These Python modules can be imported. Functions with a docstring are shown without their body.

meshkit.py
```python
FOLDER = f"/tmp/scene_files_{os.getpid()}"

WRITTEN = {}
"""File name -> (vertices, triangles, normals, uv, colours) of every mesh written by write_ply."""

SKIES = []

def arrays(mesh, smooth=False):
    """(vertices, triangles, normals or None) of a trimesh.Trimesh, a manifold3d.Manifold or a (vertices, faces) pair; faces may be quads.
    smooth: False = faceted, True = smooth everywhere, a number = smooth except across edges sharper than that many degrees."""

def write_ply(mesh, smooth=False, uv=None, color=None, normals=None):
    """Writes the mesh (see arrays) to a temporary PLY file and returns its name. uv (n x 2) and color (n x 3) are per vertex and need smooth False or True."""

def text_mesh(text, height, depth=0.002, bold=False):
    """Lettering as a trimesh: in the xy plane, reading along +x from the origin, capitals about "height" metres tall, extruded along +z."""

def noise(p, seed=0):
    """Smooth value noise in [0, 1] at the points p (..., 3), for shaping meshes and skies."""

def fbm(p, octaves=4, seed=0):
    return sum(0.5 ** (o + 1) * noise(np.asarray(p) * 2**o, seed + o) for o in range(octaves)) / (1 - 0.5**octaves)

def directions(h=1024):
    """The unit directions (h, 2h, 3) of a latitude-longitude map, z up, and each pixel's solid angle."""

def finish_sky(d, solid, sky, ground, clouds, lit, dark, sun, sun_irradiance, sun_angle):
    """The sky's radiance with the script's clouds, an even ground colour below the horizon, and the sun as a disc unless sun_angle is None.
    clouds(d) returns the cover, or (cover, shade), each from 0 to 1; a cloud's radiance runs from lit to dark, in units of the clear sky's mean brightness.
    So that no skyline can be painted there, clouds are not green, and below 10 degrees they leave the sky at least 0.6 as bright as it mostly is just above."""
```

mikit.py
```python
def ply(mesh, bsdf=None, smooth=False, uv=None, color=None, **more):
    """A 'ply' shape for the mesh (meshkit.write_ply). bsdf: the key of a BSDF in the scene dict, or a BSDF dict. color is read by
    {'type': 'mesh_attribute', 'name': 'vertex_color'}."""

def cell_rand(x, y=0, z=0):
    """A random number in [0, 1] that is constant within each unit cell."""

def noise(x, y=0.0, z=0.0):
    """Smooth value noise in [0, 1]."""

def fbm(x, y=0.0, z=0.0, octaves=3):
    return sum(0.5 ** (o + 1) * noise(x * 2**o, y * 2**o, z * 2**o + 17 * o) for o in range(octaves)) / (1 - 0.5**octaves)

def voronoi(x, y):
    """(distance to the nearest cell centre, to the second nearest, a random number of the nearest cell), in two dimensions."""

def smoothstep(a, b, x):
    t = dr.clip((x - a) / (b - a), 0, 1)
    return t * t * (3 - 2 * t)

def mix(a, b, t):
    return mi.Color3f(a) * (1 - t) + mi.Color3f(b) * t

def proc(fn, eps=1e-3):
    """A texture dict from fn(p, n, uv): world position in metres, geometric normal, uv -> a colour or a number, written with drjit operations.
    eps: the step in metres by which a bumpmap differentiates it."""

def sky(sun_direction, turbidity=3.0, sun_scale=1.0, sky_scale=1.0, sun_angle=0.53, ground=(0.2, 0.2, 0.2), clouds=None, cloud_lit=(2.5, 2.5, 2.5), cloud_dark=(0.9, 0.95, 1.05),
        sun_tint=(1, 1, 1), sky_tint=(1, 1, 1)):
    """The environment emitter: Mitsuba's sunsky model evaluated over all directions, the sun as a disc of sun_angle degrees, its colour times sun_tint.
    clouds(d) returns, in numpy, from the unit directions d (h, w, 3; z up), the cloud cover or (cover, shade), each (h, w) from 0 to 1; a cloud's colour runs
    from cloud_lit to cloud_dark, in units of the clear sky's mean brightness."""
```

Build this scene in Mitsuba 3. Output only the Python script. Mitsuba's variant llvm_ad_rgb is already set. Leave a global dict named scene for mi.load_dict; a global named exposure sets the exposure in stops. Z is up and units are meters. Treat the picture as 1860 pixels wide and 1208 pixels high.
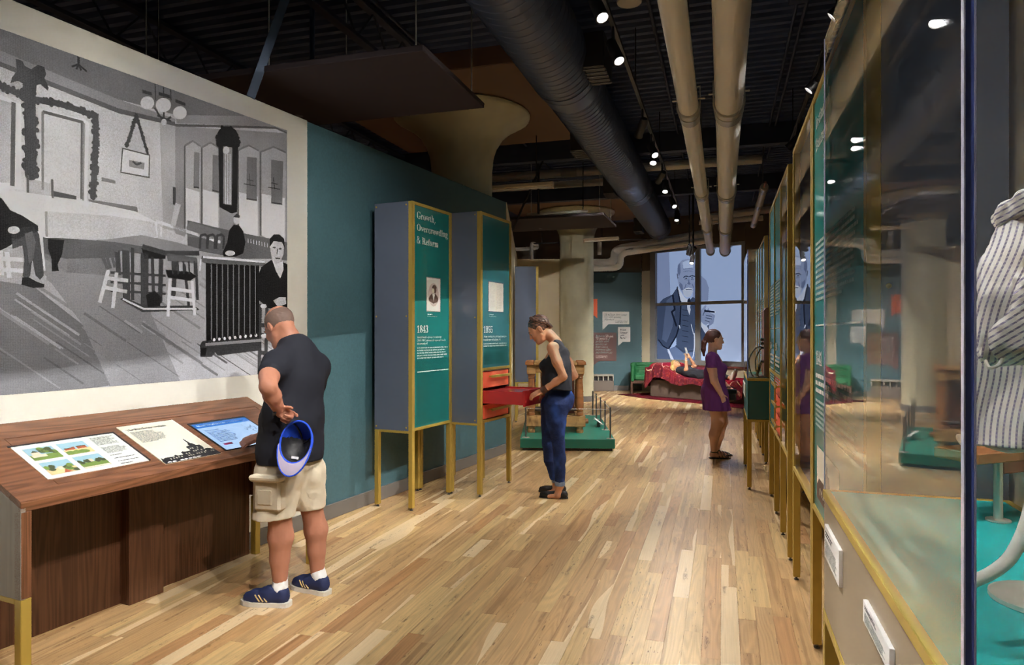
import math, random, glob
import numpy as np
import trimesh
import mitsuba as mi
import drjit as dr
import shapely
from shapely.geometry import Polygon, LineString, Point, box as sbox
from shapely import affinity
import manifold3d as m3
import mikit, meshkit
from mikit import proc, noise, fbm, voronoi, cell_rand, smoothstep, mix

random.seed(7)
rng = np.random.default_rng(7)
T = mi.ScalarTransform4f
scene, labels = {}, {}

# ------------------------------------------------------------------ camera, light, exposure
# World: x across the gallery, y along the gallery (with the planks, pipes and duct), z up. The camera looks a little to the left of the gallery's axis.
FPX, HCAM = 1240.0, 1.53
TH = math.atan(383 / FPX)
CT, ST = math.cos(TH), math.sin(TH)
scene['camera'] = {'type': 'perspective', 'fov_axis': 'x', 'fov': math.degrees(2 * math.atan(930 / FPX)), 'near_clip': 0.05, 'far_clip': 100.0,
                   'to_world': T().look_at(origin=[0, 0, HCAM], target=[-ST, CT, HCAM], up=[0, 0, 1])}

def cam2w(X, Z):
    return X * CT - Z * ST, X * ST + Z * CT

def P(px, py, Z):
    """The point at depth Z that stands at this pixel of the photograph (used to read positions off the photograph)."""
    s, c = cam2w((px - 930) / FPX * Z, Z)
    return np.array([s, c, HCAM - (py - 604) / FPX * Z])

def Fl(px, py, z=0.0):
    return P(px, py, FPX * (HCAM - z) / (py - 604))

def on_plane(px, py, p0, n):
    d = P(px, py, 1.0) - np.array([0, 0, HCAM])
    o = np.array([0, 0, HCAM])
    return o + d * (np.dot(np.asarray(p0) - o, n) / np.dot(d, n))

def spot(name, pos, target, power, cut=26, beam=14, col=(1.0, 0.86, 0.66)):
    scene[name] = {'type': 'spot', 'to_world': T().look_at(origin=list(map(float, pos)), target=list(map(float, target)), up=[0.01, 0.02, 1]),
                   'intensity': {'type': 'rgb', 'value': [power * c for c in col]}, 'cutoff_angle': float(cut), 'beam_width': float(beam)}

# Track heads: (position, aim, power, cut, beam). Their housings are built further down.
TRACK_S, TRACK_Z = -0.80, 3.70
HEADS = []
def head(c, target, power, cut=30, beam=14, s=TRACK_S, z=TRACK_Z):
    HEADS.append((np.array([s, c, z]), np.array(target, float), power, cut, beam))
TRACK_R, TRACK_RZ = 0.80, 3.70
for c, t, p, cut, beam in ((0.95, (-2.75, 3.3, 0.9), 40, 20, 12), (2.1, (-2.9, 2.6, 0.7), 30, 20, 12), (4.9, (-2.62, 5.55, 0.9), 40, 22, 12), (6.3, (-1.9, 6.5, 0.8), 56, 24, 12), (8.2, (-2.1, 9.3, 0.9), 44, 26, 14), (1.5, (0.55, 1.45, 1.2), 14, 40, 24), (6.0, (0.0, 8.5, 0.9), 24, 20, 10)):  # the last head is an added lamp to brighten the woman in purple
    head(c, t, p, cut, beam, TRACK_R, TRACK_RZ)
for c, t, p, cut, beam in ((0.85, (0.62, 1.42, 1.35), 90, 16, 8), (1.3, (-3.5, 2.0, 1.3), 24, 42, 24), (2.7, (-3.2, 3.9, 1.4), 22, 42, 24), (3.6, (-2.9, 5.2, 1.2), 10, 38, 18), (1.9, (0.3, 1.7, 0.8), 28, 30, 14), (3.2, (-0.6, 3.8, 0.0), 10, 36, 18), (4.46, (0.45, 3.2, 0.7), 17, 34, 18), (5.2, (0.45, 4.0, 0.8), 18, 34, 18),
                (8.13, (0.45, 6.2, 0.8), 24, 34, 18), (8.45, (-0.9, 6.2, 0.0), 17, 34, 18), (10.2, (-0.8, 8.0, 0.0), 16, 34, 18), (11.5, (0.3, 9.6, 0.9), 26, 34, 18), (12.8, (-0.9, 11.0, 0.0), 16, 34, 18),
                (9.6, (-3.0, 13.5, 1.6), 60, 32, 16), (7.2, (-2.6, 10.4, 0.8), 30, 30, 16), (13.1, (-0.9, 15.4, 0.4), 48, 34, 18)):  # these three heads are added lamps to brighten the far end
    head(c, t, p, cut, beam)
for c in (4.0, 8.5): head(c, (-6.0, c + 0.4, 0.0), 60, 44, 26, s=-6.2, z=3.5)  # unseen lamps added behind the left wall; their bounce lifts the dark ceiling
head(15.3, (-3.4, 17.4, 2.4), 30, 40, 22, s=-3.2, z=3.42)
for px, py, Z, t, p in ((1252, 450, 13.4, (-1.1, 15.7, 0.5), 50), (1260, 454, 13.6, (-2.4, 16.6, 0.6), 50), (1258, 468, 13.2, (-0.9, 11.5, 0.0), 12)):
    q = P(px, py, Z)
    head(q[1], t, p, 34, 18, q[0], q[2])
for i, (p, t, w, cut, beam) in enumerate(HEADS):
    d = (t - p) / np.linalg.norm(t - p)
    spot(f'lamp_{i:02d}', p + d * 0.16, t, w, cut, beam, (1.0, 0.96, 0.905))
exposure = 0.15
# ------------------------------------------------------------------ helpers
used = {}
def numbered(name, parent=None):
    key = f'{parent}__{name}' if parent else name
    n = used.get(key, -1) + 1
    used[key] = n
    return key if n == 0 else f'{key}_{n:03d}'

def lab(key, label=None, cat=None, group=None, kind=None):
    d = {}
    if label: d['label'] = label
    if cat: d['category'] = cat
    if group: d['group'] = group
    if kind: d['kind'] = kind
    if d: labels[key] = d
    return key

def thing(name, label, cat, group=None):
    return lab(numbered(name), label, cat, group)

def obj(name, mesh, bsdf, parent=None, label=None, cat=None, group=None, kind=None, smooth=False, uv=None, color=None, **more):
    key = numbered(name, parent)
    scene[key] = mesh_dict(mesh, bsdf, smooth, uv, color, **more)
    return lab(key, label, cat, group, kind)

def mesh_dict(mesh, bsdf, smooth=False, uv=None, color=None, **more):
    return mikit.ply(mesh, bsdf, smooth=smooth, uv=uv, color=color, **more)

def again(src, name, parent=None, to_world=None, **lb):
    key = numbered(name, parent)
    d = dict(scene[src])
    if to_world is not None: d['to_world'] = to_world
    scene[key] = d
    return lab(key, **lb)

def lin(r, g=None, b=None):
    if g is None: g = b = r
    f = lambda v: ((v / 255 + 0.055) / 1.055) ** 2.4 if v > 10.3 else v / 255 / 12.92
    return [f(r), f(g), f(b)]

def mat(name, rgb, rough=0.5, metal=0.0, spec=0.5, **more):
    col = rgb if isinstance(rgb, dict) else {'type': 'rgb', 'value': list(rgb)}
    scene[name] = {'type': 'twosided', 'bsdf': {'type': 'principled', 'base_color': col, 'roughness': float(rough), 'metallic': float(metal), 'specular': float(spec), **more}}
    return name

cat_ = trimesh.util.concatenate

_ref = None
def _topo():
    global _ref
    if _ref is None:
        v = _cv(np.array([-1, -1, -1.0]), np.array([1, 1, 1.0]), 0.3)
        h = trimesh.Trimesh(v, process=False).convex_hull
        idx = [int(np.argmin(((v - q) ** 2).sum(1))) for q in h.vertices]
        f = np.array(idx)[h.faces]
        _ref = f
    return _ref

def _cv(a, b, c):
    v = []
    for sx in (0, 1):
        for sy in (0, 1):
            for sz in (0, 1):
                p = np.array([(a, b)[sx][0], (a, b)[sy][1], (a, b)[sz][2]])
                i = np.array([c if q == 0 else -c for q in (sx, sy, sz)])
                for ax in range(3):
                    q = p + i
                    q[ax] = p[ax]
                    v.append(q)
    return np.array(v)

def cbox(x0, x1, y0, y1, z0, z1, ch=0.004):
    """A box with chamfered edges."""
    a, b = np.minimum([x0, y0, z0], [x1, y1, z1]).astype(float), np.maximum([x0, y0, z0], [x1, y1, z1]).astype(float)
    ch = min(ch, 0.45 * float((b - a).min()))
    return trimesh.Trimesh(_cv(a, b, ch), _topo(), process=False)

def bx(x0, x1, y0, y1, z0, z1):
    m = trimesh.creation.box(extents=[abs(x1 - x0), abs(y1 - y0), abs(z1 - z0)])
    m.apply_translation([(x0 + x1) / 2, (y0 + y1) / 2, (z0 + z1) / 2])
    return m

def frame_mesh(m, O, ex, ey, ez):
    """Moves a mesh built in local axes to the place with origin O and these axes."""
    M = np.eye(4)
    M[:3, 0], M[:3, 1], M[:3, 2], M[:3, 3] = ex, ey, ez, O
    m = m.copy()
    m.apply_transform(M)
    return m

def tube(pts, r, sides=10, caps=True):
    """A bent round bar through the points; r a number or one per point."""
    p = np.asarray(pts, float)
    r = np.broadcast_to(np.asarray(r, float), (len(p),))
    t = np.gradient(p, axis=0)
    t /= np.linalg.norm(t, axis=1, keepdims=True) + 1e-12
    a = np.cross(t[0], [0, 0, 1.0] if abs(t[0][2]) < 0.9 else [1.0, 0, 0])
    a /= np.linalg.norm(a)
    ang = np.arange(sides) * 2 * np.pi / sides
    rings = []
    for k in range(len(p)):
        a = a - t[k] * np.dot(a, t[k])
        a /= np.linalg.norm(a)
        b = np.cross(t[k], a)
        rings.append(p[k] + r[k] * (np.cos(ang)[:, None] * a + np.sin(ang)[:, None] * b))
    v = np.vstack(rings)
    f = []
    for k in range(len(p) - 1):
        for j in range(sides):
            q = (j + 1) % sides
            A, B, C, D = k * sides + j, k * sides + q, (k + 1) * sides + q, (k + 1) * sides + j
            f += [[A, B, C], [A, C, D]]
    if caps:
        n = len(v)
        v = np.vstack([v, p[:1], p[-1:]])
        for j in range(sides):
            q = (j + 1) % sides
            f += [[n, q, j], [n + 1, (len(p) - 1) * sides + j, (len(p) - 1) * sides + q]]
    return trimesh.Trimesh(v, np.array(f), process=False)

def spline(pts, n=8):
    """Catmull-Rom through the points."""
    p = np.asarray(pts, float)
    q = np.vstack([2 * p[0] - p[1], p, 2 * p[-1] - p[-2]])
    out = []
    for i in range(len(p) - 1):
        a, b, c, d = q[i:i + 4]
        for t in np.linspace(0, 1, n, endpoint=False):
            out.append(0.5 * (2 * b + (c - a) * t + (2 * a - 5 * b + 4 * c - d) * t ** 2 + (3 * b - a - 3 * c + d) * t ** 3))
    out.append(p[-1])
    return np.array(out)

def lathe(profile, sides=24):
    """profile: (radius, z) from bottom to top; closed with the axis."""
    pr = np.asarray(profile, float)
    if pr[0][0] > 1e-6: pr = np.vstack([[0, pr[0][1]], pr])
    if pr[-1][0] > 1e-6: pr = np.vstack([pr, [0, pr[-1][1]]])
    return trimesh.creation.revolve(pr, sections=sides)

def extrude(poly, h):
    gs = getattr(poly, 'geoms', [poly])
    ms = [trimesh.creation.extrude_polygon(g, h, engine='earcut') for g in gs if g.geom_type == 'Polygon' and g.area > 1e-9]
    return cat_(ms) if ms else None

# -------- lettering: outlines of a font that stands beside the renderer's own
_fonts = {}
def _font(kind):
    from PIL import ImageFont
    if kind not in _fonts:
        got = None
        if kind == 'serif':
            g = glob.glob('/opt/blender-*/*/datafiles/fonts/NotoSansMath-Regular.woff2')
            got = g[0] if g else None
        if not got:
            got = glob.glob('/opt/blender-*/*/datafiles/fonts/Inter.woff2')[0]
        _fonts[kind] = (ImageFont.truetype(got, 72), 'Math' in got)
    return _fonts[kind]

def mathserif(t, style='bold'):
    o = ''
    up, lo, di = {'bold': (0x1D400, 0x1D41A, 0x1D7CE), 'bi': (0x1D468, 0x1D482, 0x1D7CE)}[style]
    for ch in t:
        if 'A' <= ch <= 'Z': o += chr(up + ord(ch) - 65)
        elif 'a' <= ch <= 'z': o += chr(lo + ord(ch) - 97)
        elif '0' <= ch <= '9': o += chr(di + ord(ch) - 48)
        else: o += ch
    return o

def text_poly(t, height, kind='sans', style='bold', simp=0.7, squeeze=1.0):
    """Lettering as shapely outlines, baseline at the origin, capitals about height tall."""
    from PIL import Image, ImageDraw
    font, ism = _font(kind)
    if kind == 'serif' and ism: t = mathserif(t, style)
    x0, y0, x1, y1 = font.getbbox(t, anchor='ls')
    im = Image.new('L', (max(4, x1 - x0 + 8), max(4, y1 - y0 + 8)))
    ImageDraw.Draw(im).text((4 - x0, 4 - y0), t, 255, font, anchor='ls')
    on = np.pad(np.asarray(im) > 127, ((0, 0), (1, 1))).astype(np.int8)
    rows, starts = np.nonzero(np.diff(on, axis=1) == 1)
    ends = np.nonzero(np.diff(on, axis=1) == -1)[1]
    shape = shapely.union_all(shapely.box(starts, -rows - 1, ends, -rows)).buffer(0.6).buffer(-0.6).simplify(simp)
    s = height / 51.0
    return affinity.affine_transform(shape, [s * squeeze, 0, 0, s, (-4 + x0) * s * squeeze, (4 - y0) * s])

def greeked(x, y, w, n, lh, xh, ragged=0.25, r=None):
    """Word bars for print that is too small to read: n lines of width w below (x, y)."""
    r = r or random.Random(5)
    out = []
    for i in range(n):
        xx, end = x, x + w * (1 - ragged * r.random() * (1.0 if i < n - 1 else 2.2))
        yy = y - i * lh
        while xx < end:
            ww = xh * r.uniform(1.2, 5.0)
            out.append(sbox(xx, yy - xh, min(xx + ww, end), yy))
            xx += ww + xh * 0.7
    return out

def stack_print(parent, O, ex, ey, ez, items, lift=0.0006, names='ink', kind='stuff', **kw):
    """Flat print as thin raised shapes: items [(polygon in the local plane, material, optional level)] grouped by material and level into one mesh each."""
    groups = {}
    for it in items:
        g, m, lv = (it + (0,))[:3] if len(it) == 2 else it
        groups.setdefault((lv, m), []).append(g)
    for (lv, m), gs in sorted(groups.items(), key=lambda q: q[0][0]):
        ms = []
        for g in gs:
            if not g.is_valid: g = g.buffer(0)
            e = extrude(g, lift)
            if e is not None: ms.append(e)
        if ms:
            mm = cat_(ms)
            mm.apply_translation([0, 0, lift * lv])
            obj(names, frame_mesh(mm, O, ex, ey, ez), m, parent, kind=kind, **kw)

def look_frame(a, b, up=(0, 0, 1)):
    z = np.asarray(b, float) - a
    z /= np.linalg.norm(z)
    x = np.cross(up, z)
    if np.linalg.norm(x) < 1e-6: x = np.array([1.0, 0, 0])
    x /= np.linalg.norm(x)
    return x, np.cross(z, x), z

# -------- bodies: round cones and ellipsoids blended in a grid, taken out as one surface
def smin(a, b, k):
    if k <= 0: return np.minimum(a, b)
    h = np.clip(0.5 + 0.5 * (b - a) / k, 0, 1)
    return b + (a - b) * h - k * h * (1 - h)

class Body:
    def __init__(self, h=0.006):
        self.h, self.pr = h, []
    def cone(self, a, b, ra, rb=None, k=0.02, flat=None):
        """round cone; flat = (axis, factor) thins it along axis"""
        self.pr.append(('c', np.asarray(a, float), np.asarray(b, float), float(ra), float(ra if rb is None else rb), k, flat)); return self
    def chain(self, pts, rs, k=0.02, flat=None):
        for i in range(len(pts) - 1): self.cone(pts[i], pts[i + 1], rs[i], rs[i + 1], k, flat)
        return self
    def ell(self, c, r, R=None, k=0.02, cut=False):
        self.pr.append(('x' if cut else 'e', np.asarray(c, float), np.asarray(r, float), np.eye(3) if R is None else np.asarray(R, float), k)); return self
    def half(self, p, n, k=0.0):
        """keeps the side that n points away from"""
        self.pr.append(('h', np.asarray(p, float), np.asarray(n, float) / np.linalg.norm(n), k)); return self
    def bounds(self):
        lo, hi = np.full(3, 9e9), np.full(3, -9e9)
        for q in self.pr:
            if q[0] == 'c':
                for p, r in ((q[1], q[3]), (q[2], q[4])): lo, hi = np.minimum(lo, p - r), np.maximum(hi, p + r)
            elif q[0] == 'e': lo, hi = np.minimum(lo, q[1] - q[2].max()), np.maximum(hi, q[1] + q[2].max())
        return lo - 0.03, hi + 0.03
    def mesh(self, wrinkle=None, smooth=1):
        h = self.h
        lo, hi = self.bounds()
        n = np.ceil((hi - lo) / h).astype(int) + 2
        D = np.full(n, 0.5, np.float32)
        ax = [lo[i] + h * np.arange(n[i]) for i in range(3)]
        cut = len(self.pr)
        if wrinkle is not None:
            while cut and self.pr[cut - 1][0] in 'hx': cut -= 1
        for qi, q in enumerate(self.pr + [None]):
            if qi == cut and wrinkle is not None:
                band = np.abs(D) < 0.03
                idx = np.argwhere(band)
                D[band] += wrinkle(lo + idx * h).astype(np.float32)
            if q is None: break
            if q[0] == 'h':
                g = (ax[0][:, None, None] - q[1][0]) * q[2][0] + (ax[1][None, :, None] - q[1][1]) * q[2][1] + (ax[2][None, None, :] - q[1][2]) * q[2][2]
                D = np.maximum(D, g.astype(np.float32)) if q[3] <= 0 else -smin(-D, -g.astype(np.float32), q[3])
                continue
            if q[0] == 'c':
                k = q[5]
                m = max(q[3], q[4]) + k + 4 * h
                b0, b1 = np.minimum(q[1], q[2]) - m, np.maximum(q[1], q[2]) + m
            else:
                k = q[4]
                m = q[2].max() + k + 4 * h
                b0, b1 = q[1] - m, q[1] + m
            i0 = np.maximum(np.floor((b0 - lo) / h).astype(int), 0)
            i1 = np.minimum(np.ceil((b1 - lo) / h).astype(int) + 1, n)
            if (i1 <= i0).any(): continue
            X, Y, Z = np.meshgrid(ax[0][i0[0]:i1[0]], ax[1][i0[1]:i1[1]], ax[2][i0[2]:i1[2]], indexing='ij')
            p = np.stack([X, Y, Z], -1).astype(np.float32)
            if q[0] == 'c':
                a, b, ra, rb, fl = q[1], q[2], q[3], q[4], q[6]
                ba = (b - a).astype(np.float32)
                pa = p - a.astype(np.float32)
                t = np.clip((pa @ ba) / max(float(ba @ ba), 1e-9), 0, 1)
                w = pa - t[..., None] * ba
                sc = 1.0
                if fl is not None:
                    axv = (np.asarray(fl[0], float) / np.linalg.norm(fl[0])).astype(np.float32)
                    w = w + axv * ((w @ axv) * (1 / fl[1] - 1))[..., None]
                    sc = min(1.0, 0.5 + 0.5 * fl[1])
                d = (np.sqrt((w * w).sum(-1)) - (ra + (rb - ra) * t)) * sc
            else:
                l = (p - q[1].astype(np.float32)) @ q[3].astype(np.float32)
                k0 = np.sqrt(((l / q[2].astype(np.float32)) ** 2).sum(-1))
                k1 = np.sqrt(((l / (q[2] ** 2).astype(np.float32)) ** 2).sum(-1))
                d = k0 * (k0 - 1) / np.maximum(k1, 1e-6)
            sl = tuple(slice(i0[i], i1[i]) for i in range(3))
            D[sl] = smin(D[sl], d, k) if q[0] != 'x' else -smin(-D[sl], d, k)
        m = nets(D, lo, h)
        if smooth: m = relax(m, 2 * smooth)
        return m

def relax(m, n):
    from scipy.sparse import coo_matrix
    e = np.unique(np.sort(m.faces[:, [0, 1, 1, 2, 2, 0]].reshape(-1, 2), 1), axis=0)
    N = len(m.vertices)
    A = coo_matrix((np.ones(2 * len(e)), (np.r_[e[:, 0], e[:, 1]], np.r_[e[:, 1], e[:, 0]])), (N, N)).tocsr()
    deg = np.maximum(np.asarray(A.sum(1)), 1)
    v = np.array(m.vertices)
    for _ in range(n):
        for w in (0.5, -0.48): v = v + w * (A @ v / deg - v)
    return trimesh.Trimesh(v, m.faces, process=False)

def nets(D, lo, h):
    """Surface nets of the grid D at 0."""
    S = D < 0
    c = [S[i:S.shape[0] - 1 + i, j:S.shape[1] - 1 + j, k:S.shape[2] - 1 + k] for i in (0, 1) for j in (0, 1) for k in (0, 1)]
    any_, all_ = c[0].copy(), c[0].copy()
    for q in c[1:]:
        any_ |= q
        all_ &= q
    act = any_ & ~all_
    ids = np.argwhere(act)
    num = np.full(act.shape, -1, np.int32)
    num[act] = np.arange(len(ids))
    pos, cnt = np.zeros((len(ids), 3)), np.zeros((len(ids), 1))
    cor = np.array([(i, j, k) for i in (0, 1) for j in (0, 1) for k in (0, 1)])
    val = np.stack([D[ids[:, 0] + o[0], ids[:, 1] + o[1], ids[:, 2] + o[2]] for o in cor], 1)
    for a in range(8):
        for b in range(a + 1, 8):
            if np.abs(cor[a] - cor[b]).sum() != 1: continue
            va, vb = val[:, a], val[:, b]
            x = (va < 0) != (vb < 0)
            t = np.where(x, va / np.where(x, va - vb, 1), 0)
            pos += np.where(x[:, None], cor[a] + t[:, None] * (cor[b] - cor[a]), 0)
            cnt += x[:, None]
    v = lo + h * (ids + pos / np.maximum(cnt, 1))
    faces = []
    for axn in range(3):
        o = np.eye(3, dtype=int)[axn]
        u, w = np.eye(3, dtype=int)[(axn + 1) % 3], np.eye(3, dtype=int)[(axn + 2) % 3]
        A = S[:S.shape[0] - o[0], :S.shape[1] - o[1], :S.shape[2] - o[2]]
        B = S[o[0]:, o[1]:, o[2]:]
        e = np.argwhere(A != B)
        ok = ((e - u - w) >= 0).all(1) & (e < np.array(act.shape)).all(1)
        e = e[ok]
        q = [num[tuple((e - d).T)] for d in (0 * u, u, u + w, w)]
        Q = np.stack(q, 1)
        flip = ~S[tuple(e.T)]
        Q = np.where(flip[:, None], Q[:, ::-1], Q)
        Q = Q[(Q >= 0).all(1)]
        faces += [Q[:, [0, 1, 2]], Q[:, [0, 2, 3]]]
    return trimesh.Trimesh(v, np.vstack(faces), process=False)
# ------------------------------------------------------------------ materials
PW = 0.0894
def wood_fn(p, n, uv):
    i = dr.floor(uv.y / 10)
    a = uv.y - 10 * i
    u = uv.x
    r1, r2, r3, r4 = (cell_rand(i, k) for k in (1, 2, 3, 4))
    base = mix(lin(182, 149, 106), lin(168, 134, 92), r1)
    base = mix(base, lin(198, 168, 118), dr.select(r4 > 0.72, 0.8, 0.0))
    base = mix(base, lin(150, 100, 62), dr.select(r2 < 0.07, 0.5, 0.0))
    w = fbm(u * 0.9 + 7 * i, a * 9, i, octaves=3)
    rings = 0.5 + 0.5 * dr.sin(6.2832 * (w * 9 + a * 14 + r1 * 3))
    fine = fbm(u * 5, a * 420, i, octaves=2)
    c = base * (0.86 + 0.14 * rings) * (0.88 + 0.22 * fine)
    streak = smoothstep(0.60, 0.78, fbm(u * 0.8 + 3 * i, a * 34, i + 9, octaves=3))
    c = mix(c, mi.Color3f(lin(104, 66, 38)), streak * 0.40)
    e = a / PW + (noise(u * 1.7 + 11 * i, i) - 0.5) * 0.9
    sap = dr.select(r3 > 0.84, smoothstep(0.76, 0.80, e), dr.select(r3 < 0.10, 1 - smoothstep(0.18, 0.22, e), 0.0))
    sap = dr.select(r2 > 0.94, 1.0, sap)
    pale = mi.Color3f(lin(212, 188, 150)) * (0.90 + 0.16 * fine)
    c = mix(c, pale, sap * 0.9)
    wob = 0.10 * (fbm(u * 26 + i, a * 60, octaves=2) - 0.5)
    k1, k2, kr = voronoi(u * 1.1 + 5 * i + wob, a * 10 + 3 * i + wob)
    k1 = k1 + wob
    knot = dr.select(kr > 0.80, 1 - smoothstep(0.02, 0.17, k1), 0.0)
    c = mix(c, mi.Color3f(lin(96, 62, 36)), dr.clip(knot * (0.50 + 0.30 * dr.sin(k1 * 95)), 0, 1))
    fleck = smoothstep(0.84, 0.90, noise(u * 22 + 9 * i, a * 220)) * smoothstep(0.60, 0.72, noise(u * 1.3 + i, a * 20, i))
    c = mix(c, mi.Color3f(lin(70, 44, 28)), fleck * 0.6)
    return dr.clip(c, 0.0, 1.0)
mat('m_plank', proc(wood_fn), 0.30, spec=0.42)

def walnut_fn(p, n, uv):
    fine = fbm(uv.x * 2.2, uv.y * 160, 3, octaves=3)
    w = fbm(uv.x * 0.7, uv.y * 16, 8, octaves=3)
    rings = 0.5 + 0.5 * dr.sin(6.2832 * w * 8)
    return mix(mi.Color3f(lin(70, 42, 28)), mi.Color3f(lin(122, 80, 54)), dr.clip(0.45 * fine + 0.40 * rings + 0.2 * w, 0, 1))
mat('m_walnut', proc(walnut_fn), 0.38, spec=0.4)
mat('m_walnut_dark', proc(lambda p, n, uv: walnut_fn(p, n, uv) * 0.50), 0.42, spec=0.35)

mat('m_brass', lin(172, 146, 68), 0.38, 0.35)
mat('m_brass_dark', lin(140, 112, 44), 0.4, 0.35)
mat('m_teal_wall', proc(lambda p, n, uv: mi.Color3f(lin(56, 84, 91)) * (0.93 + 0.14 * noise(p.x * 90 + p.y * 90, p.z * 90))), 0.55, spec=0.35)
mat('m_teal_panel', lin(24, 96, 92), 0.12, spec=0.5)
mat('m_teal_panel_b', lin(44, 98, 106), 0.12, spec=0.5)
mat('m_teal_deck', lin(26, 94, 78), 0.35, spec=0.4)
mat('m_teal_case', lin(20, 78, 80), 0.35)
mat('m_turquoise', lin(12, 128, 128), 0.4)
mat('m_bluegray', lin(82, 90, 106), 0.45, spec=0.4)
mat('m_taupe', lin(128, 116, 98), 0.4, spec=0.5)
mat('m_offwhite', lin(214, 212, 202), 0.7, spec=0.3)
mat('m_beige', lin(206, 194, 166), 0.7, spec=0.3)
mat('m_baseboard', lin(92, 88, 84), 0.5)
mat('m_dark_wall', lin(78, 70, 58), 0.8, spec=0.2)
mat('m_ceiling', proc(lambda p, n, uv: mi.Color3f(lin(60, 70, 94)) * (0.8 + 0.4 * noise(p.x * 3, p.y * 3))), 0.75, spec=0.25)
mat('m_ceiling_steel', lin(40, 46, 62), 0.6, spec=0.3)
mat('m_brace', lin(62, 82, 110), 0.55)
mat('m_cloud', lin(50, 44, 46), 0.9, spec=0.1)
mat('m_cloud_edge', lin(52, 46, 46), 0.9, spec=0.1)
mat('m_drop_panel', lin(96, 76, 62), 0.85, spec=0.2)
mat('m_concrete', proc(lambda p, n, uv: mi.Color3f(lin(184, 180, 154)) * (0.86 + 0.22 * fbm(p.x * 9, p.y * 9, p.z * 5, octaves=4))), 0.5, spec=0.4)
mat('m_duct', lin(48, 56, 74), 0.40, 0.25, spec=0.5)
mat('m_pipe', proc(lambda p, n, uv: mi.Color3f(lin(246, 238, 222)) * (0.94 + 0.08 * fbm(p.x * 8, p.y * 4, p.z * 8))), 0.45, spec=0.4)
mat('m_pipe_white', lin(238, 228, 214), 0.45)
mat('m_steel', lin(186, 182, 172), 0.35, 0.6)
mat('m_steel_dark', lin(84, 84, 86), 0.4, 0.6)
mat('m_wire', lin(210, 210, 205), 0.4, 0.5)
mat('m_black', lin(24, 24, 27), 0.5)
mat('m_black_gloss', lin(16, 16, 18), 0.2)
mat('m_white', lin(236, 234, 228), 0.6)
mat('m_paper', lin(232, 230, 222), 0.7, spec=0.2)
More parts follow.
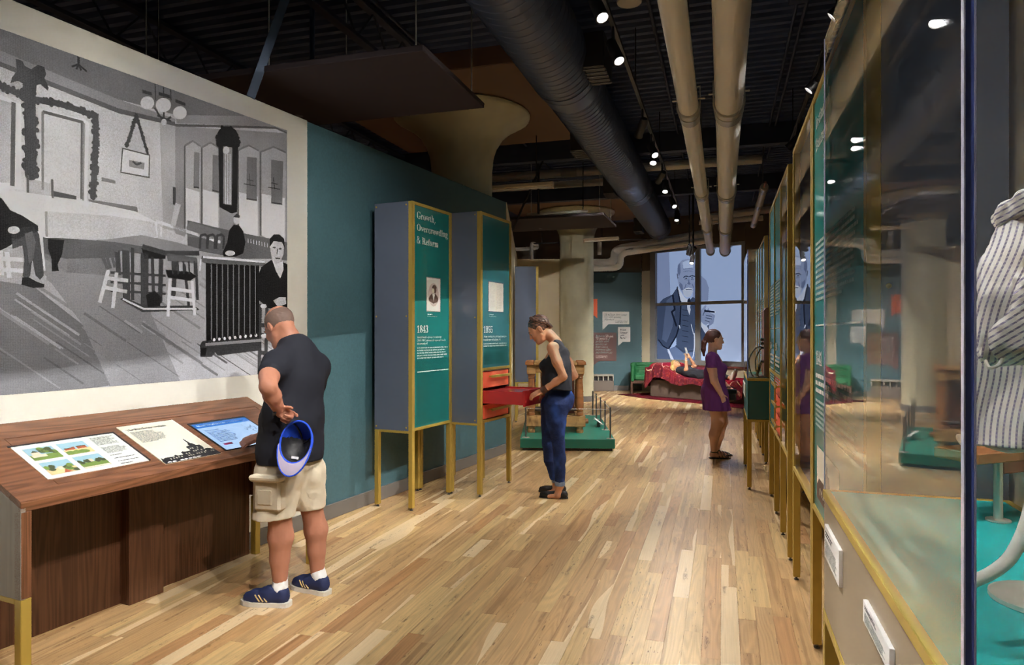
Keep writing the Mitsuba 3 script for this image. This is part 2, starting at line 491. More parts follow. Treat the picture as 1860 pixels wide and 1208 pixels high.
mat('m_fixture', lin(206, 190, 164), 0.5)
scene['m_acrylic'] = {'type': 'thindielectric', 'int_ior': 1.8}
mat('m_edge_pale', lin(186, 190, 226), 0.15, spec=0.7)
mat('m_acrylic_edge', lin(92, 116, 206), 0.6, spec=0.2)
scene['m_lens'] = {'type': 'diffuse', 'reflectance': {'type': 'rgb', 'value': [0.8, 0.8, 0.8]}}
# ------------------------------------------------------------------ the setting
# left wall: a partition that runs a few degrees off the gallery's axis
PHI = math.radians(24.65)
WD = np.array([*cam2w(math.sin(PHI), math.cos(PHI)), 0.0])
WN = np.array([*cam2w(math.cos(PHI), -math.sin(PHI)), 0.0])
EZ = np.array([0, 0, 1.0])
WO = WN * -3.70
def WU(px, py, off=0.0):
    """(distance along the left wall, height) of a point of that wall"""
    q = on_plane(px, py, WO + WN * off, WN)
    return float(np.dot(q - WO, WD)), float(q[2])
def wall_box(u0, u1, o0, o1, z0, z1, ch=0.003):
    return frame_mesh(cbox(o0, o1, u0, u1, z0, z1, ch), WO, WN, WD, EZ)
U_END = WU(920, 365)[0]
WALL_H = 3.19
obj('wall_left', wall_box(-3.0, U_END, -0.2, 0.0, 0.0, WALL_H), 'm_teal_wall', kind='structure')
obj('baseboard_left', wall_box(-3.0, U_END + 0.01, 0.0, 0.018, 0.0, 0.12), 'm_baseboard', kind='structure')
UB = WU(653, 400)[0]

# beige partition behind the end of the left wall
def cam_prism(pts, z0, z1):
    return_poly = Polygon([cam2w(*q) for q in pts])
    m = extrude(return_poly, z1 - z0)
    m.apply_translation([0, 0, z0])
    return m
obj('wall_inner', cam_prism([(-0.068, 8.70), (0.125, 15.45), (1.085, 15.45), (1.085, 15.65), (-0.03, 15.65), (-0.24, 8.76)], 0, 3.19), 'm_beige', kind='structure')

# rear and outer walls
obj('wall_rear', cam_prism([(-9, 18.12), (3.44, 18.12), (3.44, 18.4), (-9, 18.4)], 0, 4.6), 'm_dark_wall', kind='structure')
obj('wall_rear_panel', cam_prism([(0.6, 18.0), (3.42, 18.0), (3.42, 18.14), (0.6, 18.14)], 0, 3.11), 'm_teal_wall', kind='structure')
obj('baseboard_rear', cam_prism([(0.6, 17.98), (3.42, 17.98), (3.42, 18.02), (0.6, 18.02)], 0, 0.13), 'm_baseboard', kind='structure')
# window wall, turned 45 degrees
WA = np.array([*cam2w(3.42, 18.0), 0.0])
_e = np.array([0.700, -0.714])
KD = np.array([*cam2w(*_e), 0.0])
KN = np.array([*cam2w(-_e[1] * -1, -_e[0]), 0.0])
KN = np.array([*cam2w(-0.714, -0.700), 0.0])
def KU(px, py, off=0.0):
    q = on_plane(px, py, WA + KN * off, KN)
    return float(np.dot(q - WA, KD)), float(q[2])
def win_box(u0, u1, o0, o1, z0, z1, ch=0.003):
    return frame_mesh(cbox(u0, u1, o0, o1, z0, z1, ch), WA, KD, KN, EZ)
W0, W1 = KU(1185, 600)[0], KU(1353.5, 600)[0]
WZ0, WZ1 = KU(1188, 657)[1], KU(1192, 454)[1]
BZ = KU(1175, 492)[1]
KEND = W1 + 3.2
obj('wall_window', cat_([win_box(0, W0, -0.25, 0, 0, BZ), win_box(W0, W1, -0.25, 0, 0, WZ0), win_box(W1, KEND, -0.25, 0, 0, BZ)]), 'm_beige', kind='structure')
obj('wall_window_top', cat_([win_box(0, W0, -0.25, 0.0, BZ, 4.6), win_box(W0, W1, -0.25, 0.0, WZ1, 4.6), win_box(W1, KEND, -0.25, 0.0, BZ, 4.6)]), 'm_dark_wall', kind='structure')
# the right wall stands behind the show cases
obj('wall_right', bx(0.80, 0.95, -3.0, 12.0, 0, 2.58), 'm_beige', kind='structure')
obj('wall_right_outer', bx(6.0, 6.2, -3.0, 24.0, 0, 4.6), 'm_dark_wall', kind='structure')
obj('wall_left_outer', bx(-10.2, -10.0, -3.0, 24.0, 0, 4.6), 'm_dark_wall', kind='structure')
obj('wall_entrance', bx(-10, 6.0, -3.2, -3.0, 0, 4.6), 'm_dark_wall', kind='structure')

# ceiling: ribbed deck
CZ = 4.45
def deck():
    pr = []
    c = -3.0
    while c < 22:
        pr += [(c, CZ), (c + 0.055, CZ), (c + 0.075, CZ + 0.045), (c + 0.130, CZ + 0.045), (c + 0.150, CZ)]
        c += 0.152
    pr = np.array(pr)
    n = len(pr)
    v = np.vstack([np.column_stack([np.full(n, -10.0), pr]), np.column_stack([np.full(n, 6.2), pr])])
    f = []
    for i in range(n - 1): f += [[i, i + 1, n + i + 1], [i, n + i + 1, n + i]]
    return trimesh.Trimesh(v, np.array(f), process=False)
obj('ceiling', deck(), 'm_ceiling', kind='structure')
obj('ceiling_slab', bx(-10, 6.2, -3.0, 22, 4.56, 4.7), 'm_ceiling_steel', kind='structure')

# floor: a bed and the boards on it
obj('floor', bx(-10, 6.2, -3.0, 24.0, -0.10, -0.012), 'm_walnut_dark', kind='structure')
def plank_mesh(s0, s1, c0, c1, i):
    r = random.Random(i)
    z = r.uniform(-0.0004, 0.0)
    m = bx(s0 + 0.0004, s1 - 0.0004, c0 + 0.0005, c1 - 0.0005, -0.0115, z)
    off = 40 * r.random()
    uv = np.column_stack([m.vertices[:, 1] - c0 + off, (i % 2000) * 10 + (m.vertices[:, 0] - s0)])
    return m, uv
def w2px(p):
    X, Z = p[0] * CT + p[1] * ST, -p[0] * ST + p[1] * CT
    if Z < 0.2: return None
    return 930 + FPX * X / Z, 604 - FPX * (p[2] - HCAM) / Z, Z
planks, i = [], 0
rp = random.Random(11)
for row in range(-62, 13):
    s0 = row * PW - 0.01
    c = 0.6 - rp.uniform(0, 1.2)
    while c < 19.5:
        L = rp.choice((0.4, 0.6, 0.9, 1.2, 1.5, 1.8))
        planks.append((s0, s0 + PW, c, c + L, i))
        i += 1
        c += L
def plank_size(q):
    s0, s1, c0, c1, _ = q
    area = 0.0
    # visible extent: sample along the board
    pts = [w2px((s0 + PW / 2, c0 + t * (c1 - c0), 0)) for t in np.linspace(0, 1, 9)]
    ys = []
    for t in pts:
        if t is None: continue
        x, y, Z = t
        s, cc = cam2w((x - 930) / FPX * Z, Z)
        if 0 <= x <= 1490 and 700 < y < 1208 and np.dot(np.array([s, cc, 0]) - WO, WN) > 0.05 and not (x < 470 and y < 1000): ys.append(y)
    if len(ys) < 2: return 0.0
    return (max(ys) - min(ys)) * FPX * PW / pts[4][2] if pts[4] else 0.0
sizes = [plank_size(q) for q in planks]
order = sorted(range(len(planks)), key=lambda k: -sizes[k])
near_set = set(k for k in order[:296] if sizes[k] > 0)
far_m, far_uv = [], []
for k, q in enumerate(planks):
    m, uv = plank_mesh(*q)
    if k in near_set: obj('plank', m, 'm_plank', 'floor', uv=uv)
    else:
        far_m.append(m); far_uv.append(uv)
fm = trimesh.Trimesh(np.vstack([m.vertices for m in far_m]), np.vstack([m.faces + 8 * k for k, m in enumerate(far_m)]), process=False)
obj('far_planks', fm, 'm_plank', 'floor', label='smaller and farther oak boards of the floor', kind='stuff', uv=np.vstack(far_uv))

# concrete columns with flared heads, and the thickened slab above each
COLP = [(0.02, 0.0), (0.40, 0.0), (0.40, 0.10), (0.38, 0.12), (0.38, 3.55), (0.40, 3.72), (0.44, 3.84), (0.52, 3.97), (0.64, 4.08), (0.78, 4.16), (0.85, 4.20), (0.86, 4.235), (0.84, 4.26)]
def column(X, Z, label, slab_label):
    s, c = cam2w(X, Z)
    k = thing('concrete_column', label, 'column')
    sh = lathe([q for q in COLP if q[1] <= 3.56 and q[1] >= 0.119] , 40)
    sh.apply_translation([s, c, 0])
    obj('shaft', sh, 'm_concrete', k, smooth=40)
    cp = lathe([(0.38, 3.54)] + [q for q in COLP if q[1] > 3.56], 40)
    cp.apply_translation([s, c, 0])
    obj('capital', cp, 'm_concrete', k, smooth=50)
    b = lathe([(0.40, 0.0), (0.40, 0.10), (0.385, 0.12)], 40)
    b.apply_translation([s, c, 0])
    obj('base', b, 'm_baseboard', k, smooth=40)
    return s, c
for X, Z, l in ((-0.63, 8.58, 'round concrete column whose wide flared head rises behind the dark teal wall'),
                (1.46, 15.42, 'round concrete column standing free on the floor beside the teal wall with speech bubbles')):
    s, c = column(X, Z, l, None)
    obj('ceiling_drop_panel', cbox(s - 1.42, s + 1.42, c - 1.42, c + 1.45, 4.255, 4.60, 0.01), 'm_drop_panel', kind='structure')
# ------------------------------------------------------------------ what hangs from the ceiling
def wire(a, b, r=0.004, m='m_wire', sides=6):
    return tube([a, b], r, sides)
def cloud(s0, s1, c0, c1, z, label, wires, sprinkler=None):
    k = thing('suspended_acoustic_panel', label, 'ceiling panel', None)
    obj('panel', cbox(s0, s1, c0, c1, z, z + 0.045, 0.006), 'm_cloud', k)
    for (s, c) in wires:
        obj('hanger_wire', wire((s, c, z + 0.03), (s, c, CZ), 0.005), 'm_wire', k)
    if sprinkler:
        s, c = sprinkler
        obj('sprinkler_head', lathe([(0.035, -0.006), (0.035, 0), (0.012, 0)], 16).apply_translation([s, c, z]), 'm_steel_dark', k)
    return k
cloud(-4.35, -1.877, 4.11, 5.31, 3.38, 'large dark brown acoustic panel hanging on wires above the mural wall', [(-1.95, 4.15), (-1.95, 5.2), (-3.1, 4.15), (-4.2, 4.15), (-3.1, 5.2)], (-3.45, 5.02))
cloud(-4.3, -1.79, 10.70, 12.02, 3.38, 'smaller looking dark brown acoustic panel hanging in front of the far column', [(-1.87, 10.78), (-1.87, 11.9), (-3.0, 10.78), (-4.0, 10.78)], (-3.1, 11.75))

# black spiral duct
def spiral(r, c0, c1, pitch=0.10, n=40, bead=0.005):
    t = []
    c = c0
    while c < c1:
        t += [(c, 0), (c + pitch * 0.80, 0), (c + pitch * 0.86, bead), (c + pitch * 0.94, bead)]
        c += pitch
    t = np.array(t)
    ang = np.linspace(0, 2 * np.pi, n + 1)
    V = np.zeros((len(t), n + 1, 3))
    rr = r + t[:, 1][:, None]
    V[..., 0] = rr * np.cos(ang)
    V[..., 1] = t[:, 0][:, None] + pitch * ang / (2 * np.pi)
    V[..., 2] = rr * np.sin(ang)
    i, j = np.meshgrid(np.arange(len(t) - 1), np.arange(n), indexing='ij')
    a = i * (n + 1) + j
    q = np.stack([a, a + 1, a + n + 2, a + n + 1], -1).reshape(-1, 4)
    return trimesh.Trimesh(V.reshape(-1, 3), np.vstack([q[:, [0, 1, 2]], q[:, [0, 2, 3]]]), process=False)
DS, DZ = -1.40, 3.93
k = thing('spiral_duct', 'large black spiral air duct running along the ceiling', 'duct')
def cyl_y(r, c0, c1, s, z, n=40, r2=None, cap=True):
    m = tube([(s, c0, z), (s, c1, z)], [r, r if r2 is None else r2], n, cap)
    return m
for r, a, b in ((0.30, 0.4, 6.05), (0.282, 6.35, 11.2), (0.265, 11.5, 15.55)):
    obj('duct_section', spiral(r, a, b).apply_translation([DS, 0, DZ]), 'm_duct', k, smooth=30)
obj('coupling', cyl_y(0.306, 6.05, 6.45, DS, DZ, 40, 0.292), 'm_duct', k, smooth=30)
obj('coupling', cyl_y(0.288, 11.2, 11.6, DS, DZ, 40, 0.275), 'm_duct', k, smooth=30)
obj('end_cap', tube([(DS, 15.5, DZ), (DS, 15.95, DZ), (DS, 16.02, DZ)], [0.275, 0.275, 0.23], 40), 'm_duct', k, smooth=30)
for s, c, z in ((DS + 0.36, 5.9, DZ - 0.02), (DS - 0.34, 8.6, DZ + 0.02), (DS - 0.33, 11.0, DZ - 0.05), (DS - 0.33, 14.9, DZ - 0.1)):
    g = obj('air_register', cbox(s - 0.09, s + 0.09, c - 0.22, c + 0.22, z - 0.15, z + 0.15, 0.008), 'm_black', k)
    for q in range(5):
        obj('louvre', bx(s - 0.095, s + 0.095, c - 0.19 + q * 0.085, c - 0.17 + q * 0.085, z - 0.156, z - 0.148), 'm_black', g)

# two cream insulated pipes and a third short one
def pipe(label, s, z, r, c0, c1, clamps, drop=True, name='insulated_pipe', m='m_pipe', rod=True):
    k = thing(name, label, 'pipe')
    obj('jacket', cyl_y(r, c0, c1, s, z, 32), m, k, smooth=30)
    for q in clamps:
        b = obj('clamp_band', cyl_y(r + 0.006, q, q + 0.32, s, z, 32), 'm_steel', k, smooth=30)
        obj('clamp_rib', cyl_y(r + 0.012, q + 0.15, q + 0.17, s, z, 32), 'm_steel', b, smooth=30)
        if rod:
            pts = [(s - r - 0.012, q + 0.02, z + r + 0.10), (s - r - 0.012, q + 0.02, z)]
            arc = [(s + (r + 0.012) * math.cos(a), q + 0.02, z + (r + 0.012) * math.sin(a)) for a in np.linspace(math.pi, 2 * math.pi, 13)]
            h = obj('hanger_strap', tube([(s - r - 0.012, q + 0.02, z + r + 0.08)] + arc + [(s + r + 0.012, q + 0.02, z + r + 0.08), (s - r - 0.012, q + 0.02, z + r + 0.08)], 0.007, 6), 'm_steel', k)
            obj('hanger_rod', wire((s, q + 0.02, z + r + 0.08), (s, q + 0.02, CZ), 0.007), 'm_steel_dark', k)
            obj('hanger_bolt', tube([(s - r - 0.05, q + 0.02, z + r * 0.75), (s - r + 0.005, q + 0.02, z + r * 0.75)], 0.008, 6), 'm_steel', h)
            obj('hanger_bolt', tube([(s + r - 0.005, q + 0.02, z + r * 0.75), (s + r + 0.05, q + 0.02, z + r * 0.75)], 0.008, 6), 'm_steel', h)
    return k
ce = lambda y, zz=1.84, s=0.0: (FPX * zz / (604 - y) + s * ST) / CT
pipe('left of the two long cream pipes on hangers, the thinner one', -0.268, 3.37, 0.079, -1.0, 15.9, [ce(y) for y in (187, 345, 412, 455)])
pipe('right of the two long cream pipes on hangers, the thicker one', 0.0465, 3.37, 0.1075, -1.0, 16.0, [ce(y) for y in (186, 347, 413, 455)])
pipe('short cream pipe end with metal bands above the far show cases', 0.60, 3.73, 0.055, 10.95, 14.9, [11.0, 12.4, 14.3], rod=False)
key = 'insulated_pipe_002'
obj('pipe_stub', tube([(0.60, 10.7, 3.74), (0.60, 10.96, 3.73)], 0.016, 10), mat('m_copper', lin(170, 110, 90), 0.4, 0.5), key)
for q in (11.4, 13.6): obj('hanger_rod', wire((0.60, q, 3.78), (0.60, q, CZ), 0.008), 'm_steel_dark', key)

# pipes that cross the gallery
def run(label, pts, r, m='m_pipe', name='cross_pipe', sides=20, bands=()):
    k = thing(name, label, 'pipe')
    obj('jacket', tube(pts, r, sides), m, k, smooth=40)
    for a, b in bands: obj('clamp_band', tube([a, b], r + 0.006, sides), 'm_steel', k, smooth=40)
    return k
run('upper cream pipe that crosses the gallery behind the near column', [(-5.5, 11.68, 4.32), (0.6, 11.68, 4.32)], 0.075, bands=[((-2.70, 11.68, 4.32), (-2.42, 11.68, 4.32))])
run('lower cream pipe that crosses the gallery behind the near column', [(-5.5, 11.78, 4.14), (-1.74, 11.78, 4.14)], 0.06)
qa, qb = P(1290, 394, 14.2), P(1420, 378, 13.6)
run('upper cream pipe behind the short pipe end on the far right', [qa, qb], 0.07)
qa, qb = P(1270, 404, 14.4), P(1386, 396, 13.9)
run('lower cream pipe behind the short pipe end on the far right', [qa, qb], 0.055)
# big pipes in front of the window wall
a0, a1 = P(1130, 452, 16.4), P(1292, 424, 15.2)
el = [P(1092, 478, 16.6), P(1108, 477, 16.55), P(1116, 470, 16.5), P(1118, 458, 16.5), P(1128, 452, 16.4)]
run('upper thick cream pipe with an elbow in front of the tall window', spline([P(1040, 478, 16.8)] + el, 5).tolist() + [a1], 0.105, 'm_pipe_white', bands=[(P(1136, 450.6, 16.35), P(1150, 448, 16.25))])
el = [P(1100, 487, 16.3), P(1118, 486, 16.2), P(1126, 480, 16.2), P(1128, 466, 16.15), P(1136, 459, 16.1)]
run('lower cream pipe with an elbow in front of the tall window', spline([P(1040, 488, 16.5)] + el, 5).tolist() + [P(1290, 436, 15.1)], 0.075, 'm_pipe', bands=[(P(1138, 458.5, 16.1), P(1152, 456, 16.0))])
run('white pipe elbow above the beige partition', spline([P(925, 453, 16.4), P(957, 452, 16.4), P(974, 450, 16.4), P(975, 446, 16.4), P(966, 444, 16.3), P(966, 472, 16.3)], 6), 0.045, 'm_pipe_white')
run('short white vertical pipe beside the far column', [P(1089, 440, 16.5), P(1089, 463, 16.5)], 0.05, 'm_pipe_white')

# strip light fixtures (switched off)
def strip(label, a, b, rods, w=0.07, h=0.085):
    k = thing('strip_light', label, 'light fixture', None)
    a, b = np.array(a, float), np.array(b, float)
    e = (b - a) / np.linalg.norm(b - a)
    n = np.array([-e[1], e[0], 0]); n /= np.linalg.norm(n)
    L = np.linalg.norm(b - a)
    obj('housing', frame_mesh(cbox(0, L, -w, w, 0, h * 0.55, 0.006), a, e, n, EZ), 'm_fixture', k)
    obj('lamp_tube', frame_mesh(tube([(0.03, 0, -0.012), (L - 0.03, 0, -0.012)], 0.016, 10), a, e, n, EZ), 'm_white', k, smooth=30)
    for q in (0.0, L - 0.02): obj('lamp_holder', frame_mesh(cbox(q, q + 0.02, -0.03, 0.03, -0.035, 0.005, 0.003), a, e, n, EZ), 'm_fixture', k)
    for t in rods: obj('hanger_rod', wire(a + e * L * t + EZ * h * 0.5, (*(a + e * L * t)[:2], CZ), 0.008), 'm_black', k)
strip('cream strip light with dark rods beside the near column head', P(800, 352, 9.7), P(1006, 337, 9.4), (0.4, 0.85))
strip('thin cream strip light above the far dark brown panel', P(957, 393, 11.9), P(1068, 387, 11.7), (0.2, 0.92))
strip('short cream strip light right of the far column', P(1060, 438, 15.0), P(1124, 434, 14.8), (0.5,))

# conduits, joist, brace
def conduit(label, pts, r=0.012, m='m_ceiling_steel'):
    obj('ceiling_conduit', tube(pts, r, 8), m, label=label, cat='conduit', group='thin dark conduits under the ceiling', smooth=40)
CL_ = iter(('thin dark ceiling conduit just right of the thick cream pipe', 'second thin dark ceiling conduit right of the thick cream pipe', 'thin dark ceiling conduit between the duct and the thin cream pipe', 'thin dark ceiling conduit far left of the black duct', 'thin dark ceiling conduit above the right show cases', 'short dark ceiling conduit running across, left of the black duct', 'bent dark ceiling conduit leaving the junction box above the right show cases'))
for s, c0, c1 in ((0.62, 3.0, 16.0), (0.70, 4.0, 12.0), (-0.62, 2.5, 14.0), (-2.9, 3.0, 12.0), (1.4, 3.5, 16.0)):
    conduit(next(CL_), [(s, c0, 4.41), (s, c1, 4.41)], 0.016)
conduit(next(CL_), [(-3.6, 6.9, 4.40), (-2.0, 6.9, 4.40)], 0.016)
conduit(next(CL_), [(0.62, 6.2, 4.41), (1.1, 6.2, 4.41), (1.2, 6.35, 4.41), (1.2, 9.0, 4.41)], 0.016)
obj('junction_box', cbox(0.54, 0.70, 6.1, 6.35, 4.36, 4.45, 0.006), 'm_ceiling_steel', label='small dark junction box on the ceiling above the right show cases', cat='junction box')
obj('junction_box', cbox(-2.2, -1.95, 6.75, 7.0, 4.36, 4.45, 0.006), 'm_ceiling_steel', label='small dark junction box on the ceiling left of the black duct', cat='junction box')

def joist(label, s, c0, c1, z0=4.06, z1=4.40):
    k = thing('roof_joist', label, 'joist')
    for z in (z0, z1): obj('chord', cbox(s - 0.04, s + 0.04, c0, c1, z - 0.02, z + 0.02, 0.004), 'm_ceiling_steel', k)
    pts, c, up = [], c0, 0
    while c < c1:
        pts.append((s, c, z1 if up else z0)); up = 1 - up; c += 0.30
    obj('web', tube(pts, 0.012, 6), 'm_ceiling_steel', k)
joist('dark open web joist above the mural', -5.0, 1.0, 14.0)
joist('dark open web joist left of the black duct', -3.0, 1.0, 6.6)
for c, nm in ((10.2, 'far'), (13.4, 'farther')):
    obj('cross_beam', cbox(-6, 2.6, c - 0.07, c + 0.07, 4.16, 4.45, 0.006), 'm_ceiling_steel', label=f'dark steel beam across the ceiling, the {nm} one', cat='beam')
obj('diagonal_brace', tube([P(549, -90, 4.96), P(455, 178, 4.84)], 0.042, 4), 'm_brace', label='blue grey diagonal steel brace rising behind the mural wall', cat='brace')
obj('vertical_strut', tube([P(567, -40, 6.0), P(567, 113, 6.0)], 0.022, 8), 'm_brace', label='dark vertical steel strut behind the hanging brown panel', cat='brace')
obj('diagonal_brace', tube([P(986, 293, 10.2), P(931, 418, 10.0)], 0.016, 8), 'm_black', label='thin black diagonal rod between the near column and the far panel', cat='brace')
qv = P(978, 396, 10.75)
obj('vertical_strut', tube([(qv[0], qv[1], CZ), (qv[0], qv[1], 3.40)], 0.018, 8), 'm_black', label='thin black vertical rod above the far brown panel', cat='brace')
obj('hanging_wire', wire(P(288, -30, 6.0), P(288, 118, 6.0), 0.004), 'm_wire', label='thin bright wire hanging above the top of the mural', cat='wire')
obj('ceiling_speaker', lathe([(0.105, -0.035), (0.11, -0.02), (0.11, 0.0)], 28).apply_translation(P(1143, -2, 5.95)), 'm_pipe', label='round beige ceiling speaker between the duct and the left cream pipe', cat='speaker', smooth=30)

# light tracks and heads
scene_lens = {'type': 'area', 'radiance': {'type': 'rgb', 'value': [34.0, 32.0, 28.5]}}
def track(label, s, z, c0, c1, rods):
    k = thing('light_track', label, 'light track')
    obj('channel', cbox(s - 0.018, s + 0.018, c0, c1, z, z + 0.03, 0.003), 'm_black', k)
    for c in rods: obj('hanger_rod', wire((s, c, z + 0.03), (s, c, CZ), 0.006), 'm_black', k)
track('black light track hanging between the duct and the cream pipes', TRACK_S, TRACK_Z + 0.16, 0.8, 13.4, (3.0, 6.6, 9.2, 12.2))
track('black light track above the right show cases', TRACK_R, TRACK_RZ + 0.16, 0.4, 9.2, (2.0, 5.5, 8.8))
track('unseen black light track added beyond the mural wall', -6.2, 3.66, 2.6, 10.4, (3.2, 6.5, 10.0))  # added to carry the unseen lamps behind the wall
k = thing('light_track', 'short black light track in front of the teal wall with speech bubbles', 'light track')
obj('channel', cbox(-4.2, -1.6, 15.28, 15.32, 3.58, 3.61, 0.003), 'm_black', k)
for s in (-4.0, -2.6): obj('hanger_rod', wire((s, 15.3, 3.61), (s, 15.3, CZ), 0.008), 'm_black', k)
HEAD_LABELS = {}
def lamp_head(pos, target, key_label, track_z):
    k = thing('track_light', key_label, 'spotlight', 'black track lights under the ceiling')
    x, y, z = look_frame(pos, target)
    body = lathe([(0.030, -0.07), (0.040, -0.055), (0.043, 0.0), (0.043, 0.125), (0.046, 0.13), (0.046, 0.15), (0.038, 0.15), (0.036, 0.125)], 24)
    obj('housing', frame_mesh(body, pos, x, y, z), 'm_black', k, smooth=35)
    obj('lens', frame_mesh(lathe([(0.036, 0.134), (0.036, 0.137)], 20), pos, x, y, z), 'm_lens', k, emitter=scene_lens)
    obj('stem', tube([pos - np.array([0, 0, -0.02]), (pos[0], pos[1], track_z)], 0.011, 8), 'm_black', k)
ORD = ('first', 'second', 'third', 'fourth', 'fifth', 'sixth', 'seventh', 'eighth', 'ninth', 'tenth', 'eleventh', 'twelfth', 'thirteenth', 'fourteenth', 'fifteenth', 'sixteenth')
WHERE = {TRACK_S: 'of the lit black spotlights, from the front, under the track beside the duct', -6.2: 'of the lit black spotlights, from the front, added on the unseen track beyond the mural wall', TRACK_R: 'of the lit black spotlights, from the front, on the track above the right cases'}
seen = {}
for i, (p, t, w, cut, beam) in sorted(enumerate(HEADS), key=lambda q: q[1][0][1]):
    wh = WHERE.get(round(float(p[0]), 3), 'of the lit black spotlights hanging near the rear wall and window')
    n = seen[wh] = seen.get(wh, -1) + 1
    lamp_head(p, t, ORD[n] + ' ' + wh, p[2] + 0.165 if p[2] > 3.3 else CZ)
# ------------------------------------------------------------------ mural: an off-white wall panel with a printed halftone photograph
def halftone(g):
    def fn(p, n, uv):
        u = p.x * WD[0] + p.y * WD[1]
        a = 6.2832 * 64
        dots = dr.sin((u + p.z) * a) * dr.sin((u - p.z) * a)
        soft = fbm(u * 2.3 + g, p.z * 2.3, octaves=4)
        grain = noise(u * 300, p.z * 300, g)
        v = g + (soft - 0.5) * 0.22 * (0.4 + g) + dots * 0.05 + (grain - 0.5) * 0.16 * (0.35 + g)
        v = dr.clip(v, 0.02, 0.92)
        v = dr.power(v, 2.2)
        return mi.Color3f(v * 0.97, v, v * 1.10)
    return fn
TONES = {'k': 0.10, 'd': 0.22, 'e': 0.36, 'm': 0.47, 'g': 0.58, 'h': 0.70, 'l': 0.82, 'w': 0.94}
for t, g in TONES.items(): mat(f'm_tone_{t}', proc(halftone(g)), 0.8, spec=0.15)

MO = 0.012
def mural_part():
    u0, u1 = -2.0, WU(556.5, 500)[0]
    k = thing('mural', 'huge black and white halftone photo mural of an old ward room on the off-white wall', 'mural')
    obj('panel', wall_box(u0, u1, 0.0, MO, 0.12, WALL_H, 0.003), 'm_offwhite', k)
    def q(pts): return Polygon([WU(x, y, MO) for x, y in pts])
    clip = q([(-70, 27), (521, 237), (521, 676), (-70, 724)])
    items = []
    def add(t, lv, pts): items.append((q(pts).buffer(0).intersection(clip), f'm_tone_{t}', lv))
    def line(t, lv, pts, w):
        """a stroke w wide (in metres on the wall)"""
        l = LineString([WU(x, y, MO) for x, y in pts])
        items.append((l.buffer(w / 2, cap_style='flat').intersection(clip), f'm_tone_{t}', lv))
    def oval(t, lv, x, y, rx, ry):
        add(t, lv, [(x + rx * math.cos(a), y + ry * math.sin(a)) for a in np.linspace(0, 6.28, 18)[:-1]])
    rr = random.Random(3)
    def shaggy(t, lv, pts, w, jag=0.5):
        """leafy garland: a stroke with a ragged edge"""
        p = spline([WU(x, y, MO) for x, y in pts], 10)
        L = LineString(p)
        g = L.buffer(w * 0.32)
        n = int(L.length / (w * 0.10)) + 2
        for i in range(n):
            pt = L.interpolate(i / n, normalized=True)
            a = rr.uniform(0, 6.28)
            r = w * rr.uniform(0.07, 0.22)
            o = Point(pt.x + math.cos(a) * w * 0.38, pt.y + math.sin(a) * w * 0.38)
            g = g.union(o.buffer(r, 3))
        items.append((g.intersection(clip), f'm_tone_{t}', lv))
    # room
    add('l', 0, [(-70, 27), (521, 237), (521, 676), (-70, 724)])
    add('m', 1, [(-70, 24), (530, 238), (521, 240), (460, 211), (320, 209), (213, 180), (0, 92), (-70, 64)])
    add('g', 2, [(-70, 64), (0, 92), (213, 180), (318, 216), (318, 222), (215, 197), (0, 112), (-70, 86)])
    add('e', 2, [(-70, 86), (0, 112), (215, 197), (318, 222), (318, 229), (215, 206), (0, 121), (-70, 97)])
    add('g', 2, [(320, 209), (460, 211), (525, 240), (521, 240), (500, 231), (320, 224)])
    add('e', 2, [(318, 225), (500, 230), (521, 240), (521, 243), (500, 234), (318, 230)])
    add('g', 1, [(318, 229), (521, 242), (521, 470), (318, 420)])
    add('h', 1, [(290, 220), (318, 229), (318, 420), (296, 415)])
    # floor of the room
    add('h', 1, [(-70, 445), (60, 450), (200, 468), (300, 440), (521, 470), (521, 690), (-70, 740)])
    add('m', 2, [(-70, 500), (60, 520), (150, 590), (200, 700), (-70, 740)])
    add('g', 2, [(60, 470), (200, 468), (270, 560), (330, 700), (200, 706), (150, 590)])
    add('m', 2, [(75, 440), (200, 462), (190, 500), (120, 495), (80, 470)])
    for j in range(70):
        x0 = rr.uniform(-40, 470)
        y0 = 500 + rr.uniform(0, 150)
        L = rr.uniform(40, 150)
        line(rr.choice('gghhgm' if y0 < 600 else 'gmgmeg'), 3, [(x0, y0), (x0 + L * 0.78, y0 + L * 0.52)], rr.uniform(0.004, 0.016))
    # tall windows of the left wall
    add('w', 2, [(-70, 168), (2, 172), (38, 190), (38, 345), (-70, 338)])
    add('h', 3, [(-70, 178), (0, 181), (22, 188), (22, 332), (-70, 330)])
    line('e', 4, [(24, 186), (22, 338)], 0.02)
    add('w', 2, [(68, 195), (78, 199), (155, 218), (162, 224), (157, 370), (68, 345)])
    add('l', 3, [(78, 204), (148, 222), (148, 362), (78, 348)])
    line('e', 4, [(77, 203), (149, 222), (148, 362)], 0.016)
    line('m', 4, [(77, 203), (77, 345)], 0.012)
    add('g', 4, [(150, 222), (154, 224), (152, 366), (148, 363)])
    line('d', 4, [(96, 352), (138, 361)], 0.03)
    # bow and garlands
    add('d', 5, [(28, 107), (40, 111), (44, 120), (56, 126), (68, 118), (80, 122), (83, 135), (80, 142), (88, 160), (86, 165), (73, 153), (66, 155), (63, 182), (48, 180), (48, 155), (32, 147), (18, 151), (22, 140), (30, 130)])
    shaggy('d', 5, [(54, 150), (54, 220), (55, 260), (55, 318)], 0.085)
    shaggy('d', 5, [(-20, 148), (10, 160), (45, 175), (70, 182), (100, 187), (130, 196), (165, 209), (173, 216), (172, 290), (168, 358)], 0.05)
    shaggy('d', 5, [(247, 209), (240, 232), (229, 266)], 0.026)
    shaggy('d', 5, [(247, 209), (256, 240), (267, 277)], 0.026)
    # pictures on the wall
    add('e', 4, [(221, 268), (272, 281), (271, 324), (218, 314)])
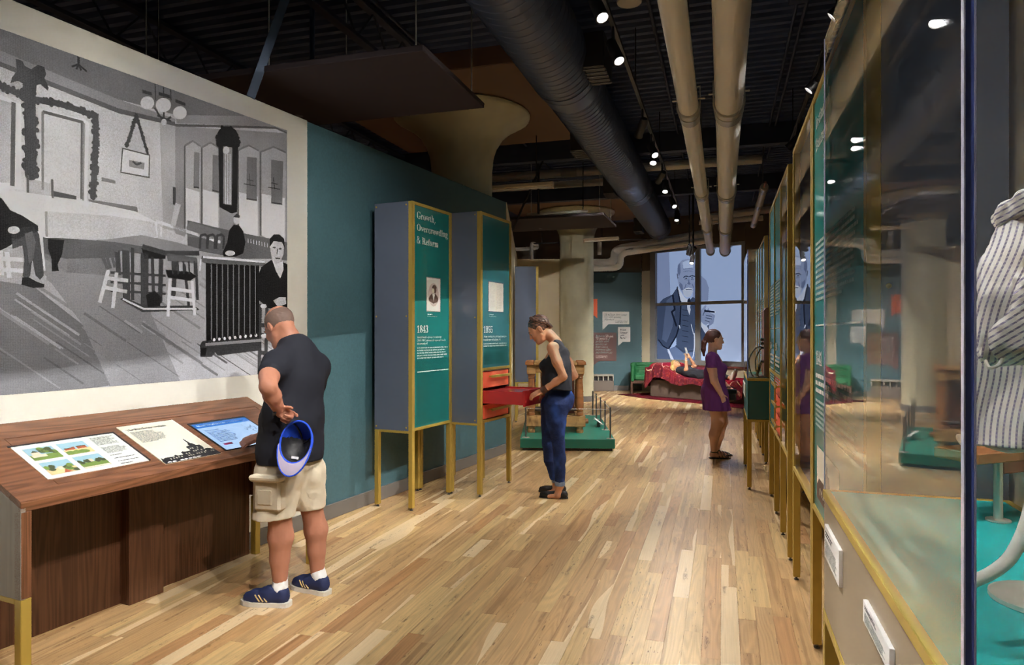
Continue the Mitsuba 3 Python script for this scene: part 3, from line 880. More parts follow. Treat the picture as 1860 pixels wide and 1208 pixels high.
    add('w', 5, [(223, 271), (270, 283), (269, 321), (220, 312)])
    add('g', 6, [(234, 291), (262, 296), (261, 308), (234, 303)])
    line('d', 7, [(240, 293), (248, 299), (256, 296)], 0.012)
    add('l', 4, [(177, 308), (214, 318), (214, 341), (177, 333)])
    add('m', 5, [(184, 322), (209, 328), (209, 334), (184, 329)])
    add('h', 4, [(315, 341), (319, 341), (316, 372), (312, 372)])
    line('d', 5, [(316, 340), (316, 372)], 0.02)
    add('l', 5, [(318, 368), (328, 372), (318, 412), (309, 410)])
    # lamps
    for x in (281, 296, 309): line('d', 5, [(x, 152), (x + 1, 182)], 0.006)
    line('d', 5, [(258, 166), (275, 171)], 0.02); line('d', 5, [(288, 170), (308, 176)], 0.02); line('d', 5, [(318, 183), (336, 190)], 0.02)
    oval('w', 6, 267, 187, 12.5, 12); oval('w', 6, 296, 191, 14, 13); oval('w', 6, 326, 205, 12.5, 12)
    for a, b in (((280, 196), (297, 222)), ((310, 212), (298, 222)), ((297, 204), (297, 228)), ((285, 210), (310, 220))): line('d', 5, [a, b], 0.012)
    oval('l', 6, 297, 222, 5, 6)
    line('d', 5, [(142, 103), (142, 118)], 0.012)
    line('d', 5, [(130, 121), (142, 117), (157, 130)], 0.010); line('d', 5, [(138, 126), (142, 117), (147, 128)], 0.010)
    # panelled wall and clock at the right
    for x0, x1, y0 in ((335, 364, 257), (366, 398, 260), (432, 470, 265), (473, 519, 268)):
        add('h', 2, [(x0, y0 + 8), ((x0 + x1) / 2, y0 - 1), (x1, y0 + 9), (x1, y0 + 180), (x0, y0 + 158)])
        add('w', 3, [(x0 + 2, y0 + 84), (x1 - 2, y0 + 92), (x1 - 2, y0 + 180), (x0 + 2, y0 + 160)])
        line('e', 4, [(x0, y0 + 8), (x0, y0 + 160)], 0.012)
        line('m', 4, [(x0, y0 + 8), ((x0 + x1) / 2, y0 - 1), (x1, y0 + 9)], 0.012)
    for pts in ([(352, 276), (362, 278), (361, 341), (351, 340)], [(386, 281), (398, 283), (398, 349), (385, 346)], [(448, 285), (466, 287), (466, 364), (447, 361)], [(492, 290), (514, 293), (512, 371), (492, 368)]):
        add('m', 5, pts)
        line('d', 6, [pts[3], pts[2]], 0.010)
    for x, y in ((452, 334), (496, 340)):
        line('d', 6, [(x - 10, y), (x + 12, y + 4)], 0.007); line('d', 6, [(x, y - 18), (x + 2, y + 4)], 0.006); line('d', 6, [(x - 4, y - 8), (x + 8, y - 5)], 0.006)
    add('k', 6, [(396, 246), (402, 238), (412, 234), (424, 238), (431, 250), (432, 265), (430, 385), (420, 388), (398, 376), (396, 268)])
    shaggy('k', 6, [(396, 262), (400, 242), (412, 235), (426, 241), (431, 262)], 0.06)
    add('g', 7, [(405, 266), (421, 268), (420, 373), (405, 370)])
    for x in (409, 413, 417): line('w', 8, [(x, 280), (x, 371)], 0.007)
    oval('w', 8, 410, 273, 6, 7)
    # bench, piano and small chairs at the back
    add('e', 4, [(340, 400), (400, 415), (521, 440), (521, 470), (440, 470), (340, 452)])
    line('w', 5, [(283, 402), (400, 440)], 0.02); line('w', 5, [(282, 402), (284, 428)], 0.016); line('w', 5, [(292, 412), (292, 430)], 0.012)
    add('g', 5, [(313, 410), (330, 410), (338, 420), (335, 430), (318, 424)])
    add('m', 5, [(338, 412), (345, 402), (400, 420), (400, 436), (340, 430)])
    for x in (362, 376, 392): 
        line('d', 6, [(x, 452), (x + 2, 428), (x + 10, 426), (x + 14, 430), (x + 13, 452)], 0.016)
    for x in range(450, 515, 5): line('w', 6, [(x, 433 + (x - 450) * 0.24), (x, 441 + (x - 450) * 0.24)], 0.006)
    line('e', 5, [(470, 460), (521, 470)], 0.03)
    # boy on the bench
    add('k', 7, [(416, 418), (424, 408), (434, 410), (441, 420), (445, 440), (441, 460), (428, 466), (405, 466), (404, 458), (412, 440)])
    oval('l', 8, 429, 399, 6, 9); add('d', 9, [(423, 394), (429, 388), (435, 392), (434, 396), (426, 395)])
    oval('l', 8, 417, 460, 9, 5)
    # table with a cloth
    add('e', 4, [(70, 430), (222, 440), (216, 468), (120, 470), (76, 460)])
    add('w', 5, [(-70, 344), (0, 343), (62, 352), (160, 366), (245, 384), (282, 402), (286, 430), (270, 440), (215, 437), (118, 432), (82, 432), (62, 425), (-70, 420)])
    add('l', 6, [(82, 384), (200, 392), (280, 404), (284, 430), (215, 437), (118, 432), (85, 431)])
    line('g', 7, [(83, 384), (84, 430)], 0.012)
    add('h', 4, [(48, 318), (52, 316), (54, 325), (90, 333), (94, 325), (96, 325), (96, 362), (49, 350)])
    line('e', 5, [(50, 318), (50, 350)], 0.012); line('e', 5, [(94, 326), (95, 360)], 0.012)
    add('m', 4, [(160, 362), (248, 376), (250, 384), (249, 392), (205, 380), (162, 369)])
    # seated man at the left edge and the legs behind the table
    add('k', 7, [(-70, 350), (2, 360), (18, 382), (40, 392), (68, 410), (69, 420), (40, 430), (18, 446), (0, 455), (-70, 460)])
    oval('l', 8, 24, 418, 11, 7)
    add('d', 7, [(20, 425), (42, 412), (60, 412), (70, 425), (76, 470), (79, 500), (72, 508), (64, 500), (58, 470), (54, 500), (46, 512), (41, 500), (44, 470), (40, 446), (22, 452)])
    add('e', 8, [(44, 425), (58, 420), (64, 440), (60, 470), (52, 480), (48, 450)])
    add('k', 8, [(40, 504), (52, 504), (66, 512), (80, 517), (79, 522), (60, 523), (38, 517)])
    for a, b in (((12, 458), (16, 505)), ((0, 455), (2, 500)), ((0, 470), (42, 472)), ((0, 490), (42, 492)), ((72, 418), (78, 492))): line('w', 6, [a, b], 0.022)
    add('k', 6, [(86, 434), (116, 436), (112, 462), (104, 480), (106, 492), (94, 493), (93, 470), (87, 452)])
    # round table with chairs
    add('e', 6, [(174, 436), (200, 438), (262, 446), (262, 462), (210, 455), (176, 446)])
    add('g', 7, [(178, 437), (256, 427), (320, 440), (361, 452), (361, 460), (320, 462), (262, 448), (210, 440)])
    line('d', 8, [(258, 448), (300, 460), (361, 460)], 0.03)
    add('k', 7, [(256, 450), (300, 462), (300, 470), (262, 470)])
    for x0, y0, x1, y1, w in ((228, 455, 229, 545, 0.045), (262, 460, 262, 562, 0.05), (240, 450, 240, 545, 0.02), (276, 466, 278, 530, 0.02), (292, 470, 290, 550, 0.03), (318, 470, 314, 540, 0.03), (334, 480, 342, 555, 0.02), (355, 470, 358, 545, 0.02), (212, 455, 215, 500, 0.03)):
        line('d', 7, [(x0, y0), (x1, y1)], w)
    for y in (495, 512, 528): line('d', 7, [(200, y), (300, y + 6)], 0.014)
    for a, b in (((196, 490), (180, 550)), ((211, 495), (204, 560)), ((193, 505), (232, 510)), ((189, 522), (230, 530))): line('w', 8, [a, b], 0.022)
    for a, b in (((180, 452), (195, 490)), ((190, 455), (200, 488)), ((200, 455), (208, 486)), ((178, 446), (214, 456))): line('e', 8, [a, b], 0.018)
    add('k', 8, [(300, 490), (345, 494), (356, 502), (345, 510), (304, 504)])
    add('e', 8, [(302, 460), (356, 468), (357, 478), (304, 474)])
    for x in (312, 322, 332, 342, 352): line('d', 9, [(x, 474), (x + 1, 498)], 0.012)
    for a, b in (((308, 506), (304, 575)), ((348, 510), (353, 573)), ((306, 540), (352, 546)), ((308, 524), (350, 530))): line('w', 8, [a, b], 0.022)
    add('d', 7, [(217, 543), (226, 540), (262, 556), (352, 555), (362, 563), (258, 567)])
    line('w', 8, [(222, 543), (260, 561), (356, 561)], 0.012)
    add('k', 8, [(264, 536), (280, 528), (292, 540), (290, 556), (268, 558)])
    # radiator
    add('e', 9, [(362, 474), (366, 465), (480, 474), (482, 482), (470, 484), (372, 478)])
    line('w', 10, [(368, 467), (480, 476)], 0.014); line('w', 10, [(362, 492), (364, 470)], 0.012)
    add('k', 9, [(373, 478), (470, 482), (470, 614), (374, 622)])
    for j in range(9): line('e', 10, [(383 + j * 10, 480), (383 + j * 10, 617 - j)], 0.010)
    for j in range(9): oval('w', 10, 388 + j * 9.5, 617 - j * 1.0, 2.4, 3)
    add('d', 9, [(362, 628), (366, 620), (385, 618), (474, 612), (474, 636), (395, 646), (390, 640), (384, 648), (364, 648)])
    line('g', 10, [(372, 626), (474, 618)], 0.02)
    add('k', 10, [(364, 632), (374, 632), (372, 646), (363, 646)])
    # man with folded hands at the right edge
    add('k', 10, [(464, 540), (466, 505), (474, 485), (492, 472), (500, 480), (512, 476), (521, 480), (521, 560), (486, 560)])
    add('w', 11, [(493, 471), (500, 480), (513, 474), (514, 490), (508, 506), (500, 492)])
    add('l', 11, [(491, 438), (498, 430), (510, 432), (515, 445), (514, 462), (507, 478), (499, 480), (493, 470), (490, 455)])
    add('k', 12, [(489, 448), (489, 434), (496, 426), (506, 426), (515, 434), (516, 450), (511, 440), (496, 438)])
    for x, y in ((497, 450), (508, 452)): oval('d', 12, x, y, 2.6, 1.6)
    line('e', 12, [(503, 452), (502, 462)], 0.010); line('d', 12, [(499, 469), (508, 470)], 0.010)
    add('l', 11, [(495, 546), (506, 540), (518, 540), (519, 552), (504, 558)])
    for a, b in (((472, 552), (470, 680)), ((484, 556), (482, 678)), ((470, 590), (486, 592)), ((470, 608), (486, 610)), ((470, 640), (484, 642))): line('d', 9, [a, b], 0.03)
    oval('w', 10, 478, 556, 6, 4); oval('w', 10, 480, 610, 7, 4)
    photo = obj('photo_print', frame_mesh(extrude(clip, 0.0008), WO + WN * MO, WD, EZ, WN), 'm_tone_l', k)
    stack_print(photo, WO + WN * (MO + 0.0008), WD, EZ, WN, items, 0.0004)
mural_part()
# ------------------------------------------------------------------ walnut reading console under the mural
def console():
    k = thing('reading_console', 'long dark walnut console with a sloping top under the mural', 'console')
    u0, u1, D = 1.75, 3.58, 0.62
    zb, zf = 1.085, 0.815            # top of the slope at the back and at the front
    def wb(a0, a1, o0, o1, z0, z1, ch=0.003): return wall_box(a0, a1, o0, o1, z0, z1, ch)
    def uvw(m, along='u'):
        l = (np.asarray(m.vertices) - WO)
        u, o, z = l @ WD, l @ WN, l[:, 2]
        return np.column_stack([u, o + z]) if along == 'u' else np.column_stack([z, u + o])
    sl = math.hypot(D, zb - zf)
    ev = (WN * D + EZ * (zf - zb)) / sl          # down the slope
    en = np.cross(WD, ev) * -1
    if en[2] < 0: en = -en
    O = WO + EZ * zb
    # top: rim of four boards round an inset board, in local (u, v down the slope, w up)
    def top(a0, a1, v0, v1, w0, w1, ch=0.002): return frame_mesh(cbox(a0, a1, v0, v1, w0, w1, ch), O, WD, ev, en)
    ui0, ui1, vi0, vi1 = u0 + 0.20, u1 - 0.06, 0.155, sl - 0.075
    for nm, a in (('rear_board', (u0, u1, 0, vi0)), ('front_board', (u0, u1, vi1, sl)), ('end_board', (u0, ui0 - 0.003, vi0 + 0.0005, vi1 - 0.0005)), ('end_board', (ui1 + 0.003, u1, vi0 + 0.0005, vi1 - 0.0005))):
        m = top(a[0], a[1], a[2], a[3], -0.03, 0.0, 0.0015)
        obj(nm, m, 'm_walnut', k, uv=uvw(m))
    m = top(ui0, ui1, vi0 + 0.004, vi1 - 0.003, -0.03, -0.001, 0.001)
    obj('inset_board', m, 'm_walnut', k, uv=uvw(m) + [0.37, 0.11])
    m = top(ui0 - 0.003, ui1 + 0.003, vi0, vi1, -0.031, -0.026, 0.0)
    obj('shadow_gap', m, 'm_black', k)
    # fascia, end panels, legs, base
    m = wb(u0, u1, D - 0.02, D, zf - 0.045, zf - 0.004)
    obj('front_fascia', m, 'm_walnut', k, uv=uvw(m))
    for a, b in ((u0, u0 + 0.02), (u1 - 0.02, u1)):
        poly = Polygon([(0.02, zb - 0.03), (D, zf - 0.03), (D, 0.40), (0.02, 0.40)])
        e = frame_mesh(extrude(poly, b - a), WO + WD * a, WN, EZ, WD)
        obj('end_panel', e, mat('m_walnut_grey', proc(lambda p, n, uv: mi.Color3f(lin(128, 122, 112)) * (0.85 + 0.3 * fbm(p.z * 4, p.x * 60 + p.y * 60))), 0.5) if a == u0 else 'm_walnut', k, uv=uvw(e, 'z'))
        st = wb(a, b if a != u0 else a + 0.005, D - 0.055, D + 0.001, 0.40, zf - 0.03)
        obj('corner_stile', wb(a, a + 0.045, D - 0.045, D + 0.001, 0.40, zf - 0.045), 'm_walnut', k, uv=uvw(wb(a, a + 0.045, D - 0.045, D + 0.001, 0.40, zf - 0.045), 'z'))
    for a in (u0, u1 - 0.045):
        obj('leg', wb(a, a + 0.045, D - 0.045, D, 0.0, 0.40), 'm_brass', k)
        obj('leg', wb(a, a + 0.045, 0.09, 0.135, 0.0, 0.40), 'm_brass', k)
        obj('side_rail', wb(a, a + 0.045, 0.135, D - 0.045, 0.375, 0.40), 'm_brass', k)
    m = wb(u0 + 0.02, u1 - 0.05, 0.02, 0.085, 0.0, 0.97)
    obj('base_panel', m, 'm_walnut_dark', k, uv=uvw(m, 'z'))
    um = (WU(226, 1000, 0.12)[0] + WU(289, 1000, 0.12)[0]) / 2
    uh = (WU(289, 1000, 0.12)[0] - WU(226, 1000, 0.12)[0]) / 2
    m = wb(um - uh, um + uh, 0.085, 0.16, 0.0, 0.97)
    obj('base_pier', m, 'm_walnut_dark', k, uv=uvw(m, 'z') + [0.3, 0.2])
    # things set into the top
    def UV(px, py):
        q = on_plane(px, py, O, en) - O
        return float(q @ WD), float(q @ ev)
    return O, ev, en, UV
CO, CEV, CEN, CUV = console()
rt = random.Random(21)
for nm, c in (('m_print_sky', (150, 186, 200)), ('m_print_green', (104, 128, 62)), ('m_print_dark', (62, 70, 50)), ('m_print_stone', (206, 196, 174)), ('m_print_red', (164, 84, 62)), ('m_print_sand', (214, 190, 140)),
              ('m_ink', (52, 52, 52)), ('m_ink_grey', (130, 136, 130)), ('m_print_cream', (222, 216, 198)), ('m_print_pale', (214, 220, 212)), ('m_ink_white', (232, 232, 228)), ('m_sepia', (84, 66, 58)), ('m_sepia_mid', (150, 130, 116)), ('m_orange', (238, 112, 72)), ('m_ink_blue', (60, 90, 140))):
    mat(nm, lin(*c), 0.6, spec=0.25)
CEVu = -CEV   # up the slope, so that print reads the right way
def slope_print(parent, TL, BR, items, lift=0.0004, z=0.0):
    """print in a rectangle of the slope; local x along the wall to the right, y up, origin at its lower left corner"""
    O = CO + WD * TL[0] + CEV * BR[1] + CEN * z
    stack_print(parent, O, WD, CEVu, CEN, items, lift)
def blob(cx, cy, r, n=9, j=0.35, sx=1.0):
    return Polygon([(cx + sx * r * (1 + rt.uniform(-j, j)) * math.cos(a), cy + r * (1 + rt.uniform(-j, j)) * math.sin(a)) for a in np.linspace(0, 6.283, n + 1)[:-1]])
# 1 picture panel with four postcards
tl, tr, br_, bl = CUV(25, 812), CUV(212, 787), CUV(264, 838), CUV(80, 873)
a0, a1 = (tl[0] + bl[0]) / 2, (tr[0] + br_[0]) / 2
v0, v1 = (tl[1] + tr[1]) / 2, (br_[1] + bl[1]) / 2
k = thing('postcard_panel', 'white panel with four colour postcards set into the walnut console', 'information panel')
obj('panel', frame_mesh(cbox(a0, a1, v0, v1, -0.004, 0.003, 0.001), CO, WD, CEV, CEN), 'm_paper', k)
obj('frame_edge', frame_mesh(cat_([bx(a0 - 0.008, a1 + 0.010, v0 - 0.012, v0, -0.003, 0.0035), bx(a1, a1 + 0.010, v0, v1, -0.003, 0.0035)]), CO, WD, CEV, CEN), 'm_black', k)
W, H = a1 - a0, v1 - v0
it = [(sbox(W * 0.70, 0.004, W - 0.004, H - 0.004), 'm_print_pale', 0)]
it += [(g, 'm_ink_grey', 1) for g in greeked(W * 0.715, H * 0.93, W * 0.25, 10, H * 0.026, H * 0.014, r=rt)]
it += [(g, 'm_ink_grey', 1) for g in greeked(W * 0.715, H * 0.60, W * 0.25, 8, H * 0.026, H * 0.014, r=rt)]
for q in (0.34, 0.24, 0.14, 0.06): it += [(g, 'm_ink', 1) for g in greeked(W * 0.715, H * q, W * 0.24, 1, 0.01, H * 0.016, r=rt)]
for q, (x, y, sky, gnd) in enumerate(((0.06, 0.52, 'm_print_sky', 'm_print_green'), (0.37, 0.53, 'm_print_sky', 'm_print_sand'), (0.06, 0.08, 'm_print_sky', 'm_print_sand'), (0.37, 0.09, 'm_print_sky', 'm_print_green'))):
    w, h = W * 0.26, H * 0.36
    X, Y = W * x, H * y
    cl = sbox(X, Y, X + w, Y + h)
    it += [(sbox(X - 0.003, Y - 0.003, X + w + 0.003, Y + h + 0.003), 'm_print_cream', 1), (cl, sky, 2), (sbox(X, Y, X + w, Y + h * 0.42), gnd, 3)]
    if q == 0:
        it += [(sbox(X + w * .12, Y + h * .30, X + w * .40, Y + h * .62), 'm_print_stone', 4), (Polygon([(X + w * .15, Y + h * .62), (X + w * .38, Y + h * .62), (X + w * .26, Y + h * .78)]), 'm_print_dark', 5), (sbox(X + w * .05, Y + h * .22, X + w * .55, Y + h * .42), 'm_print_stone', 4)]
        for _ in range(10): it.append((blob(X + w * rt.uniform(.5, .95), Y + h * rt.uniform(.45, .9), h * .13).intersection(cl), rt.choice(('m_print_green', 'm_print_dark')), 6))
    if q == 1:
        it += [(sbox(X + w * .08, Y + h * .38, X + w * .45, Y + h * .52), 'm_print_red', 4), (sbox(X + w * .35, Y + h * .45, X + w * .47, Y + h * .60), 'm_print_red', 5), (sbox(X + w * .55, Y + h * .40, X + w * .9, Y + h * .58), 'm_print_red', 4)]
        it += [(blob(X + w * t, Y + h * .14, h * .16, sx=1.6).intersection(cl), 'm_print_green', 5) for t in (.15, .4, .6)]
        it += [(sbox(X + w * .55, Y + h * .57, X + w * .9, Y + h * .62), 'm_print_dark', 5), (sbox(X + w * .08, Y + h * .51, X + w * .45, Y + h * .55), 'm_print_dark', 5)]
    if q == 2:
        it += [(sbox(X + w * .40, Y + h * .28, X + w * .6, Y + h * .52), 'm_print_stone', 4), (Polygon([(X + w * .44, Y), (X + w * .72, Y), (X + w * .58, Y + h * .26)]), 'm_print_red', 6)]
        for _ in range(9): it.append((blob(X + w * rt.choice((rt.uniform(0.02, .35), rt.uniform(.7, .98))), Y + h * rt.uniform(.1, .62), h * .14).intersection(cl), rt.choice(('m_print_green', 'm_print_dark')), 5))
    if q == 3:
        it += [(sbox(X, Y, X + w, Y + h * .10), 'm_print_stone', 4), (sbox(X + w * .42, Y + h * .42, X + w * .56, Y + h * .66), 'm_print_stone', 6)]
        for _ in range(12): it.append((blob(X + w * rt.choice((rt.uniform(.03, .4), rt.uniform(.6, .97))), Y + h * rt.uniform(.42, .58), h * .11).intersection(cl), 'm_print_dark', 5))
slope_print(k, (a0, v0), (a1, v1), it, z=0.003)
# 2 text panel with the silhouette of an asylum
tl, tr, br_, bl = CUV(220, 776), CUV(323, 762), CUV(391, 826), CUV(292, 846)
a0, a1, v0, v1 = (tl[0] + bl[0]) / 2, (tr[0] + br_[0]) / 2, (tl[1] + tr[1]) / 2, (br_[1] + bl[1]) / 2
k = thing('text_panel', 'cream text panel with a dark silhouette of an asylum, set into the walnut console', 'information panel')
obj('panel', frame_mesh(cbox(a0, a1, v0, v1, -0.004, 0.004, 0.001), CO, WD, CEV, CEN), 'm_print_cream', k)
W, H = a1 - a0, v1 - v0
it = [(affinity.translate(text_poly('The Kirkbride Asylum', H * 0.042, 'serif'), W * 0.07, H * 0.86), 'm_ink', 1)]
it += [(g, 'm_ink_grey', 1) for g in greeked(W * 0.08, H * 0.82, W * 0.50, 11, H * 0.026, H * 0.013, r=rt)]
sk = [(0, 0), (0, .06), (.03, .14), (.05, .10), (.07, .12), (.09, .13), (.26, .12), (.27, .15), (.30, .15), (.31, .12), (.42, .13), (.42, .18), (.46, .20), (.49, .18), (.60, .19), (.60, .28), (.64, .30), (.68, .29), (.68, .34), (.71, .36), (.715, .46), (.72, .48), (.735, .46), (.745, .36), (.78, .34), (.79, .29), (.86, .28), (.86, .18), (.91, .17), (1, .13), (1, 0)]
it.append((Polygon([(x * W, y * H) for x, y in sk]), 'm_black', 1))
for x, y in ((.47, .07), (.51, .07), (.55, .07), (.47, .12), (.52, .12), (.63, .08), (.67, .08), (.72, .09), (.77, .08), (.63, .15), (.67, .15), (.72, .17), (.77, .15), (.63, .22), (.67, .22), (.76, .22), (.81, .10), (.84, .16), (.90, .08), (.94, .08), (.15, .07), (.2, .07), (.25, .07), (.3, .08), (.35, .08)):
    it.append((sbox(W * x, H * y, W * (x + .018), H * (y + .026)), 'm_print_cream', 2))
it += [(blob(W * x, H * .02, H * .014, sx=2), 'm_ink_white', 3) for x in (.08, .16, .3, .37, .44, .52, .6)]
slope_print(k, (a0, v0), (a1, v1), it, z=0.004)
# 3 touch screen
tl, tr, br_, bl = CUV(352, 771), CUV(461, 757), CUV(520, 801), CUV(399, 815)
a0, a1, v0, v1 = (tl[0] + bl[0]) / 2, CUV(492, 790)[0], (tl[1] + tr[1]) / 2, (br_[1] + bl[1]) / 2
k = thing('touch_screen', 'lit touch screen with a blue title bar set into the walnut console', 'screen')
obj('bezel', frame_mesh(cbox(a0 - 0.012, a1 + 0.012, v0 - 0.022, v1 + 0.006, -0.006, 0.002, 0.002), CO, WD, CEV, CEN), 'm_black_gloss', k)
def screen_part(nm, x0, y0, x1, y1, col, p=4.0, lv=0.0):
    m = frame_mesh(bx(x0, x1, y0, y1, 0.0, 0.0006 + lv), CO + WD * a0 + CEV * v1 + CEN * 0.002, WD, CEVu, CEN)
    obj(nm, m, 'm_black_gloss', k, emitter={'type': 'area', 'radiance': {'type': 'rgb', 'value': [c * p for c in lin(*col)]}})
W, H = a1 - a0, v1 - v0
screen_part('display', 0, 0, W, H, (172, 206, 246), 0.9)
screen_part('title_bar', 0, H * 0.84, W, H, (30, 116, 206), 0.9, 0.0004)
it = [(affinity.translate(text_poly('Moral Treatment as a Treatment', H * 0.055, 'serif'), W * 0.04, H * 0.89), 'm_ink_white', 4)]
it += [(affinity.translate(text_poly('The Treatment', H * 0.035, 'serif'), W * 0.07, H * 0.70), 'm_ink_blue', 4)]
it += [(g, 'm_ink_blue', 4) for g in greeked(W * 0.07, H * 0.66, W * 0.42, 9, H * 0.045, H * 0.018, r=rt)]
it += [(sbox(W * 0.07, H * 0.15, W * 0.22, H * 0.21), mat('m_magenta', lin(190, 50, 110), 0.6), 4)]
for _ in range(14):
    x, y = W * rt.uniform(.72, .98), H * rt.uniform(.4, .72)
    it.append((LineString([(x, y), (x + W * rt.uniform(-.05, .05), y + H * rt.uniform(.02, .1))]).buffer(W * 0.003), 'm_ink', 4))
slope_print(k, (a0, v0), (a1, v1), it, z=0.002)
# ------------------------------------------------------------------ tall show cabinets with brass frames
POST = 0.041
class Cab:
    """A tall cabinet on legs. Local axes: x along the front as a visitor reads it, y into the cabinet, z up; origin at the front left foot."""
    def __init__(self, label, O, ex, ey, w, d, z0=0.68, z1=2.66, name='display_cabinet', cat='cabinet', group=None, side='m_bluegray_gloss', mids=(), legs_mid=()):
        self.k = thing(name, label, cat, group)
        self.O, self.ex, self.ey, self.w, self.d, self.z0, self.z1 = np.asarray(O, float), np.asarray(ex, float), np.asarray(ey, float), w, d, z0, z1
        P_ = POST
        for x in (0, *mids, w - P_):
            for y in (0, *legs_mid, d - P_):
                lg = self.box('leg', x, x + P_, y, y + P_, 0.022, z0, 'm_brass', 0.002)
                g = lathe([(0.014, 0.0), (0.014, 0.006), (0.006, 0.008), (0.006, 0.024)], 12)
                g.apply_translation([x + P_ / 2, y + P_ / 2, 0])
                obj('glide', frame_mesh(g, self.O, self.ex, self.ey, EZ), 'm_steel_dark', lg)
        for x in (0, *mids, w - P_): self.box('stile', x, x + P_ * (1 if x in (0, w - P_) else 0.6), 0, P_, z0, z1, 'm_brass', 0.002)
        self.box('top_rail', P_, w - P_, 0, P_, z1 - 0.026, z1, 'm_brass', 0.002)
        self.box('bottom_rail', P_, w - P_, 0, P_, z0, z0 + 0.026, 'm_brass', 0.002)
        for x in (0, w - P_): self.box('side_rail', x, x + P_, P_, d - P_, z0 - 0.02, z0 + 0.006, 'm_brass', 0.002)
        for x in (0.0, w - 0.010): 
            sp = self.box('side_panel', x, x + 0.010, P_, d, z0, z1, side, 0.001)
            for yy in (P_ + 0.02, d - 0.02):
                for zz in (z0 + 0.03, (z0 + z1) / 2, z1 - 0.03):
                    g = lathe([(0.008, 0.0), (0.008, 0.003), (0.005, 0.004)], 10)
                    g = frame_mesh(g, [x - (0.0 if x == 0 else -0.010), yy, zz], [0, 1, 0], [0, 0, 1], [-1 if x == 0 else 1, 0, 0] if x == 0 else [1, 0, 0])
                    obj('screw', frame_mesh(g, self.O, self.ex, self.ey, EZ), 'm_brass', sp)
        self.box('rear_panel', 0.010, w - 0.010, d - 0.010, d, z0, z1, side, 0.001)
        self.box('top_panel', 0.010, w - 0.010, P_, d - 0.010, z1 - 0.012, z1 - 0.002, side, 0.001)
        self.box('bottom_panel', 0.010, w - 0.010, P_, d - 0.010, z0 + 0.002, z0 + 0.012, side, 0.001)
    def box(self, nm, x0, x1, y0, y1, z0, z1, m, ch=0.002, parent=None, **kw):
        return obj(nm, frame_mesh(cbox(x0, x1, y0, y1, z0, z1, ch), self.O, self.ex, self.ey, EZ), m, parent or self.k, **kw)
    def front(self, px, py, y=0.006):
        q = on_plane(px, py, self.O + self.ey * y, self.ey) - self.O
        return float(q @ self.ex), float(q[2])
    def prints(self, parent, items, y=0.006, lift=0.0005):
        stack_print(parent, self.O + self.ey * y, self.ex, EZ, -self.ey, items, lift)
    def panel(self, x0, x1, z0, z1, m, y=0.008, label=None):
        return self.box('front_panel', x0, x1, y, y + 0.008, z0, z1, m, 0.001, label=label)
    def pane(self, x0, x1, z0, z1, y=0.006):
        v = np.array([[x0, y, z0], [x1, y, z0], [x1, y, z1], [x0, y, z1]])
        return obj('glass_pane', frame_mesh(trimesh.Trimesh(v, [[0, 1, 2], [0, 2, 3]], process=False), self.O, self.ex, self.ey, EZ), 'm_acrylic', self.k)
mat('m_bluegray_gloss', lin(82, 90, 106), 0.16, spec=0.45)
mat('m_red', lin(158, 36, 38), 0.35, spec=0.4)
mat('m_drawer', lin(244, 104, 74), 0.35, spec=0.4)
mat('m_glass_dark', lin(120, 40, 40), 0.06, spec=0.7)
mat('m_text_white', lin(222, 228, 224), 0.6)
mat('m_text_dim', lin(168, 190, 188), 0.6)
mat('m_hatch', lin(18, 78, 76), 0.2, spec=0.5)
def txt(t, h, x, y, kind='serif', style='bold', sq=1.0): return affinity.translate(text_poly(t, h, kind, style, squeeze=sq), x, y)
def fit(t, x, y, w, h, kind='serif', style='bold'):
    """one line of lettering that is w wide and has capitals h tall"""
    g = text_poly(t, h, kind, style)
    b = g.bounds
    return affinity.translate(affinity.scale(g, w / (b[2] - b[0]), 1, origin=(0, 0)), x - b[0] * w / (b[2] - b[0]), y)
rg = random.Random(31)
def hatch(x0, x1, z0, z1, n=44):
    cl = sbox(x0, z0, x1, z1)
    out = []
    st = (x1 - x0) / n * 2
    for i in range(-int((z1 - z0) / st) - 1, n):
        out.append(LineString([(x0 + i * st, z1), (x0 + i * st + (z1 - z0), z0)]).buffer(st * 0.16).intersection(cl))
    return [(g, 'm_hatch', 1) for g in out if not g.is_empty]

def wall_cab(label, u0, u1, of, d, **kw):
    return Cab(label, WO + WN * of + WD * u0, WD, -WN, u1 - u0, d, **kw)
# --- cabinet 1843
C1 = wall_cab('tall brass framed cabinet with a green panel headed Growth, Overcrowding & Reform and the year 1843', 4.955, 5.638, 0.487, 0.392)
w = C1.w
fp = C1.panel(POST, w - POST, C1.z0 + 0.026, C1.z1 - 0.026, 'm_teal_panel')
F = lambda x, y: C1.front(x, y)
it = hatch(POST + 0.03, w - POST - 0.03, C1.z0 + 0.04, F(760, 652)[1])
def block(cab, px, lines, ytop, capm, lead, mtl, wmax=None, kind='serif', style='bold'):
    x0, z = cab.front(px, ytop)
    out = []
    for i, t in enumerate(lines):
        out.append((txt(t, capm, x0, z - capm - i * lead, kind, style), mtl, 2))
    return out
for t, y0, y1, xr in (('Growth,', 383, 396.5, 790.5), ('Overcrowding', 405.5, 418.5, 813), ('& Reform', 428.5, 441.5, 796)):
    xa, za = F(757, y1)
    xb = F(xr, y1)[0]
    h = F(757, y0)[1] - za
    it.append((fit(t, xa, za, xb - xa, h), 'm_text_white', 2))
xa, za = F(757.3, 604.3)
it.append((fit('1843', xa, za, F(777.5, 604)[0] - xa, F(757.3, 591)[1] - za), 'm_text_white', 2))
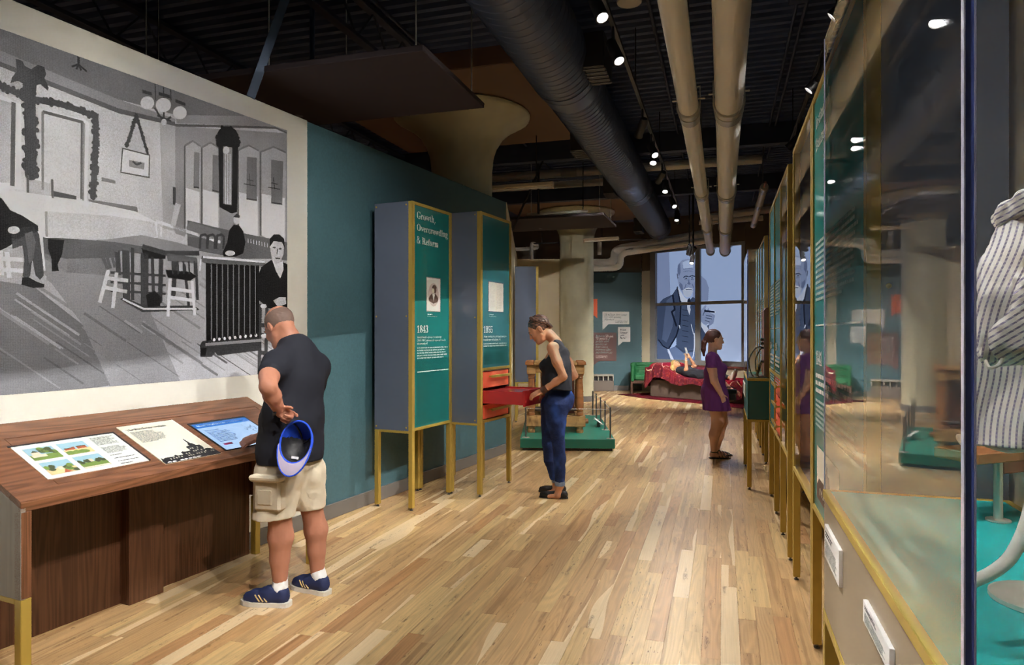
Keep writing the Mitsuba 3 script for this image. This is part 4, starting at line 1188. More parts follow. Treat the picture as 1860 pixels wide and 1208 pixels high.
for i, (t, xr) in enumerate((('Mental health reformer Dorothea Dix', 802), ('(1802-1887) advocates for improved care for', 809.5), ('the mentally ill.', 777))):
    xa, za = F(757.5, 614.5 + i * 5.8)
    it.append((fit(t, xa, za, F(xr, 614)[0] - xa, 0.019, 'serif', 'bi'), 'm_text_white', 2))
x0, z0 = F(757.5, 631)
x1 = F(812.5, 631)[0]
it += [(g, 'm_text_dim', 2) for g in greeked(x0, z0, x1 - x0, 5, 0.0225, 0.0115, 0.08, rg)]
zl = F(757.5, 676)[1]
it.append((sbox(x0, zl - 0.004, F(814.5, 672)[0], zl + 0.004), 'm_text_white', 2))
# oval portrait of a woman in a dark dress
p0, p1 = F(774, 566), F(800, 505)
X0, X1, Z0, Z1 = p0[0], p1[0], p0[1], F(774, 502.5)[1]
W, H = X1 - X0, Z1 - Z0
it += [(sbox(X0, Z0, X1, Z1), 'm_ink_grey', 2), (sbox(X0 + .008, Z0 + .008, X1 - .008, Z1 - .008), 'm_paper', 3)]
el = lambda cx, cz, rx, rz: Polygon([(X0 + W * (cx + rx * math.cos(a)), Z0 + H * (cz + rz * math.sin(a))) for a in np.linspace(0, 6.283, 25)[:-1]])
it += [(el(.5, .50, .36, .34), mat('m_vignette', lin(206, 190, 182), 0.7), 4), (Polygon([(X0 + W * x, Z0 + H * z) for x, z in ((.16, .36), (.22, .30), (.5, .24), (.78, .30), (.84, .38), (.76, .46), (.62, .54), (.5, .56), (.38, .53), (.24, .46))]), 'm_sepia', 5),
       (Polygon([(X0 + W * x, Z0 + H * z) for x, z in ((.40, .54), (.50, .30), (.58, .54))]), 'm_paper', 6), (el(.48, .62, .10, .09), 'm_sepia_mid', 6), (el(.54, .70, .15, .09), 'm_sepia', 7), (el(.60, .62, .07, .07), 'm_sepia', 7), (el(.45, .615, .085, .075), 'm_print_cream', 8)]
xa, za = F(776, 570)
it += [(g, 'm_text_white', 2) for g in greeked(xa, za, W * 0.35, 1, 0.01, 0.008, 0, rg)] + [(g, 'm_text_dim', 2) for g in greeked(xa, za - 0.018, W * 0.7, 1, 0.01, 0.006, 0, rg)]
C1.prints(fp, it)
# --- cabinet 1855 with drawers
C2 = wall_cab('tall brass framed cabinet headed 1855 with red and orange drawers, one pulled open', 5.642, 6.325, 0.792, 0.692, legs_mid=(0.305,))
w = C2.w
ZM = 1.185
C2.box('middle_rail', POST, w - POST, 0, POST, ZM - 0.013, ZM + 0.013, 'm_brass')
fp = C2.panel(POST, w - POST, ZM + 0.013, C2.z1 - 0.026, 'm_teal_panel_b')
F = lambda x, y: C2.front(x, y)
it = hatch(POST + 0.03, w - POST - 0.03, ZM + 0.04, F(880, 625)[1], 44)
xa, za = F(878.3, 604.6)
it.append((fit('1855', xa, za, F(894.5, 604)[0] - xa, F(878.3, 592)[1] - za), 'm_text_white', 2))
for i, (t, xr) in enumerate((('The nation\'s first federally funded psychiatric', 920), ('hospital opens in Washington, DC.', 910))):
    xa, za = F(878.3, 613.2 + i * 5.6)
    it.append((fit(t, xa, za, F(xr, 614)[0] - xa, 0.019, 'serif', 'bold'), 'm_text_white', 2))
x0, z0 = F(878.3, 623.5)
it += [(g, 'm_text_dim', 2) for g in greeked(x0, z0, F(921, 623)[0] - x0, 2, 0.022, 0.0115, 0.1, rg)]
X0, Z0 = F(886.5, 566.5)
X1, Z1 = F(914.5, 567)[0], F(886.5, 510)[1]
W, H = X1 - X0, Z1 - Z0
it += [(sbox(X0, Z0, X1, Z1), 'm_bluegray', 2), (sbox(X0 + .008, Z0 + .008, X1 - .008, Z1 - .008), 'm_print_cream', 3)]
it += [(LineString([(X0 + W * .5, Z0 + .01), (X0 + W * .5, Z1 - .012)]).buffer(.0012), 'm_print_sand', 4)]
for a in (.08, .55): it += [(g, mat('m_ink_faint', lin(196, 190, 172), 0.7), 4) for g in greeked(X0 + W * a, Z1 - H * .10, W * .36, 22, H * .036, H * .012, .3, rg)]
xa, za = F(888, 570.5)
it += [(g, 'm_text_dim', 2) for g in greeked(xa, za, W * 0.3, 1, 0.01, 0.008, 0, rg)] + [(g, 'm_text_dim', 2) for g in greeked(xa, za - 0.018, W * 0.45, 1, 0.01, 0.006, 0, rg)]
C2.prints(fp, it)
# drawer bank
obj('inner_frame', frame_mesh(cat_([bx(POST, POST + 0.008, 0.004, 0.05, C2.z0 + .026, ZM - .013), bx(w - POST - .008, w - POST, .004, .05, C2.z0 + .026, ZM - .013), bx(POST, w - POST, .004, .05, ZM - .021, ZM - .013)]), C2.O, C2.ex, C2.ey, EZ), 'm_sepia', C2.k)
dx0, dx1 = POST + 0.009, w - POST - 0.009
def drawer(cab, dx0, dx1, z0, z1, pull, hx0, hx1, m='m_drawer'):
    d = thing('x', None, None) if False else None
    face = cab.box('drawer', dx0, dx1, -pull + 0.012, -pull + 0.030, z0, z1, m, 0.002)
    h = cab.box('handle', hx0, hx1, -pull - 0.032, -pull - 0.020, z1 - 0.062, z1 - 0.036, 'm_brass', 0.002, face)
    for x in (hx0 + 0.015, hx1 - 0.03): cab.box('handle_post', x, x + 0.012, -pull - 0.021, -pull + 0.013, z1 - 0.055, z1 - 0.043, 'm_brass', 0.001, face)
    return face
drawer(C2, dx0, dx1, 1.005, 1.160, 0.0, dx0 + 0.13, dx1 - 0.01)
drawer(C2, dx0, dx1, 0.712, 0.845, 0.0, dx0 + 0.13, dx1 - 0.01)
f = drawer(C2, dx0, dx1, 0.852, 0.998, 0.435, dx0 + 0.14, dx1 - 0.10, 'm_red')
for a, b in ((dx0 + 0.004, dx0 + 0.018), (dx1 - 0.018, dx1 - 0.004)): C2.box('drawer_side', a, b, -0.405, 0.16, 0.866, 0.985, 'm_red', 0.002, f)
C2.box('drawer_back', dx0 + 0.018, dx1 - 0.018, 0.145, 0.16, 0.866, 0.985, 'm_red', 0.002, f)
C2.box('drawer_bottom', dx0 + 0.018, dx1 - 0.018, -0.405, 0.15, 0.866, 0.874, 'm_red', 0.002, f)
C2.box('drawer_tray', dx0 + 0.018, dx1 - 0.018, -0.405, 0.145, 0.965, 0.972, 'm_glass_dark', 0.001, f)
C2.box('drawer_cavity', dx0, dx1, 0.165, 0.172, 0.70, 1.165, 'm_black', 0.0)
# --- far cabinet at the beige partition
s_, c_ = cam2w(0.45, 11.66)
ex3 = np.array([*cam2w(0.03, 0.9995), 0]); ey3 = np.array([*cam2w(-0.9995, 0.03), 0])
C3 = Cab('tall blue grey cabinet before the beige partition, its side panel towards us', [s_, c_, 0], ex3, ey3, 0.66, 0.40, side='m_bluegray_gloss')
C3.panel(POST, 0.66 - POST, C3.z0 + .026, C3.z1 - .026, 'm_teal_panel_b')

# --- right hand row: fronts face the gallery (towards -x), reading from far to near
RX, RY = np.array([0, -1.0, 0]), np.array([1.0, 0, 0])
def right_cab(label, c_far, c_near, s=0.415, d=0.37, **kw):
    return Cab(label, [s, c_far, 0], RX, RY, c_far - c_near, d, **kw)
def text_bay(cab, x0, x1, z0, z1, m, head=None, year=None, paras=2, pic=None):
    fp = cab.panel(x0, x1, z0, z1, m)
    it, w = [], x1 - x0
    if head:
        for i, t in enumerate(head): it.append((txt(t, 0.060, x0 + w * 0.06, z1 - 0.15 - i * 0.105), 'm_text_white', 2))
    zt = (z0 + z1) / 2
    if year: it.append((txt(year, 0.065, x0 + w * 0.06, 1.38), 'm_text_white', 2))
    it += [(g, 'm_text_white', 2) for g in greeked(x0 + w * .06, 1.34, w * .8, 3, .034, .019, .2, rg)]
    it += [(g, 'm_text_dim', 2) for g in greeked(x0 + w * .06, 1.22, w * .85, 6, .0225, .0115, .1, rg)]
    it.append((sbox(x0 + w * .06, 1.56, x1 - w * .06, 1.567), 'm_text_white', 2))
    it += [(g, 'm_text_dim', 2) for g in greeked(x0 + w * .06, 1.95, w * .85, 11, .026, .013, .15, rg)]
    if pic: it += [(sbox(x0 + w * .1, z0 + .06, x0 + w * .6, z0 + .30), 'm_print_cream', 2), (Polygon([(x0 + w * a, z0 + .06 + b) for a, b in ((.1, 0), (.1, .06), (.16, .10), (.28, .10), (.30, .16), (.33, .16), (.35, .21), (.37, .16), (.40, .16), (.42, .10), (.54, .10), (.6, .05), (.6, 0))]), 'm_sepia', 3)] + [(sbox(x0 + w * a, z0 + .09, x0 + w * (a + .012), z0 + .12), 'm_print_cream', 4) for a in (.18, .22, .26, .44, .48, .52)]
    cab.prints(fp, it)
    return fp
CT_ = right_cab('wide brass framed cabinet with a dark green text panel dated 1841', 3.625, 2.292)
text_bay(CT_, POST, CT_.w - POST, CT_.z0 + .026, CT_.z1 - .026, 'm_teal_panel', ('Institutional', 'Treatment'), '1841', pic=True)
CA = right_cab('brass framed cabinet with a clear mirror-like pane next to the green text panel', 4.58, 3.638)
CA.pane(POST, CA.w - POST, CA.z0 + .026, CA.z1 - .026)
CA.box('inner_panel', 0.012, CA.w - 0.012, 0.30, 0.31, CA.z0 + .012, CA.z1 - .012, 'm_offwhite')
CA.box('framed_print', 0.25, 0.70, 0.285, 0.30, 1.35, 1.95, 'm_sepia')
CB = right_cab('long brass framed cabinet of three bays with orange drawers, opposite the open red drawer', 6.84, 4.92, mids=(0.64, 1.28))
b0, b1 = CB.z0 + .026, CB.z1 - .026
CB.box('middle_rail', POST, 0.64, 0, POST, 1.172, 1.198, 'm_brass')
CB.box('middle_rail', 0.665, 1.28, 0, POST, 1.172, 1.198, 'm_brass')
text_bay(CB, POST, 0.64, 1.198, b1, 'm_teal_panel_b', None, '1908')
text_bay(CB, 0.665, 1.28, 1.198, b1, 'm_teal_panel', None, '1900')
CB.pane(1.305, CB.w - POST, b0, b1)
CB.box('inner_panel', 1.305, CB.w - 0.012, 0.30, 0.31, b0, b1, 'm_offwhite')
for z in (0.712, 0.865, 1.018):
    drawer(CB, 0.668, 1.277, z, z + 0.145, 0.0, 0.80, 1.26)
CB.panel(POST, 0.64, b0, 1.172, 'm_teal_panel_b')
RG = 'tall cabinets at the far right of the gallery'
for i, (cf, cn, m, yr) in enumerate(((9.08, 8.47, 'm_teal_panel', '1938'), (9.69, 9.09, 'm_teal_panel_b', '1946'), (10.30, 9.70, 'm_teal_panel', '1954'), (10.91, 10.31, 'm_teal_panel_b', '1963'))):
    cb = right_cab(('nearest', 'second', 'third', 'farthest')[i] + ' of the four tall brass framed cabinets beyond the dark wooden box', cf, cn, 0.462, 0.33, group=RG)
    text_bay(cb, POST, cb.w - POST, cb.z0 + .026, cb.z1 - .026, m, None, yr)

# --- clear cases on brass legs
class Case:
    def __init__(self, label, s0, s1, c0, c1, z0, zr, zt, m_front, m_base, edge=0.0105, name='clear_display_case', top_label=None):
        k = self.k = thing(name, label, 'display case')
        self.s0, self.s1, self.c0, self.c1, self.z0, self.zr, self.zt = s0, s1, c0, c1, z0, zr, zt
        P_ = POST
        for s in (s0, s1 - P_):
            for c in (c0, c1 - P_):
                lg = obj('leg', cbox(s, s + P_, c, c + P_, 0.022, z0, 0.002), 'm_brass', k)
                obj('glide', lathe([(0.014, 0.0), (0.014, 0.006), (0.006, 0.008), (0.006, 0.024)], 12).apply_translation([s + P_ / 2, c + P_ / 2, 0]), 'm_steel_dark', lg)
        for nm, z, h in (('bottom_rail', z0, 0.024), ('top_rail', zr - 0.026, 0.026)):
            for a in ((s0, s0 + 0.02, c0, c1), (s1 - 0.02, s1, c0, c1), (s0 + 0.02, s1 - 0.02, c0, c0 + 0.02), (s0 + 0.02, s1 - 0.02, c1 - 0.02, c1)):
                obj(nm, cbox(a[0], a[1], a[2], a[3], z, z + h, 0.002), 'm_brass', k)
        obj('front_panel', cbox(s0 + 0.004, s0 + 0.014, c0 + 0.004, c1 - 0.004, z0 + 0.024, zr - 0.026, 0.001), m_front, k)
        obj('base_box', cbox(s0 + 0.016, s1 - 0.006, c0 + 0.006, c1 - 0.006, z0 + 0.012, zr - 0.028, 0.001), m_base, k)
        obj('deck', cbox(s0 + 0.016, s1 - 0.006, c0 + 0.006, c1 - 0.006, zr - 0.028, zr - 0.002, 0.001), 'm_turquoise' if m_front == 'm_taupe' else 'm_teal_deck', k)
        h = numbered('acrylic_hood', k)
        e = 0.005
        def sheet(nm, v):
            obj(nm, trimesh.Trimesh(np.array(v, float), [[0, 1, 2], [0, 2, 3]], process=False), 'm_acrylic', h)
        a0, a1, b0, b1 = s0 + e, s1 - e, c0 + e, c1 - e
        sheet('front_pane', [(a0, b0, zr), (a0, b1, zr), (a0, b1, zt), (a0, b0, zt)])
        if edge > 0.01: sheet('front_pane', [(a0 + 0.012, b0 + 0.02, zr), (a0 + 0.012, b1 - 0.02, zr), (a0 + 0.012, b1 - 0.02, zt), (a0 + 0.012, b0 + 0.02, zt)])
        sheet('end_pane', [(a0, b0, zr), (a1, b0, zr), (a1, b0, zt), (a0, b0, zt)])
        sheet('end_pane', [(a0, b1, zr), (a1, b1, zr), (a1, b1, zt), (a0, b1, zt)])
        sheet('rear_pane', [(a1, b0, zr), (a1, b1, zr), (a1, b1, zt), (a1, b0, zt)])
        sheet('top_pane', [(a0, b0, zt), (a1, b0, zt), (a1, b1, zt), (a0, b1, zt)])
        for (s, c, e_) in ((a0, b0, edge), (a0, b1, 0.004)):
            obj('pane_edge', cbox(s - e_ / 2, s + e_ / 2, c - e_ / 2, c + e_ / 2, zr, zt, 0.001), 'm_acrylic_edge' if e_ > 0.006 else 'm_edge_pale', h)
            if e_ > 0.006:
                obj('pane_edge', cbox(s - e_ / 2 - 0.0015, s - e_ / 2 + 0.0005, c - e_ / 2 - 0.001, c + e_ / 2, zr, zt, 0.0004), 'm_edge_pale', h)
                obj('pane_edge', cbox(s + e_ / 2 - 0.0005, s + e_ / 2 + 0.002, c - e_ / 2 - 0.001, c - e_ / 2 + 0.002, zr, zt, 0.0004), 'm_edge_pale', h)
NV = Case('large clear acrylic case on a taupe base with two white labels, at the right edge', 0.293, 0.785, 0.995, 2.286, 0.66, 1.05, 2.43, 'm_taupe', 'm_teal_case')
FV = Case('clear acrylic case on a dark teal box holding a tall dark wooden box', 0.2266, 0.76, 7.036, 8.28, 0.66, 1.085, 2.34, 'm_teal_case', 'm_teal_case', 0.008)
def label_plate(label, c0, c1, z0, z1, case, tilt=0.0):
    k = thing('label_plate', label, 'label')
    s = case.s0
    obj('plate', cbox(s - 0.006, s + 0.0038, c0, c1, z0, z1, 0.001), 'm_white', k)
    W, H = c1 - c0, z1 - z0
    it = [(g, 'm_ink', 1) for g in greeked(W * .08, H * .86, W * .5, 2, H * .10, H * .045, .2, rg)] + [(g, 'm_ink_grey', 1) for g in greeked(W * .08, H * .58, W * .8, 7, H * .068, H * .03, .15, rg)]
    stack_print(k, np.array([s - 0.006, c1, z0]), RX, EZ, -RY, it, 0.0003)
def cz(px, py, s):
    q = on_plane(px, py, [s, 0, 0], [1, 0, 0]); return q[1], q[2]
for lb, a, b in (('farther of the two white label plates on the taupe base', (1497.5, 951), (1523.5, 1067)), ('nearer of the two white label plates on the taupe base', (1567.5, 1088), (1615, 1225))):
    ca, za = cz(*a, NV.s0 - 0.006)
    cb, zb = cz(*b, NV.s0 - 0.006)
    label_plate(lb, cb, ca, max(zb, 0.70), min(za, 1.01), NV)
for lb, a, b in (('white label plate on the dark teal case, near its corner', (1349.5, 690), (1352.8, 712)),):
    ca, za = cz(*a, FV.s0 - 0.006); cb, zb = cz(*b, FV.s0 - 0.006)
    label_plate(lb, max(cb, 7.1), ca, za - 0.14, za, FV)
# tall dark wooden box with cables in the far case
k = thing('wooden_apparatus', 'tall dark brown wooden box standing in the clear case', 'apparatus')
bxp = Polygon([(-0.06, 0), (0.06, 0), (0.06, 0.66), (0.04, 0.69), (-0.04, 0.69), (-0.06, 0.66)])
q = P(1393, 640, 7.25)
obj('cabinet', frame_mesh(extrude(bxp, 0.40), [q[0] - 0.0, 7.12, 1.085], [1, 0, 0], [0, 0, 1], [0, -1, 0]).apply_translation([0, 0.42, 0]), mat('m_mahogany', proc(lambda p, n, uv: mix(mi.Color3f(lin(84, 44, 32)), mi.Color3f(lin(118, 66, 48)), fbm(p.x * 60, p.y * 60, p.z * 3))), 0.3), k)
obj('base_plate', cbox(q[0] - 0.20, q[0] + 0.08, 7.12, 7.56, 1.084, 1.094, 0.003), 'm_black', k)
for z in (1.42, 1.46, 1.24): obj('knob', lathe([(0.014, 0), (0.016, 0.02), (0.010, 0.03)], 14).apply_transform(trimesh.transformations.rotation_matrix(-math.pi / 2, [0, 1, 0])).apply_translation([q[0] - 0.06, 7.2, z]), 'm_black_gloss', k, smooth=40)
for x0, x1, hh in ((-0.19, -0.06, 0.30), (-0.13, -0.06, 0.29)):
    pts = spline([(q[0] - 0.062, 7.18, 1.085 + hh), (q[0] + x0 * 0.7, 7.17, 1.085 + hh - 0.01), (q[0] + x0 - 0.01, 7.16, 1.085 + hh * 0.55), (q[0] + x0 * 0.85, 7.16, 1.10), (q[0] + x0 * 0.3, 7.17, 1.10)], 8)
    obj('cable', tube(pts, 0.006, 8), 'm_black', k, smooth=40)
obj('handset', tube([(q[0] - 0.13, 7.15, 1.10), (q[0] - 0.085, 7.15, 1.235)], [0.014, 0.011], 10), 'm_black_gloss', k, smooth=40)
# ------------------------------------------------------------------ platform with the old wooden frame and its rope posts
def camdir(x, z): return np.array([*cam2w(x, z), 0.0])
PX, PY = camdir(0.9986, -0.0523), camdir(0.0523, 0.9986)
PO = np.array([*cam2w(1.324, 8.78), 0.0])           # front right corner of the platform, on the floor
def plat(m): return frame_mesh(m, PO, PX, PY, EZ)
def PLU(px, py, z=0.153):
    q = Fl(px, py, z) - PO
    return float(q @ PX), float(q @ PY)
k = thing('display_platform', 'low green platform with a dark toe kick under the old wooden frame', 'platform')
PWID = 1.22
obj('deck', plat(cbox(-PWID, 0, 0, 2.62, 0.035, 0.153, 0.003)), 'm_teal_deck', k)
obj('toe_kick', plat(bx(-PWID + 0.03, -0.03, 0.03, 2.59, 0.0, 0.035)), 'm_black', k)
PG = 'rope posts along the edge of the green platform'
tops = []
names = ['nearest of the five slim metal posts on the green platform', 'second nearest slim metal post on the green platform', 'third slim metal post on the green platform, by the small reading stand', 'fourth slim metal post on the green platform', 'farthest slim metal post on the green platform']
for nm, (bxp, byp) in zip(names, ((1108.6, 797), (1099, 781), (1090.9, 771), (1083, 762), (1076.7, 754.5))):
    q = Fl(bxp, byp, 0.153)
    kk = thing('barrier_post', nm, 'post', PG)
    obj('base_plate', lathe([(0.05, 0), (0.05, 0.006), (0.012, 0.010)], 24).apply_translation([q[0], q[1], 0.153]), 'm_steel', kk, smooth=40)
    obj('rod', tube([(q[0], q[1], 0.158), (q[0], q[1], 0.548)], 0.010, 14), 'm_steel_dark', kk, smooth=40)
    obj('cap', lathe([(0.011, 0), (0.011, 0.012), (0.006, 0.016)], 14).apply_translation([q[0], q[1], 0.546]), 'm_steel_dark', kk, smooth=40)
    tops.append(np.array([q[0], q[1], 0.535]))
farl = PO + PX * (-PWID + 0.07) + PY * 0.10 + EZ * 0.535
kk = thing('barrier_post', 'slim metal post on the left corner of the green platform behind the drawers', 'post', PG)
obj('rod', tube([(farl[0], farl[1], 0.158), (farl[0], farl[1], 0.548)], 0.010, 14), 'm_steel_dark', kk, smooth=40)
obj('base_plate', lathe([(0.05, 0), (0.05, 0.006), (0.012, 0.010)], 24).apply_translation([farl[0], farl[1], 0.153]), 'm_steel', kk, smooth=40)
obj('stretched_cord', tube([farl] + tops, 0.0035, 6), 'm_white', label='thin white cord strung between the slim posts of the green platform', cat='cord')
kk = thing('reading_stand', 'small slanted reading stand lying low at the edge of the green platform', 'stand')
q = Fl(1087, 775, 0.153)
st = frame_mesh(cbox(-0.11, 0.11, -0.07, 0.07, 0, 0.008, 0.002), q + EZ * 0.075, PY, -PX * 0.8 + EZ * 0.6, PX * 0.6 + EZ * 0.8)
obj('plate', st, 'm_white', kk)
obj('foot', frame_mesh(cbox(-0.02, 0.02, -0.02, 0.02, 0, 0.07, 0.002), q, PX, PY, EZ), 'm_steel_dark', kk)

def old_wood(base, dark):
    def fn(p, n, uv):
        g = fbm(p.x * 7 + p.z * 2, p.y * 7, p.z * 22, octaves=4)
        s = smoothstep(0.55, 0.75, fbm(p.x * 18, p.y * 18, p.z * 6, octaves=3))
        return mix(mi.Color3f(lin(*base)), mi.Color3f(lin(*dark)), dr.clip(g * 0.8 + s * 0.4, 0, 1))
    return fn
mat('m_old_wood', proc(old_wood((186, 146, 92), (96, 66, 38))), 0.55)
mat('m_old_wood_red', proc(old_wood((150, 98, 56), (84, 50, 30))), 0.45)
mat('m_iron', lin(60, 54, 50), 0.5, 0.5)
k = thing('wooden_stand', 'old pine wooden stand with turned corner posts and iron rods on the green platform', 'stand')
FO = PO + PX * PLU(1061, 787)[0] + PY * PLU(1061, 787)[1] + EZ * 0.153
FW, FD, FH = 0.78, 0.62, 0.99
def fr(m): return frame_mesh(m, FO, PX, PY, EZ)
for x in (-FW, -0.115):
    for y in (0.0, FD - 0.115):
        cx, cy = x + 0.058, y + 0.058
        prof = [(0.050, 0.0), (0.052, 0.035), (0.040, 0.05), (0.046, 0.07), (0.050, 0.085)]
        obj('foot', fr(lathe(prof, 20).apply_translation([cx, cy, 0])), 'm_old_wood', k, smooth=35)
        prof = [(0.046, 0.24), (0.048, 0.27), (0.036, 0.285), (0.050, 0.31), (0.055, 0.38), (0.048, 0.55), (0.042, 0.70), (0.040, 0.74), (0.050, 0.755), (0.040, 0.77), (0.052, 0.79), (0.052, 0.81)]
        obj('post', fr(lathe(prof, 20).apply_translation([cx, cy, 0])), 'm_old_wood_red', k, smooth=35)
        obj('post_block', fr(cbox(x - 0.004, x + 0.119, y - 0.004, y + 0.119, 0.805, 0.93, 0.006)), 'm_old_wood', k)
for y in (0.004, FD - 0.11):
    obj('lower_beam', fr(cbox(-FW - 0.02, 0.02, y, y + 0.106, 0.085, 0.235, 0.008)), 'm_old_wood', k)
    obj('upper_beam', fr(cbox(-FW + 0.118, -0.118, y + 0.01, y + 0.09, 0.825, 0.915, 0.006)), 'm_old_wood', k)
for x in (-FW + 0.01, -0.105):
    obj('side_beam', fr(cbox(x, x + 0.09, 0.115, FD - 0.115, 0.10, 0.22, 0.006)), 'm_old_wood', k)
    obj('side_beam', fr(cbox(x, x + 0.09, 0.119, FD - 0.119, 0.825, 0.915, 0.006)), 'm_old_wood', k)
for j in range(7):
    x = -FW - 0.03 + j * (FW + 0.06) / 7
    obj('top_board', fr(cbox(x + 0.003, x + (FW + 0.06) / 7 - 0.003, -0.03, FD + 0.03, 0.932 - 0.002 * (j % 2), 0.975 - 0.004 * (j % 3), 0.005)), 'm_old_wood' if j % 3 else 'm_old_wood_red', k)
for j in range(9):
    obj('iron_rod', fr(tube([(-FW + 0.1, 0.12 + j * 0.042, 0.30), (-0.1, 0.12 + j * 0.042, 0.30)], 0.010, 10)), 'm_iron', k, smooth=40)
for j in range(4):
    obj('inner_spindle', fr(lathe([(0.02, 0.23), (0.024, 0.35), (0.018, 0.6), (0.022, 0.82)], 14).apply_translation([-FW + 0.20 + j * 0.13, 0.40, 0])), 'm_old_wood_red', k, smooth=35)
obj('peg', fr(tube([(0.018, 0.06, 0.16), (0.06, 0.06, 0.16)], 0.035, 8)), 'm_old_wood_red', k)
obj('side_board', fr(cbox(-0.30, -0.12, 0.30, 0.34, 0.24, 0.80, 0.004)), mat('m_deep_wood', lin(74, 40, 28), 0.5), k)

# ------------------------------------------------------------------ speech bubble signs on the teal rear wall
RWX, RWN = camdir(1, 0), camdir(0, -1)
RWO = np.array([*cam2w(0, 18.0), 0.0])
def RU(px, py):
    Z = 18.0 - 0.012
    return (px - 930) / FPX * Z, HCAM - (py - 604) / FPX * Z
def bubble(label, pts, m, lines, ink, words=True, group='speech bubble signs on the teal wall'):
    k = thing('speech_bubble_sign', label, 'sign', group)
    poly = Polygon([RU(*q) for q in pts])
    obj('board', frame_mesh(extrude(poly, 0.010), RWO + RWN * 0.002, RWX, EZ, RWN), m, k)
    it = []
    for t, x, y, xr, h, mm, style in lines:
        xa, za = RU(x, y)
        it.append((fit(t, xa, za, RU(xr, y)[0] - xa, h, 'serif', style), mm, 0))
    stack_print(k, RWO + RWN * 0.012, RWX, EZ, RWN, it, 0.001)
s8 = 8.055
def c7(x, y): return 1070 + x / s8, 520 + y / s8
bubble('white speech bubble sign with grey words about 41 million Americans', [c7(195, 370), c7(588, 370), c7(588, 556), c7(285, 556), c7(197, 640)], 'm_white',
       [('41 million Americans', *c7(222, 430), c7(550, 0)[0], 0.055, 'm_ink_grey', 'bi'), ('live with anxiety', *c7(222, 466), c7(475, 0)[0], 0.055, 'm_ink_grey', 'bi'), ('disorders', *c7(222, 500), c7(365, 0)[0], 0.055, 'm_ink_grey', 'bi'), ('National Institute of', *c7(386, 516), c7(560, 0)[0], 0.028, 'm_ink_grey', 'bold'), ('Mental Health, 2005', *c7(386, 538), c7(556, 0)[0], 0.028, 'm_ink_grey', 'bold')], None)
bubble('white speech bubble sign that asks What brings you here?', [c7(420, 595), c7(604, 595), c7(604, 814), c7(492, 814), c7(424, 874)], 'm_white',
       [(t, *c7(455, y), c7(xr, 0)[0], 0.062, 'm_ink', 'bi') for t, y, xr in (('What', 652, 545), ('brings', 694, 558), ('you', 730, 515), ('here?', 770, 548))], None)
bubble('brown speech bubble sign with white words on psychotherapy', [c7(40, 678), c7(400, 678), c7(400, 1094), c7(145, 1094), c7(75, 1150), c7(40, 1150)], mat('m_brown_sign', lin(100, 66, 62), 0.6),
       [('Between', *c7(95, 744), c7(232, 0)[0], 0.062, 'm_text_dim', 'bi'), ('50 and', *c7(240, 748), c7(355, 0)[0], 0.070, 'm_white', 'bi'), ('70 percent', *c7(95, 784), c7(270, 0)[0], 0.070, 'm_white', 'bi'), ('of', *c7(278, 784), c7(310, 0)[0], 0.062, 'm_text_dim', 'bi')] +
       [(t, *c7(95, y), c7(xr, 0)[0], 0.058, 'm_text_dim', 'bi') for t, y, xr in (('people with', 822, 288), ('anxiety or', 862, 262), ('depression', 902, 275), ('improve after', 940, 325), ('psychotherapy', 980, 340))] +
       [('National Institute of', *c7(95, 1028), c7(272, 0)[0], 0.034, 'm_white', 'bold'), ('Mental Health, 2005', *c7(95, 1048), c7(266, 0)[0], 0.034, 'm_white', 'bold')], None)
bubble('orange speech bubble sign half hidden behind the column', [c7(-55, 185), c7(122, 185), c7(122, 468), c7(75, 430), c7(-55, 430)], 'm_orange',
       [('your', *c7(-40, 270), c7(60, 0)[0], 0.06, 'm_white', 'bi'), ('life?', *c7(-40, 330), c7(60, 0)[0], 0.06, 'm_white', 'bi')], None)
# heater under the signs
k = thing('wall_heater', 'low grey metal heater with dark slots at the foot of the teal wall', 'heater')
xa, _ = RU(1040, 700); xb, _ = RU(1113, 700)
_, zt = RU(1100, 680); zt = HCAM - (680 - 604) / FPX * 17.8
def rw(m): return frame_mesh(m, RWO, RWX, RWN, EZ) if False else frame_mesh(m, RWO, RWX, EZ, RWN)
obj('body', rw(cbox(xa, xb, 0.0, zt * 0.62, 0.01, 0.20, 0.008)), mat('m_heater_dark', lin(92, 82, 74), 0.5), k)
obj('grille_back', rw(bx(xa, xb, zt * 0.62, zt - 0.02, 0.02, 0.10)), 'm_black', k)
obj('top_cap', rw(cbox(xa, xb, zt - 0.05, zt, 0.01, 0.20, 0.008)), mat('m_heater', lin(168, 164, 154), 0.45), k)
n = 8
for j in range(n + 1):
    x = xa + (xb - xa - 0.03) * j / n
    obj('bar', rw(cbox(x, x + 0.03, zt * 0.62, zt - 0.05, 0.10, 0.19, 0.004)), 'm_heater', k)

# ------------------------------------------------------------------ tall window with the printed portrait, lit by daylight from behind
k = thing('portrait_window', 'tall four part window covered by a backlit portrait of a bearded man', 'window')
mat('m_win_frame', lin(138, 138, 136), 0.5)
mat('m_win_frame_dark', lin(76, 72, 64), 0.5)
fo = 0.0
for nm, a in (('outer_frame', (W0 - 0.07, W0 + 0.09, WZ0 - 0.05, WZ1)), ('outer_frame', (W1 - 0.09, W1, WZ0 - 0.05, WZ1)), ('outer_frame', (W0 + 0.09, W1 - 0.09, WZ0 - 0.05, WZ0 + 0.07)), ('outer_frame', (W0 + 0.09, W1 - 0.09, WZ1 - 0.08, WZ1))):
    obj(nm, win_box(a[0], a[1], -0.10, 0.012, a[2], a[3]), 'm_win_frame', k)
um0, um1 = KU(1263.5, 600, -0.05)[0], KU(1272.5, 600, -0.05)[0]
zm0, zm1 = KU(1270, 553.5, -0.05)[1], KU(1270, 548, -0.05)[1]
